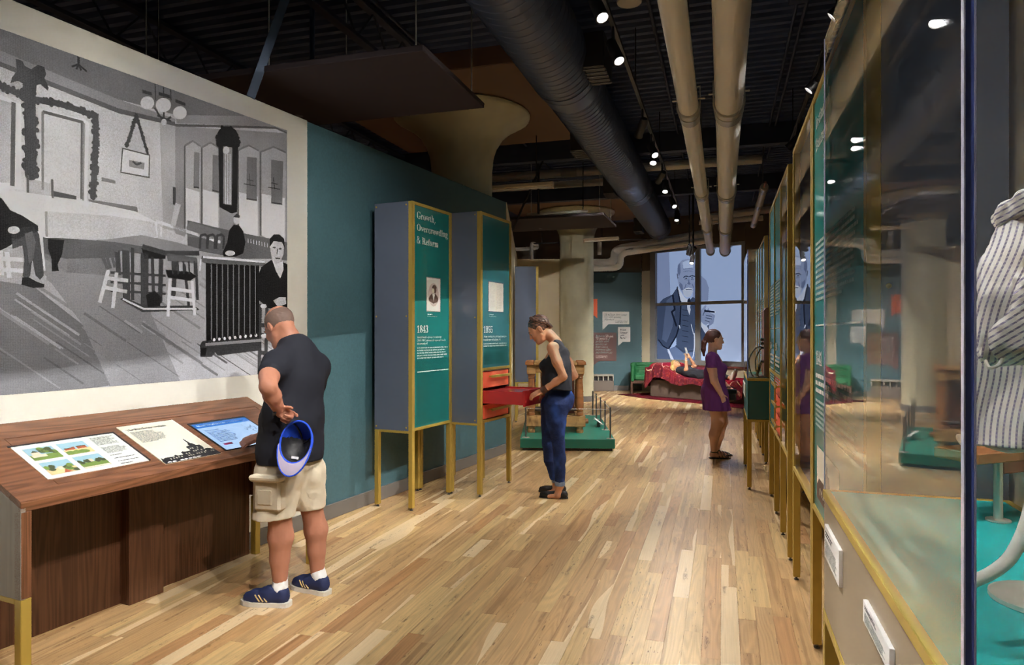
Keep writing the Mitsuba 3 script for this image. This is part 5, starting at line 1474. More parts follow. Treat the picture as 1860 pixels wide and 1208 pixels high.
obj('mullion', win_box(um0, um1, -0.09, -0.02, WZ0 + 0.07, WZ1 - 0.08), 'm_win_frame', k)
obj('transom', win_box(W0 + 0.09, um0, -0.09, -0.02, zm0, zm1), 'm_win_frame', k)
obj('transom', win_box(um1, W1 - 0.09, -0.09, -0.02, zm0, zm1), 'm_win_frame', k)
obj('window_sill', win_box(W0 - 0.10, W1 + 0.1, -0.05, 0.06, WZ0 - 0.09, WZ0 - 0.05), mat('m_sill', lin(92, 46, 38), 0.4), label='dark red sill under the tall portrait window', cat='sill')
GLOW = 0.50
def glow(col, f=1.0): return {'type': 'area', 'radiance': {'type': 'rgb', 'value': [c * GLOW * f for c in lin(*col)]}}
PT = {'bg': (172, 196, 240), 'bg2': (140, 158, 200), 'bg3': (190, 210, 248), 'face': (150, 168, 208), 'faces': (108, 124, 164), 'light': (214, 226, 250), 'jk': (66, 80, 110), 'jk2': (88, 104, 138), 'vest': (76, 92, 124), 'dark': (30, 38, 58), 'trou': (108, 128, 168), 'beard': (196, 210, 236)}
groups = {}
FOFF = -0.085
def w4(x, y):
    return KU(1180 + x / 4.832, 430 + y / 4.832, FOFF)
clipw = sbox(W0, WZ0, W1, WZ1)
def pr(t, lv, pts):
    g = Polygon([w4(*q) for q in pts]).buffer(0).intersection(clipw)
    groups.setdefault((lv, t), []).append(g)
def prl(t, lv, pts, w):
    groups.setdefault((lv, t), []).append(LineString([w4(*q) for q in pts]).buffer(w / 2).intersection(clipw))
def pro(t, lv, x, y, rx, ry): pr(t, lv, [(x + rx * math.cos(a), y + ry * math.sin(a)) for a in np.linspace(0, 6.283, 17)[:-1]])
pr('bg', 0, [(20, 20), (860, 20), (860, 1140), (20, 1140)])
pr('bg3', 1, [(440, 560), (800, 560), (800, 1140), (440, 1140)])
pr('bg2', 1, [(60, 60), (170, 120), (185, 590), (60, 590)])
pr('bg2', 1, [(380, 330), (440, 330), (495, 380), (520, 450), (512, 570), (380, 570)])
pr('bg2', 2, [(520, 660), (575, 690), (560, 760), (520, 790)])
pr('jk', 3, [(88, 580), (120, 545), (200, 508), (245, 442), (268, 500), (278, 560), (280, 610), (275, 760), (240, 870), (172, 978), (100, 962), (60, 910), (60, 620)])
pr('jk2', 4, [(150, 560), (205, 515), (225, 640), (200, 800), (150, 930), (110, 900), (130, 720)])
prl('dark', 5, [(205, 515), (222, 640), (196, 660), (235, 780)], 0.05)
prl('dark', 5, [(245, 445), (275, 600), (268, 760), (236, 870), (172, 978)], 0.04)
pr('jk2', 3, [(60, 905), (165, 972), (158, 1010), (215, 1085), (60, 1085)])
prl('dark', 5, [(80, 905), (120, 960), (165, 985)], 0.03)
pr('vest', 4, [(275, 600), (330, 585), (350, 690), (362, 590), (408, 590), (408, 985), (300, 1002), (235, 960), (236, 870), (272, 760)])
for y in range(640, 960, 46): prl('dark', 5, [(290, y), (340, y + 10)], 0.012)
pr('jk', 5, [(350, 560), (380, 530), (408, 545), (408, 720), (385, 640), (362, 590)])
pr('trou', 3, [(160, 990), (235, 958), (300, 1000), (408, 980), (408, 1095), (210, 1090)])
prl('jk', 4, [(235, 960), (300, 1010), (405, 1000)], 0.05)
pr('light', 6, [(155, 985), (172, 988), (218, 1085), (190, 1085)])
pr('light', 5, [(245, 442), (268, 470), (300, 525), (345, 560), (352, 575), (335, 600), (300, 585), (272, 560)])
pr('light', 6, [(330, 598), (352, 598), (362, 640), (352, 688), (334, 640)])
pr('dark', 7, [(335, 555), (352, 535), (362, 570), (352, 598), (330, 596)])
pr('face', 6, [(246, 300), (254, 240), (288, 205), (340, 194), (385, 212), (404, 250), (404, 385), (388, 410), (382, 470), (358, 520), (325, 530), (296, 505), (266, 445), (250, 400)])
pr('bg3', 7, [(290, 225), (340, 205), (380, 225), (385, 270), (300, 280)])
pr('faces', 7, [(246, 300), (250, 252), (270, 232), (274, 312), (262, 345), (252, 330)])
pr('face', 7, [(236, 330), (246, 318), (256, 332), (258, 380), (246, 376)]); prl('dark', 8, [(246, 330), (250, 366)], 0.012)
pr('faces', 7, [(266, 400), (290, 420), (298, 470), (280, 470), (262, 430)])
pr('beard', 8, [(292, 470), (318, 452), (345, 448), (376, 455), (384, 482), (360, 524), (326, 532), (300, 512)])
pr('light', 9, [(308, 462), (345, 446), (380, 456), (376, 468), (345, 462), (316, 474)])
prl('jk', 10, [(322, 466), (345, 462), (370, 465)], 0.02)
prl('jk', 8, [(302, 356), (320, 345), (340, 350)], 0.03); prl('jk', 8, [(354, 350), (376, 342), (398, 348)], 0.03)
pro('dark', 9, 323, 365, 10, 4); pro('dark', 9, 377, 362, 10, 4)
prl('faces', 8, [(310, 378), (334, 380)], 0.02); prl('faces', 8, [(366, 376), (390, 374)], 0.02)
pr('faces', 8, [(346, 352), (352, 400), (366, 416), (346, 422), (332, 414), (342, 396)])
prl('faces', 8, [(322, 420), (310, 452)], 0.025); prl('faces', 8, [(376, 416), (388, 446)], 0.025)
for y in (286, 306): prl('faces', 8, [(300, y), (345, y - 6), (385, y)], 0.012)
prl('light', 7, [(395, 850), (396, 960), (388, 1040), (370, 1075)], 0.03); prl('light', 7, [(262, 780), (268, 800)], 0.03); prl('light', 7, [(366, 770), (388, 855)], 0.02)
pr('face', 4, [(448, 720), (452, 650), (488, 600), (500, 604), (490, 640), (502, 648), (520, 625), (527, 652), (530, 670), (552, 686), (550, 725), (522, 756), (500, 775), (478, 768), (452, 745)])
for a, b in (((490, 640), (470, 690)), ((500, 690), (545, 700)), ((495, 712), (545, 722)), ((490, 735), (525, 748))): prl('jk2', 5, [a, b], 0.022)
pr('dark', 6, [(480, 642), (578, 655), (578, 668), (484, 660)]); pr('light', 7, [(572, 653), (582, 656), (582, 668), (572, 667)])
pr('light', 5, [(448, 735), (470, 765), (514, 800), (518, 820), (492, 852), (448, 772)])
pr('jk', 4, [(446, 776), (490, 850), (480, 935), (450, 1010), (440, 1010)]); pr('jk', 4, [(508, 780), (520, 775), (520, 820), (512, 840)])
tones = {}
for (lv, t), gs in groups.items(): tones.setdefault(t, []).append((lv, gs))
MBASE = 'm_black'
for t, lst in tones.items():
    ms = []
    for lv, gs in lst:
        for g in gs:
            e = extrude(g, 0.0015)
            if e is not None:
                e.apply_translation([0, 0, 0.0015 * lv]); ms.append(e)
    m = cat_(ms)
    obj('printed_tone' if t != 'bg' else 'film_base', frame_mesh(m, WA + KN * FOFF, KD, EZ, KN), mat(f'm_film_{t}', [0.35 * c for c in lin(*PT[t])], 0.8, spec=0.0), k, kind='stuff', emitter=glow(PT[t]))

# ------------------------------------------------------------------ couch under an oriental carpet, green armchair, rugs
def carpet_fn(p, n, uv):
    u, v = uv.x, uv.y
    base = mix(mi.Color3f(lin(128, 12, 30)), mi.Color3f(lin(82, 10, 26)), smoothstep(0.35, 0.65, fbm(u * 3, v * 3)))
    zig = dr.abs(v - 0.36 - 0.10 * (dr.abs(dr.abs(u * 1.5 - dr.floor(u * 1.5) - 0.5) - 0.25) * 8 - 1))
    field = dr.select(v < 0.36 - 0.10 + 0.2 * dr.abs(dr.abs(u * 1.5 - dr.floor(u * 1.5) - 0.5) - 0.25) * 4, 1.0, 0.0)
    c = mix(base, mi.Color3f(lin(70, 22, 30)), field * 0.75)
    d1, d2, r = voronoi(u * 40, v * 40)
    m = dr.select(d1 < 0.24, 1.0, 0.0)
    c = mix(c, mi.Color3f(lin(176, 92, 60)), m * dr.select(r < 0.22, 0.8, 0.0))
    c = mix(c, mi.Color3f(lin(224, 206, 178)), m * dr.select(r > 0.90, 0.85, 0.0))
    c = mix(c, mi.Color3f(lin(40, 28, 60)), m * dr.select((r > 0.34) & (r < 0.55), 0.8, 0.0))
    e1, e2, q = voronoi(u * 9 + 3, v * 9)
    c = mix(c, mi.Color3f(lin(168, 74, 48)), dr.select((dr.abs(e1 - 0.16) < 0.035) & (field > 0.5), 0.8, 0.0))
    c = mix(c, mi.Color3f(lin(228, 214, 190)), 1 - smoothstep(0.006, 0.016, zig))
    return c
mat('m_carpet', proc(carpet_fn), 0.9, spec=0.1)
cA, cB = P(1175, 722, 16.35), P(1352, 740, 14.45)
LX = np.array([*(cB - cA)[:2], 0]); CL = np.linalg.norm(LX); LX /= CL
LY = np.array([LX[1], -LX[0], 0])
if np.dot(LY, -np.array([0, 0, 0]) + np.array([0, -1.0, 0])) < 0: LY = -LY      # towards the visitor
CO_ = np.array([cA[0], cA[1], 0.009])
def cou(m): return frame_mesh(m, CO_, LX, -LY, EZ)
CWD = 0.80
k = thing('couch', 'long couch draped in a red patterned oriental carpet beneath the portrait window', 'couch')
obj('base', cou(cbox(0.06, CL - 0.05, 0.05, CWD - 0.05, 0.0, 0.40, 0.01)), mat('m_couch_base', lin(74, 60, 52), 0.6), k)
def prof(t):
    """height of the couch top along its length: raised head end, level seat"""
    return 0.50 + 0.30 * (1 - smooth(0.16, 0.42, t)) - 0.10 * (1 - smooth(0.0, 0.07, t))
def smooth(a, b, x):
    t = min(max((x - a) / (b - a), 0), 1); return t * t * (3 - 2 * t)
def hang(t):
    """how far the carpet hangs down in front"""
    return 0.22 + 0.10 * math.sin(t * 9) + 0.26 * (1 - smooth(0.0, 0.13, t)) + 0.10 * smooth(0.5, 1.0, t)
nu, nv = 130, 56
V, UVc = [], []
for i in range(nu):
    t = i / (nu - 1)
    zt = prof(t)
    hf = min(hang(t), zt - 0.03)
    for j in range(nv):
        q = j / (nv - 1)
        L = hf + CWD + 0.3
        d = q * L
        fold = 0.018 * math.sin(t * 70) + 0.012 * math.sin(t * 133 + 1)
        if d < hf:
            k_ = 1 - d / hf
            y, z = -0.03 - (0.05 + fold) * k_, zt - 0.02 - (hf - d)
        elif d < hf + CWD:
            y = d - hf
            z = zt + 0.022 * math.sin(t * 20 + y * 6) * 0.3 - 0.02 * (abs(y / CWD - 0.5) * 2) ** 6
        else:
            y, z = CWD + 0.03, zt - 0.02 - (d - hf - CWD)
        x = t * CL
        if t < 0.03: z = min(z, zt)
        V.append((x, y, z)); UVc.append((t * CL, d))
V = np.array(V)
ii, jj = np.meshgrid(np.arange(nu - 1), np.arange(nv - 1), indexing='ij')
a = ii * nv + jj
qd = np.stack([a, a + nv, a + nv + 1, a + 1], -1).reshape(-1, 4)
cm = trimesh.Trimesh(V, np.vstack([qd[:, [0, 1, 2]], qd[:, [0, 2, 3]]]), process=False)
obj('carpet_cover', cou(cm), 'm_carpet', k, smooth=True, uv=np.array(UVc))
# end flap at the head
V, UVc = [], []
for i in range(40):
    q = i / 39
    for j in range(20):
        r = j / 19
        zt = prof(0) - 0.01
        V.append((-0.01 - 0.05 * r - 0.02 * math.sin(q * 30) * r, -0.05 + q * (CWD + 0.08), zt - r * 0.46)); UVc.append((q * 0.9, r * 0.5))
ii, jj = np.meshgrid(np.arange(39), np.arange(19), indexing='ij')
a = ii * 20 + jj
qd = np.stack([a, a + 20, a + 21, a + 1], -1).reshape(-1, 4)
obj('carpet_end', cou(trimesh.Trimesh(np.array(V), np.vstack([qd[:, [0, 1, 2]], qd[:, [0, 2, 3]]]), process=False)), 'm_carpet', k, smooth=True, uv=np.array(UVc))
# head bolster behind
obj('back_cushion', cou(cbox(0.25, CL * 0.5, CWD + 0.02, CWD + 0.14, 0.3, 0.70, 0.04)), mat('m_dark_red', lin(92, 20, 42), 0.9), k)

mat('m_rug', proc(lambda p, n, uv: carpet_fn(p, n, uv * 1.3) * mi.Color3f(0.28, 0.5, 0.4)), 0.95, spec=0.05)
def rug(label, pts, m):
    poly = Polygon([tuple(Fl(*q)[:2]) for q in pts])
    e = extrude(poly, 0.008)
    obj('rug', e, m, label=label, cat='rug', uv=np.array(e.vertices)[:, :2] * 0.8)
rug('thin dark red patterned rug under the couch and the green armchair', [(1120, 716.5), (1183, 714), (1365, 728), (1380, 746), (1280, 734), (1180, 725)], 'm_rug')

# green tub armchair
mat('m_green_velvet', lin(8, 76, 37), 0.7, sheen=0.6)
mat('m_dark_leg', lin(60, 36, 26), 0.4)
k = thing('armchair', 'emerald green tub armchair with dark wooden legs beside the draped couch', 'armchair')
gx, gy = camdir(0.98, -0.2), camdir(0.2, 0.98)
G0 = np.array([*Fl(1145.5, 716)[:2], 0.009])
def gc(m): return frame_mesh(m, G0, gx, gy, EZ)
W_, D_ = 0.70, 0.68
for x in (0.0, W_ - 0.05):
    for y in (0.0, D_ - 0.05): obj('leg', gc(trimesh.Trimesh(*(lambda b: (b.vertices, b.faces))(cbox(x, x + 0.05, y, y + 0.05, 0.0, 0.28, 0.004)), process=False)), 'm_dark_leg', k)
obj('seat_frame', gc(cbox(0.0, W_, 0.0, D_, 0.25, 0.33, 0.012)), 'm_dark_leg', k)
obj('seat', gc(cbox(0.09, W_ - 0.09, -0.02, D_ - 0.12, 0.33, 0.47, 0.035)), 'm_green_velvet', k)
b = Body(0.010)
arc = [np.array([0.045, 0.02, 0]), np.array([0.04, 0.35, 0]), np.array([0.07, D_ - 0.10, 0]), np.array([0.20, D_ - 0.03, 0]), np.array([W_ - 0.20, D_ - 0.03, 0]), np.array([W_ - 0.07, D_ - 0.10, 0]), np.array([W_ - 0.04, 0.35, 0]), np.array([W_ - 0.045, 0.02, 0])]
for a_, c_ in zip(arc[:-1], arc[1:]):
    for z in np.arange(0.34, 0.70, 0.06): b.cone(a_ + EZ * z, c_ + EZ * z, 0.045, 0.045, 0.02)
    b.cone(a_ + EZ * 0.705, c_ + EZ * 0.705, 0.056, 0.056, 0.01)
obj('backrest', gc(b.mesh()), 'm_green_velvet', k, smooth=True)
# ------------------------------------------------------------------ what stands in the near clear case: a striped canvas jacket and a low wooden bench
def stripe_fn(p, n, uv):
    st = smoothstep(0.66, 0.84, 0.5 + 0.5 * dr.sin(6.2832 * uv.x))
    weave = 0.86 + 0.14 * noise(p.x * 700, p.y * 700, p.z * 900)
    tick = 0.7 + 0.3 * smoothstep(0.3, 0.5, 0.5 + 0.5 * dr.sin(p.z * 900))
    return mix(mi.Color3f(lin(232, 226, 218)), mi.Color3f(lin(112, 102, 128)), st * tick) * weave
mat('m_stripe', proc(stripe_fn), 0.85, spec=0.15)
mat('m_canvas', lin(226, 220, 208), 0.85, spec=0.15)
k = thing('striped_jacket', 'grey and white striped canvas jacket with long sleeves hanging in the near clear case', 'jacket')
ZJ = 1.215
def jp(px, py, Z=ZJ): return P(px, py, Z)
def wr(p): return (meshkit.fbm(p * 16, 3, 4) - 0.5) * 0.022
FLAT = (np.array([0.3, -0.95, 0]), 0.62)
def planar_u(m, t, per=0.0092):
    """stripes run along t; counted across it in the plane of the cloth's front"""
    t = np.asarray(t, float) / np.linalg.norm(t)
    sx = np.cross(t, [-0.35, -0.94, 0.0]); sx /= np.linalg.norm(sx)
    w = m.vertices @ sx / per
    return np.column_stack([w + 0.35 * np.sin(m.vertices[:, 2] * 31), m.vertices[:, 2]])
b = Body(0.0045)
b.chain([jp(1925, 400), jp(1915, 470), jp(1905, 560), jp(1900, 690), jp(1898, 850)], [0.070, 0.095, 0.100, 0.112, 0.138], 0.02, flat=FLAT)
b.half(jp(1898, 806), [0, 0, -1])
m = b.mesh(lambda p: (meshkit.fbm(p * np.array([26, 26, 7]), 3, 4) - 0.5) * 0.045)
obj('body', m, 'm_stripe', k, smooth=True, uv=planar_u(m, jp(1872, 830) - jp(1915, 430)))
def sleeve(nm, pts, rs, fl=0.6):
    b = Body(0.0045)
    b.chain(pts, rs, 0.03, flat=(np.array([0.3, -0.95, 0]), fl))
    m = b.mesh(lambda p: (meshkit.fbm(p * np.array([22, 22, 16]), 3, 8) - 0.5) * 0.032)
    obj(nm, m, 'm_stripe', k, smooth=True, uv=planar_u(m, np.asarray(pts[-1]) - pts[0]))
sleeve('sleeve', [jp(1872, 440, 1.17), jp(1852, 500, 1.14), jp(1828, 570, 1.11), jp(1806, 632, 1.11)], [0.058, 0.052, 0.044, 0.022])
sleeve('sleeve', [jp(1808, 640, 1.125), jp(1850, 610, 1.095), jp(1900, 575, 1.08), jp(1960, 540, 1.08)], [0.024, 0.040, 0.050, 0.055])
obj('cuff_cord', tube(spline([jp(1790, 655, 1.10), jp(1797, 668, 1.09), jp(1812, 664, 1.085), jp(1822, 650, 1.09)], 5), 0.003, 8), 'm_canvas', k, smooth=40)
b = Body(0.004)
b.chain([jp(1816, 400, 1.20), jp(1836, 392, 1.17), jp(1870, 375, 1.15), jp(1910, 352, 1.15)], [0.010, 0.022, 0.028, 0.028], 0.01, flat=(np.array([0.3, -0.95, 0]), 0.4))
b.chain([jp(1820, 400, 1.20), jp(1840, 432, 1.17), jp(1856, 474, 1.15)], [0.010, 0.020, 0.012], 0.01, flat=(np.array([0.3, -0.95, 0]), 0.4))
m = b.mesh(wr)
obj('collar', m, 'm_stripe', k, smooth=True, uv=planar_u(m, jp(1910, 352) - jp(1816, 400)))
hem = [jp(1905, 806) + np.array([math.cos(a) * 0.136, math.sin(a) * 0.09, 0.004 * math.sin(a * 9)]) for a in np.linspace(0, 2 * math.pi, 40)]
obj('hem_cord', tube(hem, 0.006, 8), 'm_canvas', k, smooth=40)
obj('strap', tube(spline([jp(1885, 700, 1.10), jp(1880, 860, 1.09), jp(1868, 940, 1.08), jp(1840, 1005, 1.07), jp(1805, 1038, 1.06), jp(1762, 1058, 1.055)], 8), 0.010, 10), 'm_canvas', k, smooth=40)
obj('stand_rod', tube([(jp(1905, 700)[0], jp(1905, 700)[1], 1.05), jp(1905, 470)], 0.012, 10), 'm_steel', k, smooth=40)
obj('stand_foot', lathe([(0.09, 0), (0.09, 0.008), (0.014, 0.014)], 24).apply_translation([jp(1905, 700)[0], jp(1905, 700)[1], 1.049]), 'm_steel', k, smooth=40)
k = thing('low_bench', 'low wooden bench top on a steel leg behind the striped jacket in the clear case', 'bench')
q = P(1813, 945, 1.745)
zt = HCAM - (838 - 604) / FPX * 1.745
B0 = np.array([q[0], q[1], 0])
bv = camdir(0.94, 0.34); bn = camdir(-0.34, 0.94)
obj('top', frame_mesh(cbox(-0.10, 0.36, -0.02, 0.10, zt, zt + 0.028, 0.003), B0, bv, bn, EZ), 'm_old_wood_red', k)
obj('apron', frame_mesh(cbox(0.02, 0.34, 0.0, 0.02, zt - 0.035, zt, 0.003), B0, bv, bn, EZ), 'm_mahogany', k)
for u, v in ((0.0, 0.0), (0.30, 0.06)):
    c = B0 + bv * u + bn * v
    obj('leg', tube([(c[0], c[1], 1.052), (c[0], c[1], zt)], 0.0105, 16), 'm_steel', k, smooth=40)
    obj('leg_flange', lathe([(0.028, 0), (0.028, 0.004), (0.012, 0.006)], 20).apply_translation([c[0], c[1], 1.049]), 'm_steel', k, smooth=40)
# ------------------------------------------------------------------ people
for nm, c, r in (('m_skin_man', (166, 114, 92), 0.45), ('m_skin_woman', (208, 146, 112), 0.45), ('m_skin_pale', (222, 172, 150), 0.5), ('m_hair_brown', (66, 44, 34), 0.5), ('m_hair_blonde', (176, 136, 82), 0.5),
                 ('m_hair_grey', (92, 74, 66), 0.6), ('m_navy_tee', (17, 19, 28), 0.85), ('m_black_top', (22, 23, 30), 0.85), ('m_purple', (92, 44, 104), 0.8), ('m_sock', (226, 226, 226), 0.9), ('m_shoe_navy', (32, 40, 74), 0.7),
                 ('m_sole', (214, 210, 200), 0.6), ('m_shoe_black', (26, 24, 26), 0.4), ('m_cap_blue', (38, 78, 206), 0.7), ('m_cap_under', (176, 166, 188), 0.8), ('m_strap_brown', (70, 44, 34), 0.6), ('m_lip', (166, 92, 82), 0.5), ('m_eye', (235, 232, 228), 0.3), ('m_iris', (44, 30, 24), 0.3)):
    mat(nm, lin(*c), r, spec=0.3)
def cloth(base, amt):
    return proc(lambda p, n, uv: mi.Color3f(lin(*base)) * (1 - amt / 2 + amt * fbm(p.x * 22, p.y * 22, p.z * 12, octaves=3)))
mat('m_khaki', cloth((206, 194, 172), 0.12), 0.85, spec=0.2)
def denim_fn(p, n, uv):
    f = fbm(p.x * 9, p.y * 9, p.z * 6, octaves=3)
    g = noise(p.x * 260, p.y * 260, p.z * 260)
    return mix(mi.Color3f(lin(20, 28, 56)), mi.Color3f(lin(48, 78, 150)), dr.clip(smoothstep(0.45, 0.8, f) * 0.6 + g * 0.2, 0, 1))
mat('m_denim', proc(denim_fn), 0.8, spec=0.2)
mat('m_denim_cuff', lin(120, 134, 160), 0.85)

mat('m_hair_brown', proc(lambda p, n, uv: mix(mi.Color3f(lin(48, 32, 26)), mi.Color3f(lin(104, 72, 56)), smoothstep(0.4, 0.75, fbm(p.x * 60, p.y * 60, p.z * 90)))), 0.45)
def nrm(v): v = np.asarray(v, float); return v / np.linalg.norm(v)
def D3(x, Z, z): return nrm(np.array([*cam2w(x, Z), z]))
def headframe(f, roll=0.0):
    f = nrm(f)
    r = nrm(np.cross(f, [0, 0, 1.0]))
    return f, nrm(np.cross(r, f)), r
def add_head(b, c, f, s=1.0, ear=True, fem=False):
    f, u, r = headframe(f)
    R = np.column_stack([r, f, u])
    at = lambda x, y, z: c + s * (r * x + f * y + u * z)
    b.ell(at(0, -0.012, 0.028), s * np.array([0.074, 0.094, 0.088]), R, 0.02)
    b.ell(at(0, 0.038, -0.030), s * np.array([0.058, 0.058, 0.080]), R, 0.03)
    b.cone(at(0, 0.030, -0.078), at(0, 0.074, -0.094), s * 0.036, s * (0.020 if fem else 0.024), 0.03)
    b.cone(at(0.045, 0.01, -0.055), at(0.018, 0.070, -0.090), s * 0.020, s * 0.016, 0.025)
    b.cone(at(-0.045, 0.01, -0.055), at(-0.018, 0.070, -0.090), s * 0.020, s * 0.016, 0.025)
    b.ell(at(0, 0.084, 0.020), s * np.array([0.046, 0.012, 0.010]), R, 0.012)
    b.cone(at(0, 0.094, 0.006), at(0, 0.110, -0.028), s * 0.007, s * 0.010, 0.010)
    b.ell(at(0.010, 0.100, -0.034), s * np.array([0.008, 0.008, 0.006]), R, 0.006)
    b.ell(at(-0.010, 0.100, -0.034), s * np.array([0.008, 0.008, 0.006]), R, 0.006)
    b.ell(at(0, 0.092, -0.056), s * np.array([0.020, 0.008, 0.006]), R, 0.006)
    b.ell(at(0, 0.090, -0.066), s * np.array([0.018, 0.008, 0.006]), R, 0.006)
    b.ell(at(0.034, 0.078, -0.026), s * np.array([0.018, 0.012, 0.018]), R, 0.02)
    b.ell(at(-0.034, 0.078, -0.026), s * np.array([0.018, 0.012, 0.018]), R, 0.02)
    if ear:
        for q in (-1, 1):
            b.ell(at(q * 0.076, -0.006, -0.010), s * np.array([0.008, 0.018, 0.030]), R, 0.006)
            b.ell(at(q * 0.083, -0.004, -0.006), s * np.array([0.005, 0.009, 0.016]), R, 0.004, cut=True)
    return at, R
def face_bits(k, at, R, s=1.0, lip='m_lip', brow='m_hair_brown', skin='m_skin_woman'):
    for q in (-1, 1):
        m = trimesh.creation.icosphere(subdivisions=2, radius=0.0100 * s)
        e = obj('eye', m.copy().apply_translation(at(q * 0.031, 0.0800, 0.0)), 'm_eye', k, smooth=True)
        i = trimesh.creation.icosphere(subdivisions=1, radius=0.006 * s)
        obj('iris', i.apply_translation(at(q * 0.031, 0.0862, -0.003)), 'm_iris', e, smooth=True)
        lid = trimesh.creation.icosphere(subdivisions=2, radius=0.0112 * s)
        lid = lid.slice_plane([0, 0, 0.0], nrm(R @ np.array([0, -0.25, 1.0])), cap=False).apply_translation(at(q * 0.031, 0.0798, 0.0))
        obj('eyelid', lid, skin, e, smooth=True)
        obj('eyebrow', tube([at(q * 0.014, 0.0965, 0.020), at(q * 0.034, 0.0935, 0.025), at(q * 0.052, 0.079, 0.020)], [0.003 * s, 0.0035 * s, 0.002 * s], 6), brow, k)
    obj('lips', tube([at(-0.020, 0.0915, -0.061), at(0, 0.1005, -0.060), at(0.020, 0.0915, -0.061)], [0.002 * s, 0.0055 * s, 0.002 * s], 8), lip, k, smooth=40)

def add_hand(b, w, d, n, t, curls=(20, 30, 25), s=1.0, thumb=(0.55, 0.8, 0.2), curl_each=None):
    """hand from the wrist w along d; n is where the palm looks, t points to the thumb side"""
    d = nrm(d); n = nrm(np.asarray(n) - d * np.dot(n, d)); t = nrm(np.asarray(t) - d * np.dot(t, d) - n * np.dot(t, n))
    L = (0.074, 0.084, 0.078, 0.060)
    off = (0.029, 0.010, -0.009, -0.027)
    ln = (0.092, 0.095, 0.091, 0.084)
    for i in range(4):
        kn = w + s * (d * ln[i] + t * off[i])
        b.cone(w + s * (d * 0.012 + t * off[i] * 0.55), kn, 0.0165 * s, 0.0115 * s, 0.012, (n, 0.8))
        p, a = kn, 0.0
        for j, (fr_, r0, r1) in enumerate(((0.45, 0.0100, 0.0090), (0.30, 0.0090, 0.0082), (0.25, 0.0082, 0.0070))):
            cu = (curl_each[i] if curl_each else curls)[j]
            a += math.radians(cu)
            dd = d * math.cos(a) + n * math.sin(a) + t * off[i] * 1.6
            q = p + nrm(dd) * L[i] * fr_ * s
            b.cone(p, q, r0 * s, r1 * s, 0.003)
            p = q
    p0 = w + s * (d * 0.022 + t * 0.024)
    td = nrm(d * thumb[0] + t * thumb[1] + n * thumb[2])
    p1 = p0 + td * 0.040 * s
    b.cone(p0, p1, 0.0165 * s, 0.0125 * s, 0.012)
    td2 = nrm(td * 0.8 + d * 0.5 + n * 0.15)
    p2 = p1 + td2 * 0.030 * s
    b.cone(p1, p2, 0.0115 * s, 0.0100 * s, 0.004)
    b.cone(p2, p2 + nrm(td2 + d * 0.3) * 0.024 * s, 0.0100 * s, 0.0075 * s, 0.004)

def wrinkles(f, a, seed=0):
    return lambda p: (meshkit.fbm(p * np.array([f, f, f * 0.6]), 3, seed) - 0.5) * a

def shoe_frame(heel, toe):
    x = np.array([toe[0] - heel[0], toe[1] - heel[1], 0.0]); x /= np.linalg.norm(x)
    y = np.array([-x[1], x[0], 0])
    return np.array([heel[0], heel[1], 0.0]), x, y
def shoe(k, heel, toe, L=0.29, upper='m_shoe_navy', sole='m_sole', style='trainer', side=1):
    O, x, y = shoe_frame(heel, toe)
    s = L / 0.29
    out = [(0, 0.018), (0.01, 0.032), (0.04, 0.038), (0.10, 0.036), (0.16, 0.044), (0.22, 0.046), (0.26, 0.036), (0.285, 0.015), (0.29, 0)]
    pts = [(a * s, b * s) for a, b in out] + [(a * s, -b * s) for a, b in out[::-1]]
    sole_h = 0.028 if style == 'trainer' else 0.012
    poly = Polygon(pts).buffer(0.004)
    m = extrude(poly, sole_h * 0.9)
    so = frame_mesh(m, O, x, y, EZ)
    so.apply_translation([0, 0, 0.001])
    sh = obj('shoe', so, sole, k)
    b = Body(0.005)
    A = lambda a, c, z: O + x * a * s + y * c * s + EZ * z
    if style == 'trainer':
        b.chain([A(0.045, 0, 0.052), A(0.13, 0, 0.055), A(0.20, 0, 0.042), A(0.247, 0, 0.036)], [0.040, 0.043, 0.041, 0.031], 0.02)
        b.chain([A(0.050, 0, 0.085), A(0.10, 0, 0.080), A(0.14, 0, 0.065)], [0.036, 0.034, 0.030], 0.02)
        b.half(O + EZ * sole_h * 0.7, [0, 0, -1])
        b.half(A(0.075, 0, 0.105), nrm(EZ - x * 0.15), 0.01)
    else:
        b.chain([A(0.040, 0, 0.035), A(0.13, 0, 0.034), A(0.21, 0, 0.028), A(0.255, 0, 0.024)], [0.038, 0.038, 0.040, 0.030], 0.02)
        b.half(O + EZ * sole_h * 0.6, [0, 0, -1])
        b.half(A(0.05, 0, 0.066), nrm(EZ + x * 0.06), 0.01)
    obj('upper', b.mesh(), upper, sh, smooth=True)
    if style == 'trainer':
        for q in range(3):
            a = 0.115 + q * 0.022
            for sd in (side,):
                st = np.array([A(a + 0.030, sd * 0.0405, 0.068), A(a + 0.014, sd * 0.0455, 0.050), A(a, sd * 0.0445, 0.032)])
                obj('side_stripe', tube(st, 0.0042, 6), 'm_print_sand', sh)
        for q in range(4):
            a = 0.125 + q * 0.020
            obj('lace', tube([A(a, -0.020, 0.094 - q * 0.006), A(a + 0.004, 0, 0.099 - q * 0.006), A(a, 0.020, 0.094 - q * 0.006)], 0.003, 6), 'm_print_pale', sh)
    return sh, A
def sock(k, pts, rs, m='m_sock'):
    b = Body(0.005); b.chain(pts, rs, 0.015)
    obj('sock', b.mesh(lambda p: 0.0012 * np.sin(np.arctan2(p[:, 1] - pts[0][1], p[:, 0] - pts[0][0]) * 34)), m, k, smooth=True)

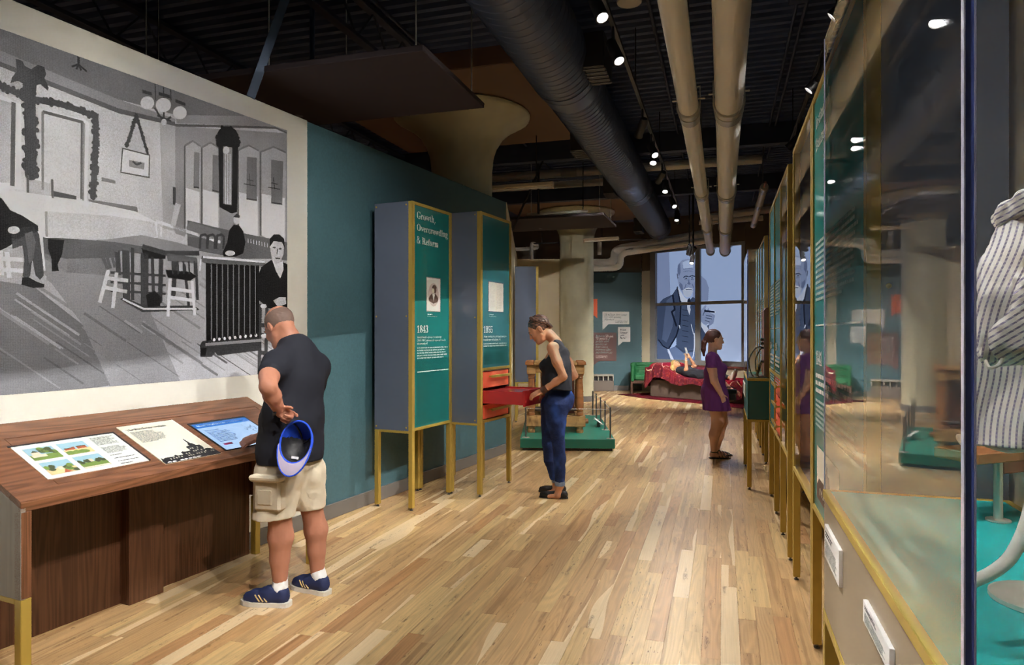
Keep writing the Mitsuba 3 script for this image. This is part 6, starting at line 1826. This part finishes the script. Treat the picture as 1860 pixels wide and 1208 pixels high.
# ---- man at the console, seen from behind
k = thing('person', 'man in a dark navy t-shirt and beige cargo shorts bending over the walnut console', 'person')
b = Body(0.0048)
hc = P(508, 593, 3.98)
at, R = add_head(b, hc, D3(-0.72, 0.50, -0.62), 1.0)
c7 = P(540, 634, 3.94)
b.chain([c7 + EZ * -0.02, P(527, 616, 3.97), hc + (at(0, -0.03, -0.02) - hc)], [0.066, 0.057, 0.056], 0.02)
SL, SR = P(505, 661, 3.76), P(573, 665, 4.05)
b.cone(SL, SR, 0.06, 0.06, 0.04)
b.chain([P(538, 690, 3.90), P(530, 780, 3.90), P(528, 835, 3.90)], [0.11, 0.11, 0.095], 0.05)
EL, WL_ = P(487, 702, 3.50), P(508, 747, 3.66)
b.chain([P(499, 664, 3.72), P(489, 684, 3.60), EL], [0.056, 0.050, 0.043], 0.02)
b.chain([EL, EL + (WL_ - EL) * 0.35, WL_], [0.043, 0.045, 0.029], 0.015)
add_hand(b, WL_, P(541, 766, 3.60) - WL_, D3(0.15, -1, 0.0), EZ, s=0.94, thumb=(0.8, 0.5, 0.45), curl_each=((14, 22, 18), (48, 55, 40), (58, 64, 45), (64, 66, 46)))
HR = on_plane(443, 810, CO, CEN) + CEN * 0.030
ER = P(548, 745, 4.22)
WR = HR + nrm(P(500, 785, 4.16) - HR) * 0.085
b.chain([P(571, 668, 4.08), ER], [0.056, 0.045], 0.02)
b.chain([ER, WR], [0.045, 0.030], 0.015)
add_hand(b, WR, HR - WR - CEN * 0.01, -CEN, D3(-0.6, 0.8, 0), curls=(22, 30, 25))
HLg, HRg = P(512, 855, 3.84), P(556, 855, 3.99)
KL, KR = P(508, 932, 3.80), P(566, 922, 3.99)
AL, AR = P(509, 1064, 3.845), P(577, 1047, 4.03)
b.chain([HLg, KL], [0.080, 0.060], 0.02); b.chain([HRg, KR], [0.078, 0.060], 0.02)
b.chain([KL, P(510, 975, 3.815), P(508, 1015, 3.83), AL], [0.062, 0.068, 0.052, 0.038], 0.02)
b.chain([KR, P(574, 962, 4.01), P(575, 1000, 4.02), AR], [0.060, 0.066, 0.050, 0.038], 0.02)
obj('body', b.mesh(), 'm_skin_man', k, smooth=True)
face_bits(k, at, R, brow='m_hair_grey', skin='m_skin_man')
h = Body(0.005)
f_, u_, r_ = headframe(D3(-0.72, 0.50, -0.62))
h.ell(at(0, -0.014, 0.028), np.array([0.0775, 0.096, 0.0905]), R, 0.01)
h.ell(at(0, 0.012, 0.112), np.array([0.074, 0.118, 0.082]), R, 0.010, cut=True)
h.half(at(0, 0.030, 0.0), f_); h.half(at(0, -0.05, -0.070), nrm(-u_ + f_ * 0.3), 0.01)
h.ell(at(0.076, 0.0, -0.012), np.array([0.03, 0.020, 0.034]), R, 0.004, cut=True); h.ell(at(-0.076, 0.0, -0.012), np.array([0.03, 0.020, 0.034]), R, 0.004, cut=True)
obj('hair', h.mesh(lambda p: (meshkit.noise(p * 260, 2) - 0.5) * 0.003), 'm_hair_grey', k, smooth=True)
s = Body(0.006)
lat = nrm(SR - SL)
s.cone(SL + EZ * -0.012, SR + EZ * -0.012, 0.074, 0.074, 0.05)
s.chain([P(532, 628, 3.955), P(538, 655, 3.93), P(536, 690, 3.90)], [0.070, 0.092, 0.12], 0.05)
s.chain([P(537, 640, 3.945), SL], [0.085, 0.070], 0.06); s.chain([P(541, 640, 3.945), SR], [0.085, 0.070], 0.06)
for q in (-0.052, 0.052):
    s.chain([P(537, 690, 3.90) + lat * q, P(531, 760, 3.89) + lat * q, P(528, 812, 3.89) + lat * q, P(527, 870, 3.89) + lat * q], [0.122, 0.133, 0.137, 0.136], 0.06)
s.chain([SL + EZ * -0.005, P(492, 676, 3.64)], [0.074, 0.066], 0.03)
s.chain([SR + EZ * -0.005, P(571, 700, 4.14)], [0.074, 0.068], 0.03)
s.half(P(527, 836, 3.89), [0, 0, -1])
s.ell(P(522, 604, 3.975), np.array([0.085, 0.085, 0.045]), None, 0.01, cut=True)
ew = nrm(EL - SL)
mm = s.mesh(lambda p: (meshkit.fbm(p * np.array([7, 7, 5]), 3, 5) - 0.5) * 0.030 * np.clip((1.42 - p[:, 2]) * 4, 0.3, 1) )
obj('t_shirt', mm, 'm_navy_tee', k, smooth=True)
s = Body(0.006)
s.chain([P(527, 838, 3.89) - lat * 0.06, P(508, 858, 3.85)], [0.128, 0.126], 0.04); s.chain([P(527, 838, 3.89) + lat * 0.06, P(553, 858, 3.97)], [0.128, 0.118], 0.04)
s.chain([P(506, 860, 3.845), P(497, 945, 3.80)], [0.126, 0.112], 0.03); s.chain([P(554, 860, 3.98), P(561, 935, 4.0)], [0.116, 0.090], 0.03)
s.half(P(500, 939, 3.80), nrm([0.02, 0, -1])); s.half(P(527, 831, 3.89), [0, 0, 1])
obj('shorts', s.mesh(lambda p: (meshkit.fbm(p * np.array([11, 11, 7]), 3, 9) - 0.5) * 0.040), 'm_khaki', k, smooth=True)
# cargo pocket on the near leg
pc = P(488, 897, 3.70)
pxv, pzv = D3(0.97, -0.22, 0), EZ
pnv = D3(-0.22, -0.97, 0.04)
pk = obj('cargo_pocket', frame_mesh(cbox(-0.085, 0.075, -0.095, 0.075, -0.06, 0.016, 0.014), pc, pxv, pzv, pnv), 'm_khaki', k)
obj('pocket_flap', frame_mesh(cbox(-0.098, 0.082, 0.07, 0.108, -0.06, 0.026, 0.012), pc, pxv, nrm(pzv + pnv * 0.25), pnv), 'm_khaki', pk)
obj('small_pocket', frame_mesh(cbox(-0.060, 0.030, -0.060, 0.025, 0.010, 0.024, 0.006), pc, pxv, pzv, pnv), 'm_khaki', pk)
obj('belt_loop', tube([P(580, 852, 3.95), P(585, 860, 3.95), P(583, 864, 3.95)], 0.008, 8), 'm_khaki', k)
for (hl, te, an, kn) in (((527, 1101), (447, 1096), AL, P(508, 1040, 3.84)), ((597, 1081), (533, 1066), AR, P(576, 1024, 4.03))):
    H_, T_ = Fl(*hl), Fl(*te)
    sh, A = shoe(k, H_, T_, side=1)
    a0 = A(0.062, 0, 0.10)
    sock(k, [A(0.062, 0, 0.085), a0 + (an - a0) * 0.6, an + EZ * 0.045], [0.037, 0.040, 0.0425])
ring = [WL_ + (EL - WL_) * 0.06 + 0.036 * (math.cos(a) * D3(0.55, 0.1, 0.6) + math.sin(a) * D3(0, 1, 0)) for a in np.linspace(0, 6.283, 25)]
obj('wristband', tube(ring, 0.008, 8), 'm_black', k, smooth=40)

# blue cap in his hand, opening towards us
k = thing('baseball_cap', 'bright blue baseball cap with a grey underbill held upside down in the man\'s hand', 'cap')
cc = P(537, 803, 3.60)
bn_ = D3(-0.10, -0.97, 0.22)                 # the opening looks this way
bu = nrm(np.array([*cam2w(0.13, 0.0), 0.99]) - bn_ * np.dot(np.array([*cam2w(0.13, 0.0), 0.99]), bn_))
br = np.cross(bu, bn_) * -1
def dome(ra, rb, dp, n=40, m=14, flip=False, sect=None, tmin=0.0):
    V, F = [], []
    for i in range(m):
        t = tmin + (math.pi / 2 - tmin) * i / (m - 1)
        for j in range(n):
            a = 2 * math.pi * j / n
            V.append((ra * math.cos(t) * math.cos(a), rb * math.cos(t) * math.sin(a), -dp * math.sin(t)))
    for i in range(m - 1):
        for j in range(n):
            q = (j + 1) % n
            A, B, C, D_ = i * n + j, i * n + q, (i + 1) * n + q, (i + 1) * n + j
            F += [[A, B, C], [A, C, D_]]
    return trimesh.Trimesh(np.array(V), np.array(F), process=False)
capm = lambda m: frame_mesh(m, cc, br, bu, bn_)
obj('crown', capm(dome(0.088, 0.112, 0.105)), 'm_cap_blue', k, smooth=True)
lin_m = dome(0.0845, 0.108, 0.100)
fc = lin_m.triangles_center
keep = (fc[:, 1] < 0.02) & (fc[:, 2] < -0.006)
obj('front_lining', capm(trimesh.Trimesh(lin_m.vertices, lin_m.faces[keep], process=False)), 'm_black', k, smooth=True)
for a in (math.radians(62), math.radians(152)):
    pts = [(0.0825 * math.cos(t) * math.cos(a), 0.106 * math.cos(t) * math.sin(a), -0.098 * math.sin(t)) for t in np.linspace(0.05, math.pi / 2, 12)]
    obj('seam_tape', capm(tube(pts, 0.005, 6)), 'm_black', k)
obj('sweatband', capm(tube([(0.0865 * math.cos(a), 0.1105 * math.sin(a), -0.004) for a in np.linspace(0, 6.2832, 49)], 0.006, 8)), 'm_cap_blue', k, smooth=40)
obj('inner_label', capm(cbox(-0.018, 0.022, -0.088, -0.074, -0.040, -0.036, 0.001)), 'm_white', k)
bill_o = [(0.088 * math.cos(a), 0.112 * math.sin(a)) for a in np.linspace(math.radians(188), math.radians(352), 22)]
bill = [(0.092 * math.cos(a), 0.112 * math.sin(a) - 0.066 * max(0.0, math.sin(-a)) ** 0.8) for a in np.linspace(math.radians(188), math.radians(352), 22)]
bp = Polygon(bill_o + bill[::-1]).buffer(0)
obj('bill', capm(extrude(bp, 0.004).apply_translation([0, 0, 0.0])), 'm_cap_under', k)
obj('bill_edge', capm(tube([(x, y, 0.001) for x, y in bill], 0.0045, 8)), 'm_cap_blue', k, smooth=40)

# ---- woman at the open drawer, from her left side
k = thing('person', 'woman with braided brown hair in a black sleeveless top and jeans at the open drawer', 'person')
b = Body(0.0055)
fd = D3(-0.80, 0.06, -0.58)
hc = P(979.5, 597, 6.370)
at, R = add_head(b, hc, fd, 1.07, fem=True)
nb = P(1010, 622, 6.380)
b.chain([nb, P(1000, 610, 6.375), at(0, -0.025, -0.03)], [0.054, 0.046, 0.052], 0.02)
b.cone(P(1005, 631, 6.230), P(1013, 631, 6.530), 0.05, 0.05, 0.03)
b.chain([P(1010, 655, 6.370), P(1008, 685, 6.370), P(1013, 715, 6.370)], [0.105, 0.10, 0.10], 0.05)
E1, W1_ = P(1023, 684, 6.160), P(985, 711, 6.195)
b.chain([P(1003, 632, 6.205), P(1012, 658, 6.170), E1], [0.050, 0.046, 0.037], 0.02)
b.chain([E1, E1 + (W1_ - E1) * 0.35, W1_], [0.037, 0.039, 0.026], 0.015)
add_hand(b, W1_, P(957, 722, 6.240) - W1_, D3(0.1, 0.6, -0.8), D3(-0.1, 0.8, 0.6), s=0.92, curls=(14, 26, 20), thumb=(0.7, 0.6, 0.3))
E2, W2_ = P(1043, 682, 6.570), P(1000, 712, 6.590)
b.chain([P(1015, 633, 6.540), P(1032, 658, 6.570), E2], [0.048, 0.043, 0.036], 0.02)
b.chain([E2, W2_], [0.037, 0.027], 0.015)
add_hand(b, W2_, P(965, 724, 6.490) - W2_, D3(-0.4, -0.4, -0.8), D3(-0.1, -0.8, 0.6), s=0.92, curls=(14, 26, 20))
A1, A2 = P(1017, 882, 6.290), P(1011, 876, 6.510)
b.chain([P(1012, 740, 6.290), P(1014, 803, 6.270), P(1017, 840, 6.280), A1], [0.080, 0.043, 0.039, 0.034], 0.02)
b.chain([P(1004, 740, 6.470), P(996, 805, 6.490), P(1000, 840, 6.500), A2], [0.080, 0.043, 0.039, 0.034], 0.02)
for A_, tx in ((A1, -1), (A2, -1)):
    b.chain([A_, A_ + np.array([*cam2w(-0.02, 0), -0.09]), A_ + np.array([*cam2w(-0.10, 0), -0.100])], [0.034, 0.030, 0.018], 0.02)
obj('body', b.mesh(), 'm_skin_woman', k, smooth=True)
face_bits(k, at, R, 1.07)
h = Body(0.005)
f_, u_, r_ = headframe(fd)
h.ell(at(0, -0.016, 0.030), np.array([0.085, 0.104, 0.097]), R, 0.01)
h.half(at(0, 0.062, 0.050), nrm(f_ * 0.9 - u_ * 0.62), 0.01); h.half(at(0, -0.03, -0.058), nrm(-u_ + f_ * 0.25), 0.01)
h.ell(at(0.08, 0.004, -0.012), np.array([0.035, 0.026, 0.036]), R, 0.006, cut=True); h.ell(at(-0.08, 0.004, -0.012), np.array([0.035, 0.026, 0.036]), R, 0.006, cut=True)
for sd in (-1, 1):
    path = spline([at(sd * 0.020, 0.004, 0.116), at(sd * 0.050, 0.002, 0.098), at(sd * 0.068, -0.018, 0.068), at(sd * 0.070, -0.056, 0.030), at(sd * 0.048, -0.086, -0.012), at(sd * 0.010, -0.094, -0.048)], 5)
    for i, p in enumerate(path):
        o = 0.006 * (1 if i % 2 else -1)
        h.ell(p + u_ * o, np.array([0.016, 0.018, 0.012]), R, 0.002)
obj('hair', h.mesh(lambda p: (meshkit.noise(p * 180, 2) - 0.5) * 0.003), 'm_hair_brown', k, smooth=True)
s = Body(0.006)
zz = D3(0, 1, 0)
s.cone(P(1010, 624, 6.290), P(1015, 624, 6.480), 0.036, 0.036, 0.03)
s.cone(P(1012, 632, 6.385), P(1014, 645, 6.385), 0.07, 0.09, 0.03)
s.chain([P(1014, 644, 6.310), P(1011, 668, 6.290), P(1010, 690, 6.290), P(1014, 712, 6.280)], [0.088, 0.118, 0.128, 0.132], 0.04)
s.chain([P(1018, 644, 6.450), P(1013, 668, 6.450), P(1012, 690, 6.450), P(1015, 712, 6.450)], [0.088, 0.118, 0.128, 0.130], 0.04)
s.ell(P(990, 664, 6.290), np.array([0.062, 0.062, 0.062]), None, 0.03); s.ell(P(992, 664, 6.450), np.array([0.062, 0.062, 0.062]), None, 0.03)
s.half(P(1014, 707, 6.270), nrm(np.array([*cam2w(-0.10, 0), -1]))); s.ell(P(1001, 612, 6.385), np.array([0.080, 0.070, 0.050]), None, 0.01, cut=True)
obj('sleeveless_top', s.mesh(lambda p: (meshkit.fbm(p * np.array([12, 12, 3]), 3, 7) - 0.5) * 0.030), 'm_black_top', k, smooth=True)
s = Body(0.006)
s.chain([P(1012, 706, 6.370), P(1016, 724, 6.370)], [0.120, 0.135], 0.03)
s.ell(P(1025, 729, 6.300), np.array([0.082, 0.085, 0.10]), None, 0.05); s.ell(P(1025, 729, 6.440), np.array([0.082, 0.085, 0.10]), None, 0.05)
s.chain([P(1011, 735, 6.290), P(1010, 765, 6.280), P(1014, 803, 6.270), P(1017, 835, 6.280), P(1017, 884, 6.290)], [0.118, 0.090, 0.058, 0.055, 0.043], 0.015)
s.chain([P(1004, 735, 6.470), P(999, 765, 6.480), P(995, 805, 6.490), P(999, 838, 6.500), P(1010, 878, 6.510)], [0.112, 0.086, 0.056, 0.052, 0.041], 0.015)
s.half(P(1017, 881, 6.290), [0, 0, -1]); s.half(P(1012, 703, 6.370), nrm(np.array([*cam2w(0.1, 0), 1])))
obj('jeans', s.mesh(lambda p: (meshkit.fbm(p * np.array([14, 14, 16]), 3, 11) - 0.5) * 0.014), 'm_denim', k, smooth=True)
for A_, r in ((A1, 0.046), (A2, 0.044)):
    obj('trouser_cuff', frame_mesh(lathe([(r, 0), (r + 0.002, 0.01), (r + 0.001, 0.04), (r - 0.002, 0.042)], 28), A_ + EZ * 0.0, [1, 0, 0], [0, 1, 0], EZ), 'm_denim_cuff', k, smooth=40)
for hl, te in (((1031, 905.5), (980, 903)), ((1028, 895.5), (978, 893))):
    shoe(k, Fl(*hl), Fl(*te), 0.262, 'm_shoe_black', 'm_black', 'slip')
obj('bracelet', frame_mesh(lathe([(0.030, -0.028), (0.031, -0.026), (0.034, 0.024), (0.033, 0.028)], 24), W1_ + (E1 - W1_) * 0.10, *look_frame(W1_, E1)), 'm_strap_brown', k, smooth=40)

# ---- woman in purple walking towards the cases, from her right side
k = thing('person', 'woman with a dark ponytail in a short purple dress standing by the dark teal case', 'person')
b = Body(0.0065)
fd = D3(1.0, 0.05, -0.10)
hc = P(1297.5, 616.5, 8.36)
at, R = add_head(b, hc, fd, 1.05, fem=True)
b.chain([P(1294, 641, 8.36), at(0, -0.015, -0.06)], [0.054, 0.050], 0.02)
b.cone(P(1292, 648, 8.22), P(1295, 648, 8.50), 0.05, 0.05, 0.03)
b.chain([P(1297, 660, 8.36), P(1298, 690, 8.36), P(1301, 725, 8.36)], [0.10, 0.11, 0.13], 0.05)
E1, W1_ = P(1297.5, 692, 8.13), P(1311, 718, 8.14)
b.chain([P(1291, 650, 8.21), P(1293, 668, 8.16), E1], [0.056, 0.055, 0.046], 0.02)
b.chain([E1, W1_], [0.046, 0.030], 0.015)
add_hand(b, W1_, P(1315, 730, 8.16) - W1_, D3(-0.3, 0.9, 0), D3(0.9, 0.2, 0.2), s=0.9, curls=(14, 22, 20))
E2, W2_ = P(1304, 688, 8.56), P(1328, 708, 8.44)
b.chain([P(1295, 650, 8.50), E2], [0.050, 0.041], 0.02); b.chain([E2, W2_], [0.040, 0.027], 0.015)
add_hand(b, W2_, P(1340, 711, 8.38) - W2_, D3(0.1, -0.3, -0.9), D3(-0.2, -0.9, 0.2), s=0.9, curls=(25, 35, 30))
A1, A2 = P(1297, 820, 8.30), P(1301, 817, 8.48)
b.chain([P(1301, 735, 8.29), P(1304, 765, 8.28), P(1298, 790, 8.28), A1], [0.105, 0.070, 0.064, 0.038], 0.03)
b.chain([P(1305, 735, 8.44), P(1311, 765, 8.45), P(1305, 790, 8.46), A2], [0.105, 0.070, 0.064, 0.038], 0.03)
for A_ in (A1, A2):
    x = np.array([*cam2w(1, 0), 0])
    b.chain([A_ + x * -0.02 - EZ * 0.04, A_ + x * 0.06 - EZ * 0.05, A_ + x * 0.13 - EZ * 0.075, A_ + x * 0.19 - EZ * 0.085], [0.036, 0.034, 0.028, 0.016], 0.02)
body_m = b.mesh()
obj('body', body_m, 'm_skin_pale', k, smooth=True)
face_bits(k, at, R, 1.05, skin='m_skin_pale')
h = Body(0.006)
f_, u_, r_ = headframe(fd)
h.ell(at(0, -0.016, 0.030), np.array([0.082, 0.102, 0.095]), R, 0.01)
h.half(at(0, 0.055, 0.055), nrm(f_ * 0.85 - u_ * 0.6), 0.01); h.half(at(0, -0.04, -0.045), nrm(-u_ + f_ * 0.2), 0.01)
h.ell(at(0.08, 0.006, -0.012), np.array([0.035, 0.026, 0.034]), R, 0.006, cut=True); h.ell(at(-0.08, 0.006, -0.012), np.array([0.035, 0.026, 0.034]), R, 0.006, cut=True)
h.chain([at(0, -0.10, 0.0), at(0, -0.118, -0.05), at(0, -0.118, -0.13), at(0, -0.105, -0.20)], [0.030, 0.030, 0.026, 0.012], 0.02)
obj('hair', h.mesh(lambda p: (meshkit.noise(p * 160, 2) - 0.5) * 0.004), mat('m_hair_dark', lin(62, 30, 28), 0.45), k, smooth=True)
s = Body(0.0065)
s.cone(P(1292, 648, 8.23), P(1295, 648, 8.49), 0.058, 0.058, 0.03)
for q in (8.28, 8.44):
    s.chain([P(1297, 655, q), P(1298, 675, q), P(1298, 695, q), P(1300, 715, q), P(1302, 752, q)], [0.080, 0.115, 0.112, 0.130, 0.168], 0.05)
s.ell(P(1311, 669, 8.30), np.array([0.065] * 3), None, 0.03); s.ell(P(1311, 669, 8.42), np.array([0.065] * 3), None, 0.03)
s.ell(P(1287, 712, 8.36), np.array([0.085, 0.13, 0.12]), None, 0.08)
s.chain([P(1291, 651, 8.21), P(1293, 664, 8.16)], [0.066, 0.062], 0.02); s.chain([P(1295, 651, 8.51), P(1299, 664, 8.54)], [0.064, 0.060], 0.02)
s.half(P(1302, 744.5, 8.3), [0, 0, -1]); s.ell(P(1299, 634, 8.36), np.array([0.085, 0.085, 0.055]), None, 0.01, cut=True)
ctr = P(1300, 715, 8.36)
obj('dress', s.mesh(lambda p: 0.010 * np.sin(np.arctan2(p[:, 1] - ctr[1], p[:, 0] - ctr[0]) * 15) * np.clip((0.95 - p[:, 2]) * 3, 0, 1) + (meshkit.fbm(p * 9, 3, 3) - 0.5) * 0.016), 'm_purple', k, smooth=True)
for A_ in (A1, A2):
    x = np.array([*cam2w(1, 0), 0]); y = np.array([*cam2w(0, 1), 0])
    heel = np.array([A_[0], A_[1], 0]) - x * 0.055
    so = [(0, .02), (.02, .032), (.08, .032), (.15, .042), (.21, .038), (.25, .012)]
    poly = Polygon(so + [(a, -c) for a, c in so[::-1]]).buffer(0.004)
    sh = obj('sandal', frame_mesh(extrude(poly, 0.014), heel, x, y, EZ), 'm_shoe_black', k)
    for u in (0.10, 0.14, 0.18, 0.21):
        hh = 0.075 - (u - 0.10) * 0.36
        obj('strap', tube([heel + x * (u + 0.01 * (-1) ** int(u * 100)) + y * 0.042 + EZ * 0.014, heel + x * (u - 0.01) + y * 0.022 + EZ * hh, heel + x * (u - 0.01) - y * 0.022 + EZ * hh, heel + x * (u + 0.015) - y * 0.042 + EZ * 0.014], 0.005, 6), 'm_shoe_black', sh)
    c_ = A_ + EZ * -0.005
    obj('ankle_strap', tube([c_ + 0.043 * (x * math.cos(a) + y * math.sin(a)) for a in np.linspace(0, 6.283, 21)], 0.005, 6), 'm_shoe_black', sh)
# her bag
k = thing('handbag', 'small black handbag held by the woman in the purple dress', 'bag')
bm = cbox(-0.075, 0.075, -0.03, 0.03, -0.075, 0.07, 0.02)
gO = P(1326, 718, 8.33)
obj('body', frame_mesh(bm, gO, D3(1, 0.1, 0), D3(-0.1, 1, 0), EZ), 'm_shoe_black', k)
obj('flap', frame_mesh(cbox(-0.077, 0.077, -0.036, 0.032, 0.01, 0.074, 0.012), gO, D3(1, 0.1, 0), D3(-0.1, 1, 0), EZ), 'm_black_gloss', k)
obj('handle', frame_mesh(tube([(-0.06, 0, 0.065), (-0.04, 0, 0.10), (0.04, 0, 0.10), (0.06, 0, 0.065)], 0.006, 8), gO, D3(1, 0.1, 0), D3(-0.1, 1, 0), EZ), 'm_shoe_black', k)

# ---- woman lying on the couch, holding up a phone
k = thing('person', 'woman with blonde hair in black lying on the couch and holding up a phone', 'person')
b = Body(0.008)
ax = nrm(P(1300, 683, 15.15) - P(1234, 671, 15.95))
fd = nrm(np.array([0, 0, 0.80]) + ax * 0.62 + D3(0, -1, 0) * 0.10)
hc = P(1227, 662, 15.98)
at, R = add_head(b, hc, fd, 1.0, fem=True)
ch = P(1240, 674, 15.86)
b.chain([at(0, -0.02, -0.04), P(1233, 670, 15.93)], [0.050, 0.055], 0.02)
lt = nrm(np.cross(ax, EZ))
if np.dot(lt, D3(0, -1, 0)) < 0: lt = -lt
b.chain([ch, P(1258, 678, 15.66), P(1275, 682, 15.46)], [0.10, 0.095, 0.11], 0.05)
S1, S2 = ch + lt * 0.14 + EZ * 0.02, ch - lt * 0.14 + EZ * 0.02
PH = P(1246.5, 640, 15.70)
E1 = P(1247, 671.5, 15.62)
W1_, W2_ = P(1246, 652, 15.62), P(1253, 649.5, 15.78)
E2 = P(1262, 665, 15.80)
b.chain([S1, E1], [0.050, 0.042], 0.02); b.chain([E1, W1_], [0.042, 0.028], 0.015)
b.chain([S2, E2], [0.048, 0.042], 0.02); b.chain([E2, W2_], [0.040, 0.028], 0.015)
add_hand(b, W1_, PH - W1_ + lt * 0.02, -ax, -lt, curls=(25, 35, 30), s=1.0)
add_hand(b, W2_, PH - W2_ - lt * 0.02, -ax, lt, curls=(25, 35, 30), s=1.0)
K1, K2 = P(1302, 680.5, 15.10), P(1305, 682, 15.22)
A1, A2 = P(1325, 686, 14.86), P(1327, 687, 14.96)
b.chain([P(1276, 683, 15.44) + lt * 0.08, K1, A1], [0.085, 0.055, 0.036], 0.03)
b.chain([P(1276, 683, 15.44) - lt * 0.08, K2, A2], [0.085, 0.055, 0.036], 0.03)
obj('body', b.mesh(), 'm_skin_woman', k, smooth=True)
face_bits(k, at, R)
h = Body(0.008)
f_, u_, r_ = headframe(fd)
h.ell(at(0, -0.016, 0.030), np.array([0.082, 0.100, 0.094]), R, 0.01)
h.half(at(0, 0.055, 0.055), nrm(f_ * 0.85 - u_ * 0.6), 0.01)
h.chain([at(0.05, -0.07, 0.0), P(1222, 668, 15.90), P(1221, 674, 15.86)], [0.05, 0.055, 0.04], 0.02)
h.chain([at(-0.05, -0.07, 0.0), P(1219, 668, 16.05), P(1218, 674, 16.0)], [0.05, 0.055, 0.04], 0.02)
obj('hair', h.mesh(lambda p: (meshkit.fbm(p * 40, 2, 2) - 0.5) * 0.022), 'm_hair_blonde', k, smooth=True)
s = Body(0.008)
s.cone(S1, S2, 0.062, 0.062, 0.04)
s.chain([S1, S1 + (E1 - S1) * 0.55], [0.062, 0.058], 0.02); s.chain([S2, S2 + (E2 - S2) * 0.55], [0.060, 0.056], 0.02)
for q in (-0.06, 0.06): s.chain([ch + lt * q, P(1258, 678, 15.66) + lt * q, P(1278, 682, 15.44) + lt * q], [0.108, 0.105, 0.118], 0.05)
s.chain([P(1276, 683, 15.44) + lt * 0.08, K1, A1 + (K1 - A1) * 0.15], [0.105, 0.066, 0.045], 0.03); s.chain([P(1276, 683, 15.44) - lt * 0.08, K2, A2 + (K2 - A2) * 0.15], [0.105, 0.066, 0.045], 0.03)
obj('black_clothes', s.mesh(wrinkles(14, 0.018)), 'm_black_top', k, smooth=True)
for A_, px_ in ((A1, 1331), (A2, 1334)):
    b = Body(0.007)
    up = nrm(EZ + ax * 0.35)
    b.chain([A_ + ax * 0.05 - EZ * 0.02, A_ + ax * 0.07 + up * 0.09, A_ + ax * 0.085 + up * 0.19], [0.042, 0.044, 0.030], 0.02)
    obj('shoe', b.mesh(), 'm_sole', k, smooth=True)
obj('bracelet', tube([W1_ - EZ * 0.03 + 0.034 * (ax * math.cos(a) + lt * math.sin(a)) for a in np.linspace(0, 6.283, 17)], 0.006, 6), 'm_white', k)
k = thing('smartphone', 'small pale smartphone held up by the woman on the couch', 'phone')
obj('case', frame_mesh(cbox(-0.036, 0.036, -0.075, 0.075, -0.004, 0.004, 0.003), PH + EZ * 0.04, lt, nrm(EZ + ax * -0.3), nrm(np.cross(lt, nrm(EZ + ax * -0.3)))), 'm_white', k)
obj('screen', frame_mesh(cbox(-0.032, 0.032, -0.068, 0.068, 0.0041, 0.005, 0.0005), PH + EZ * 0.04, lt, nrm(EZ + ax * -0.3), nrm(np.cross(lt, nrm(EZ + ax * -0.3)))), 'm_black_gloss', k)
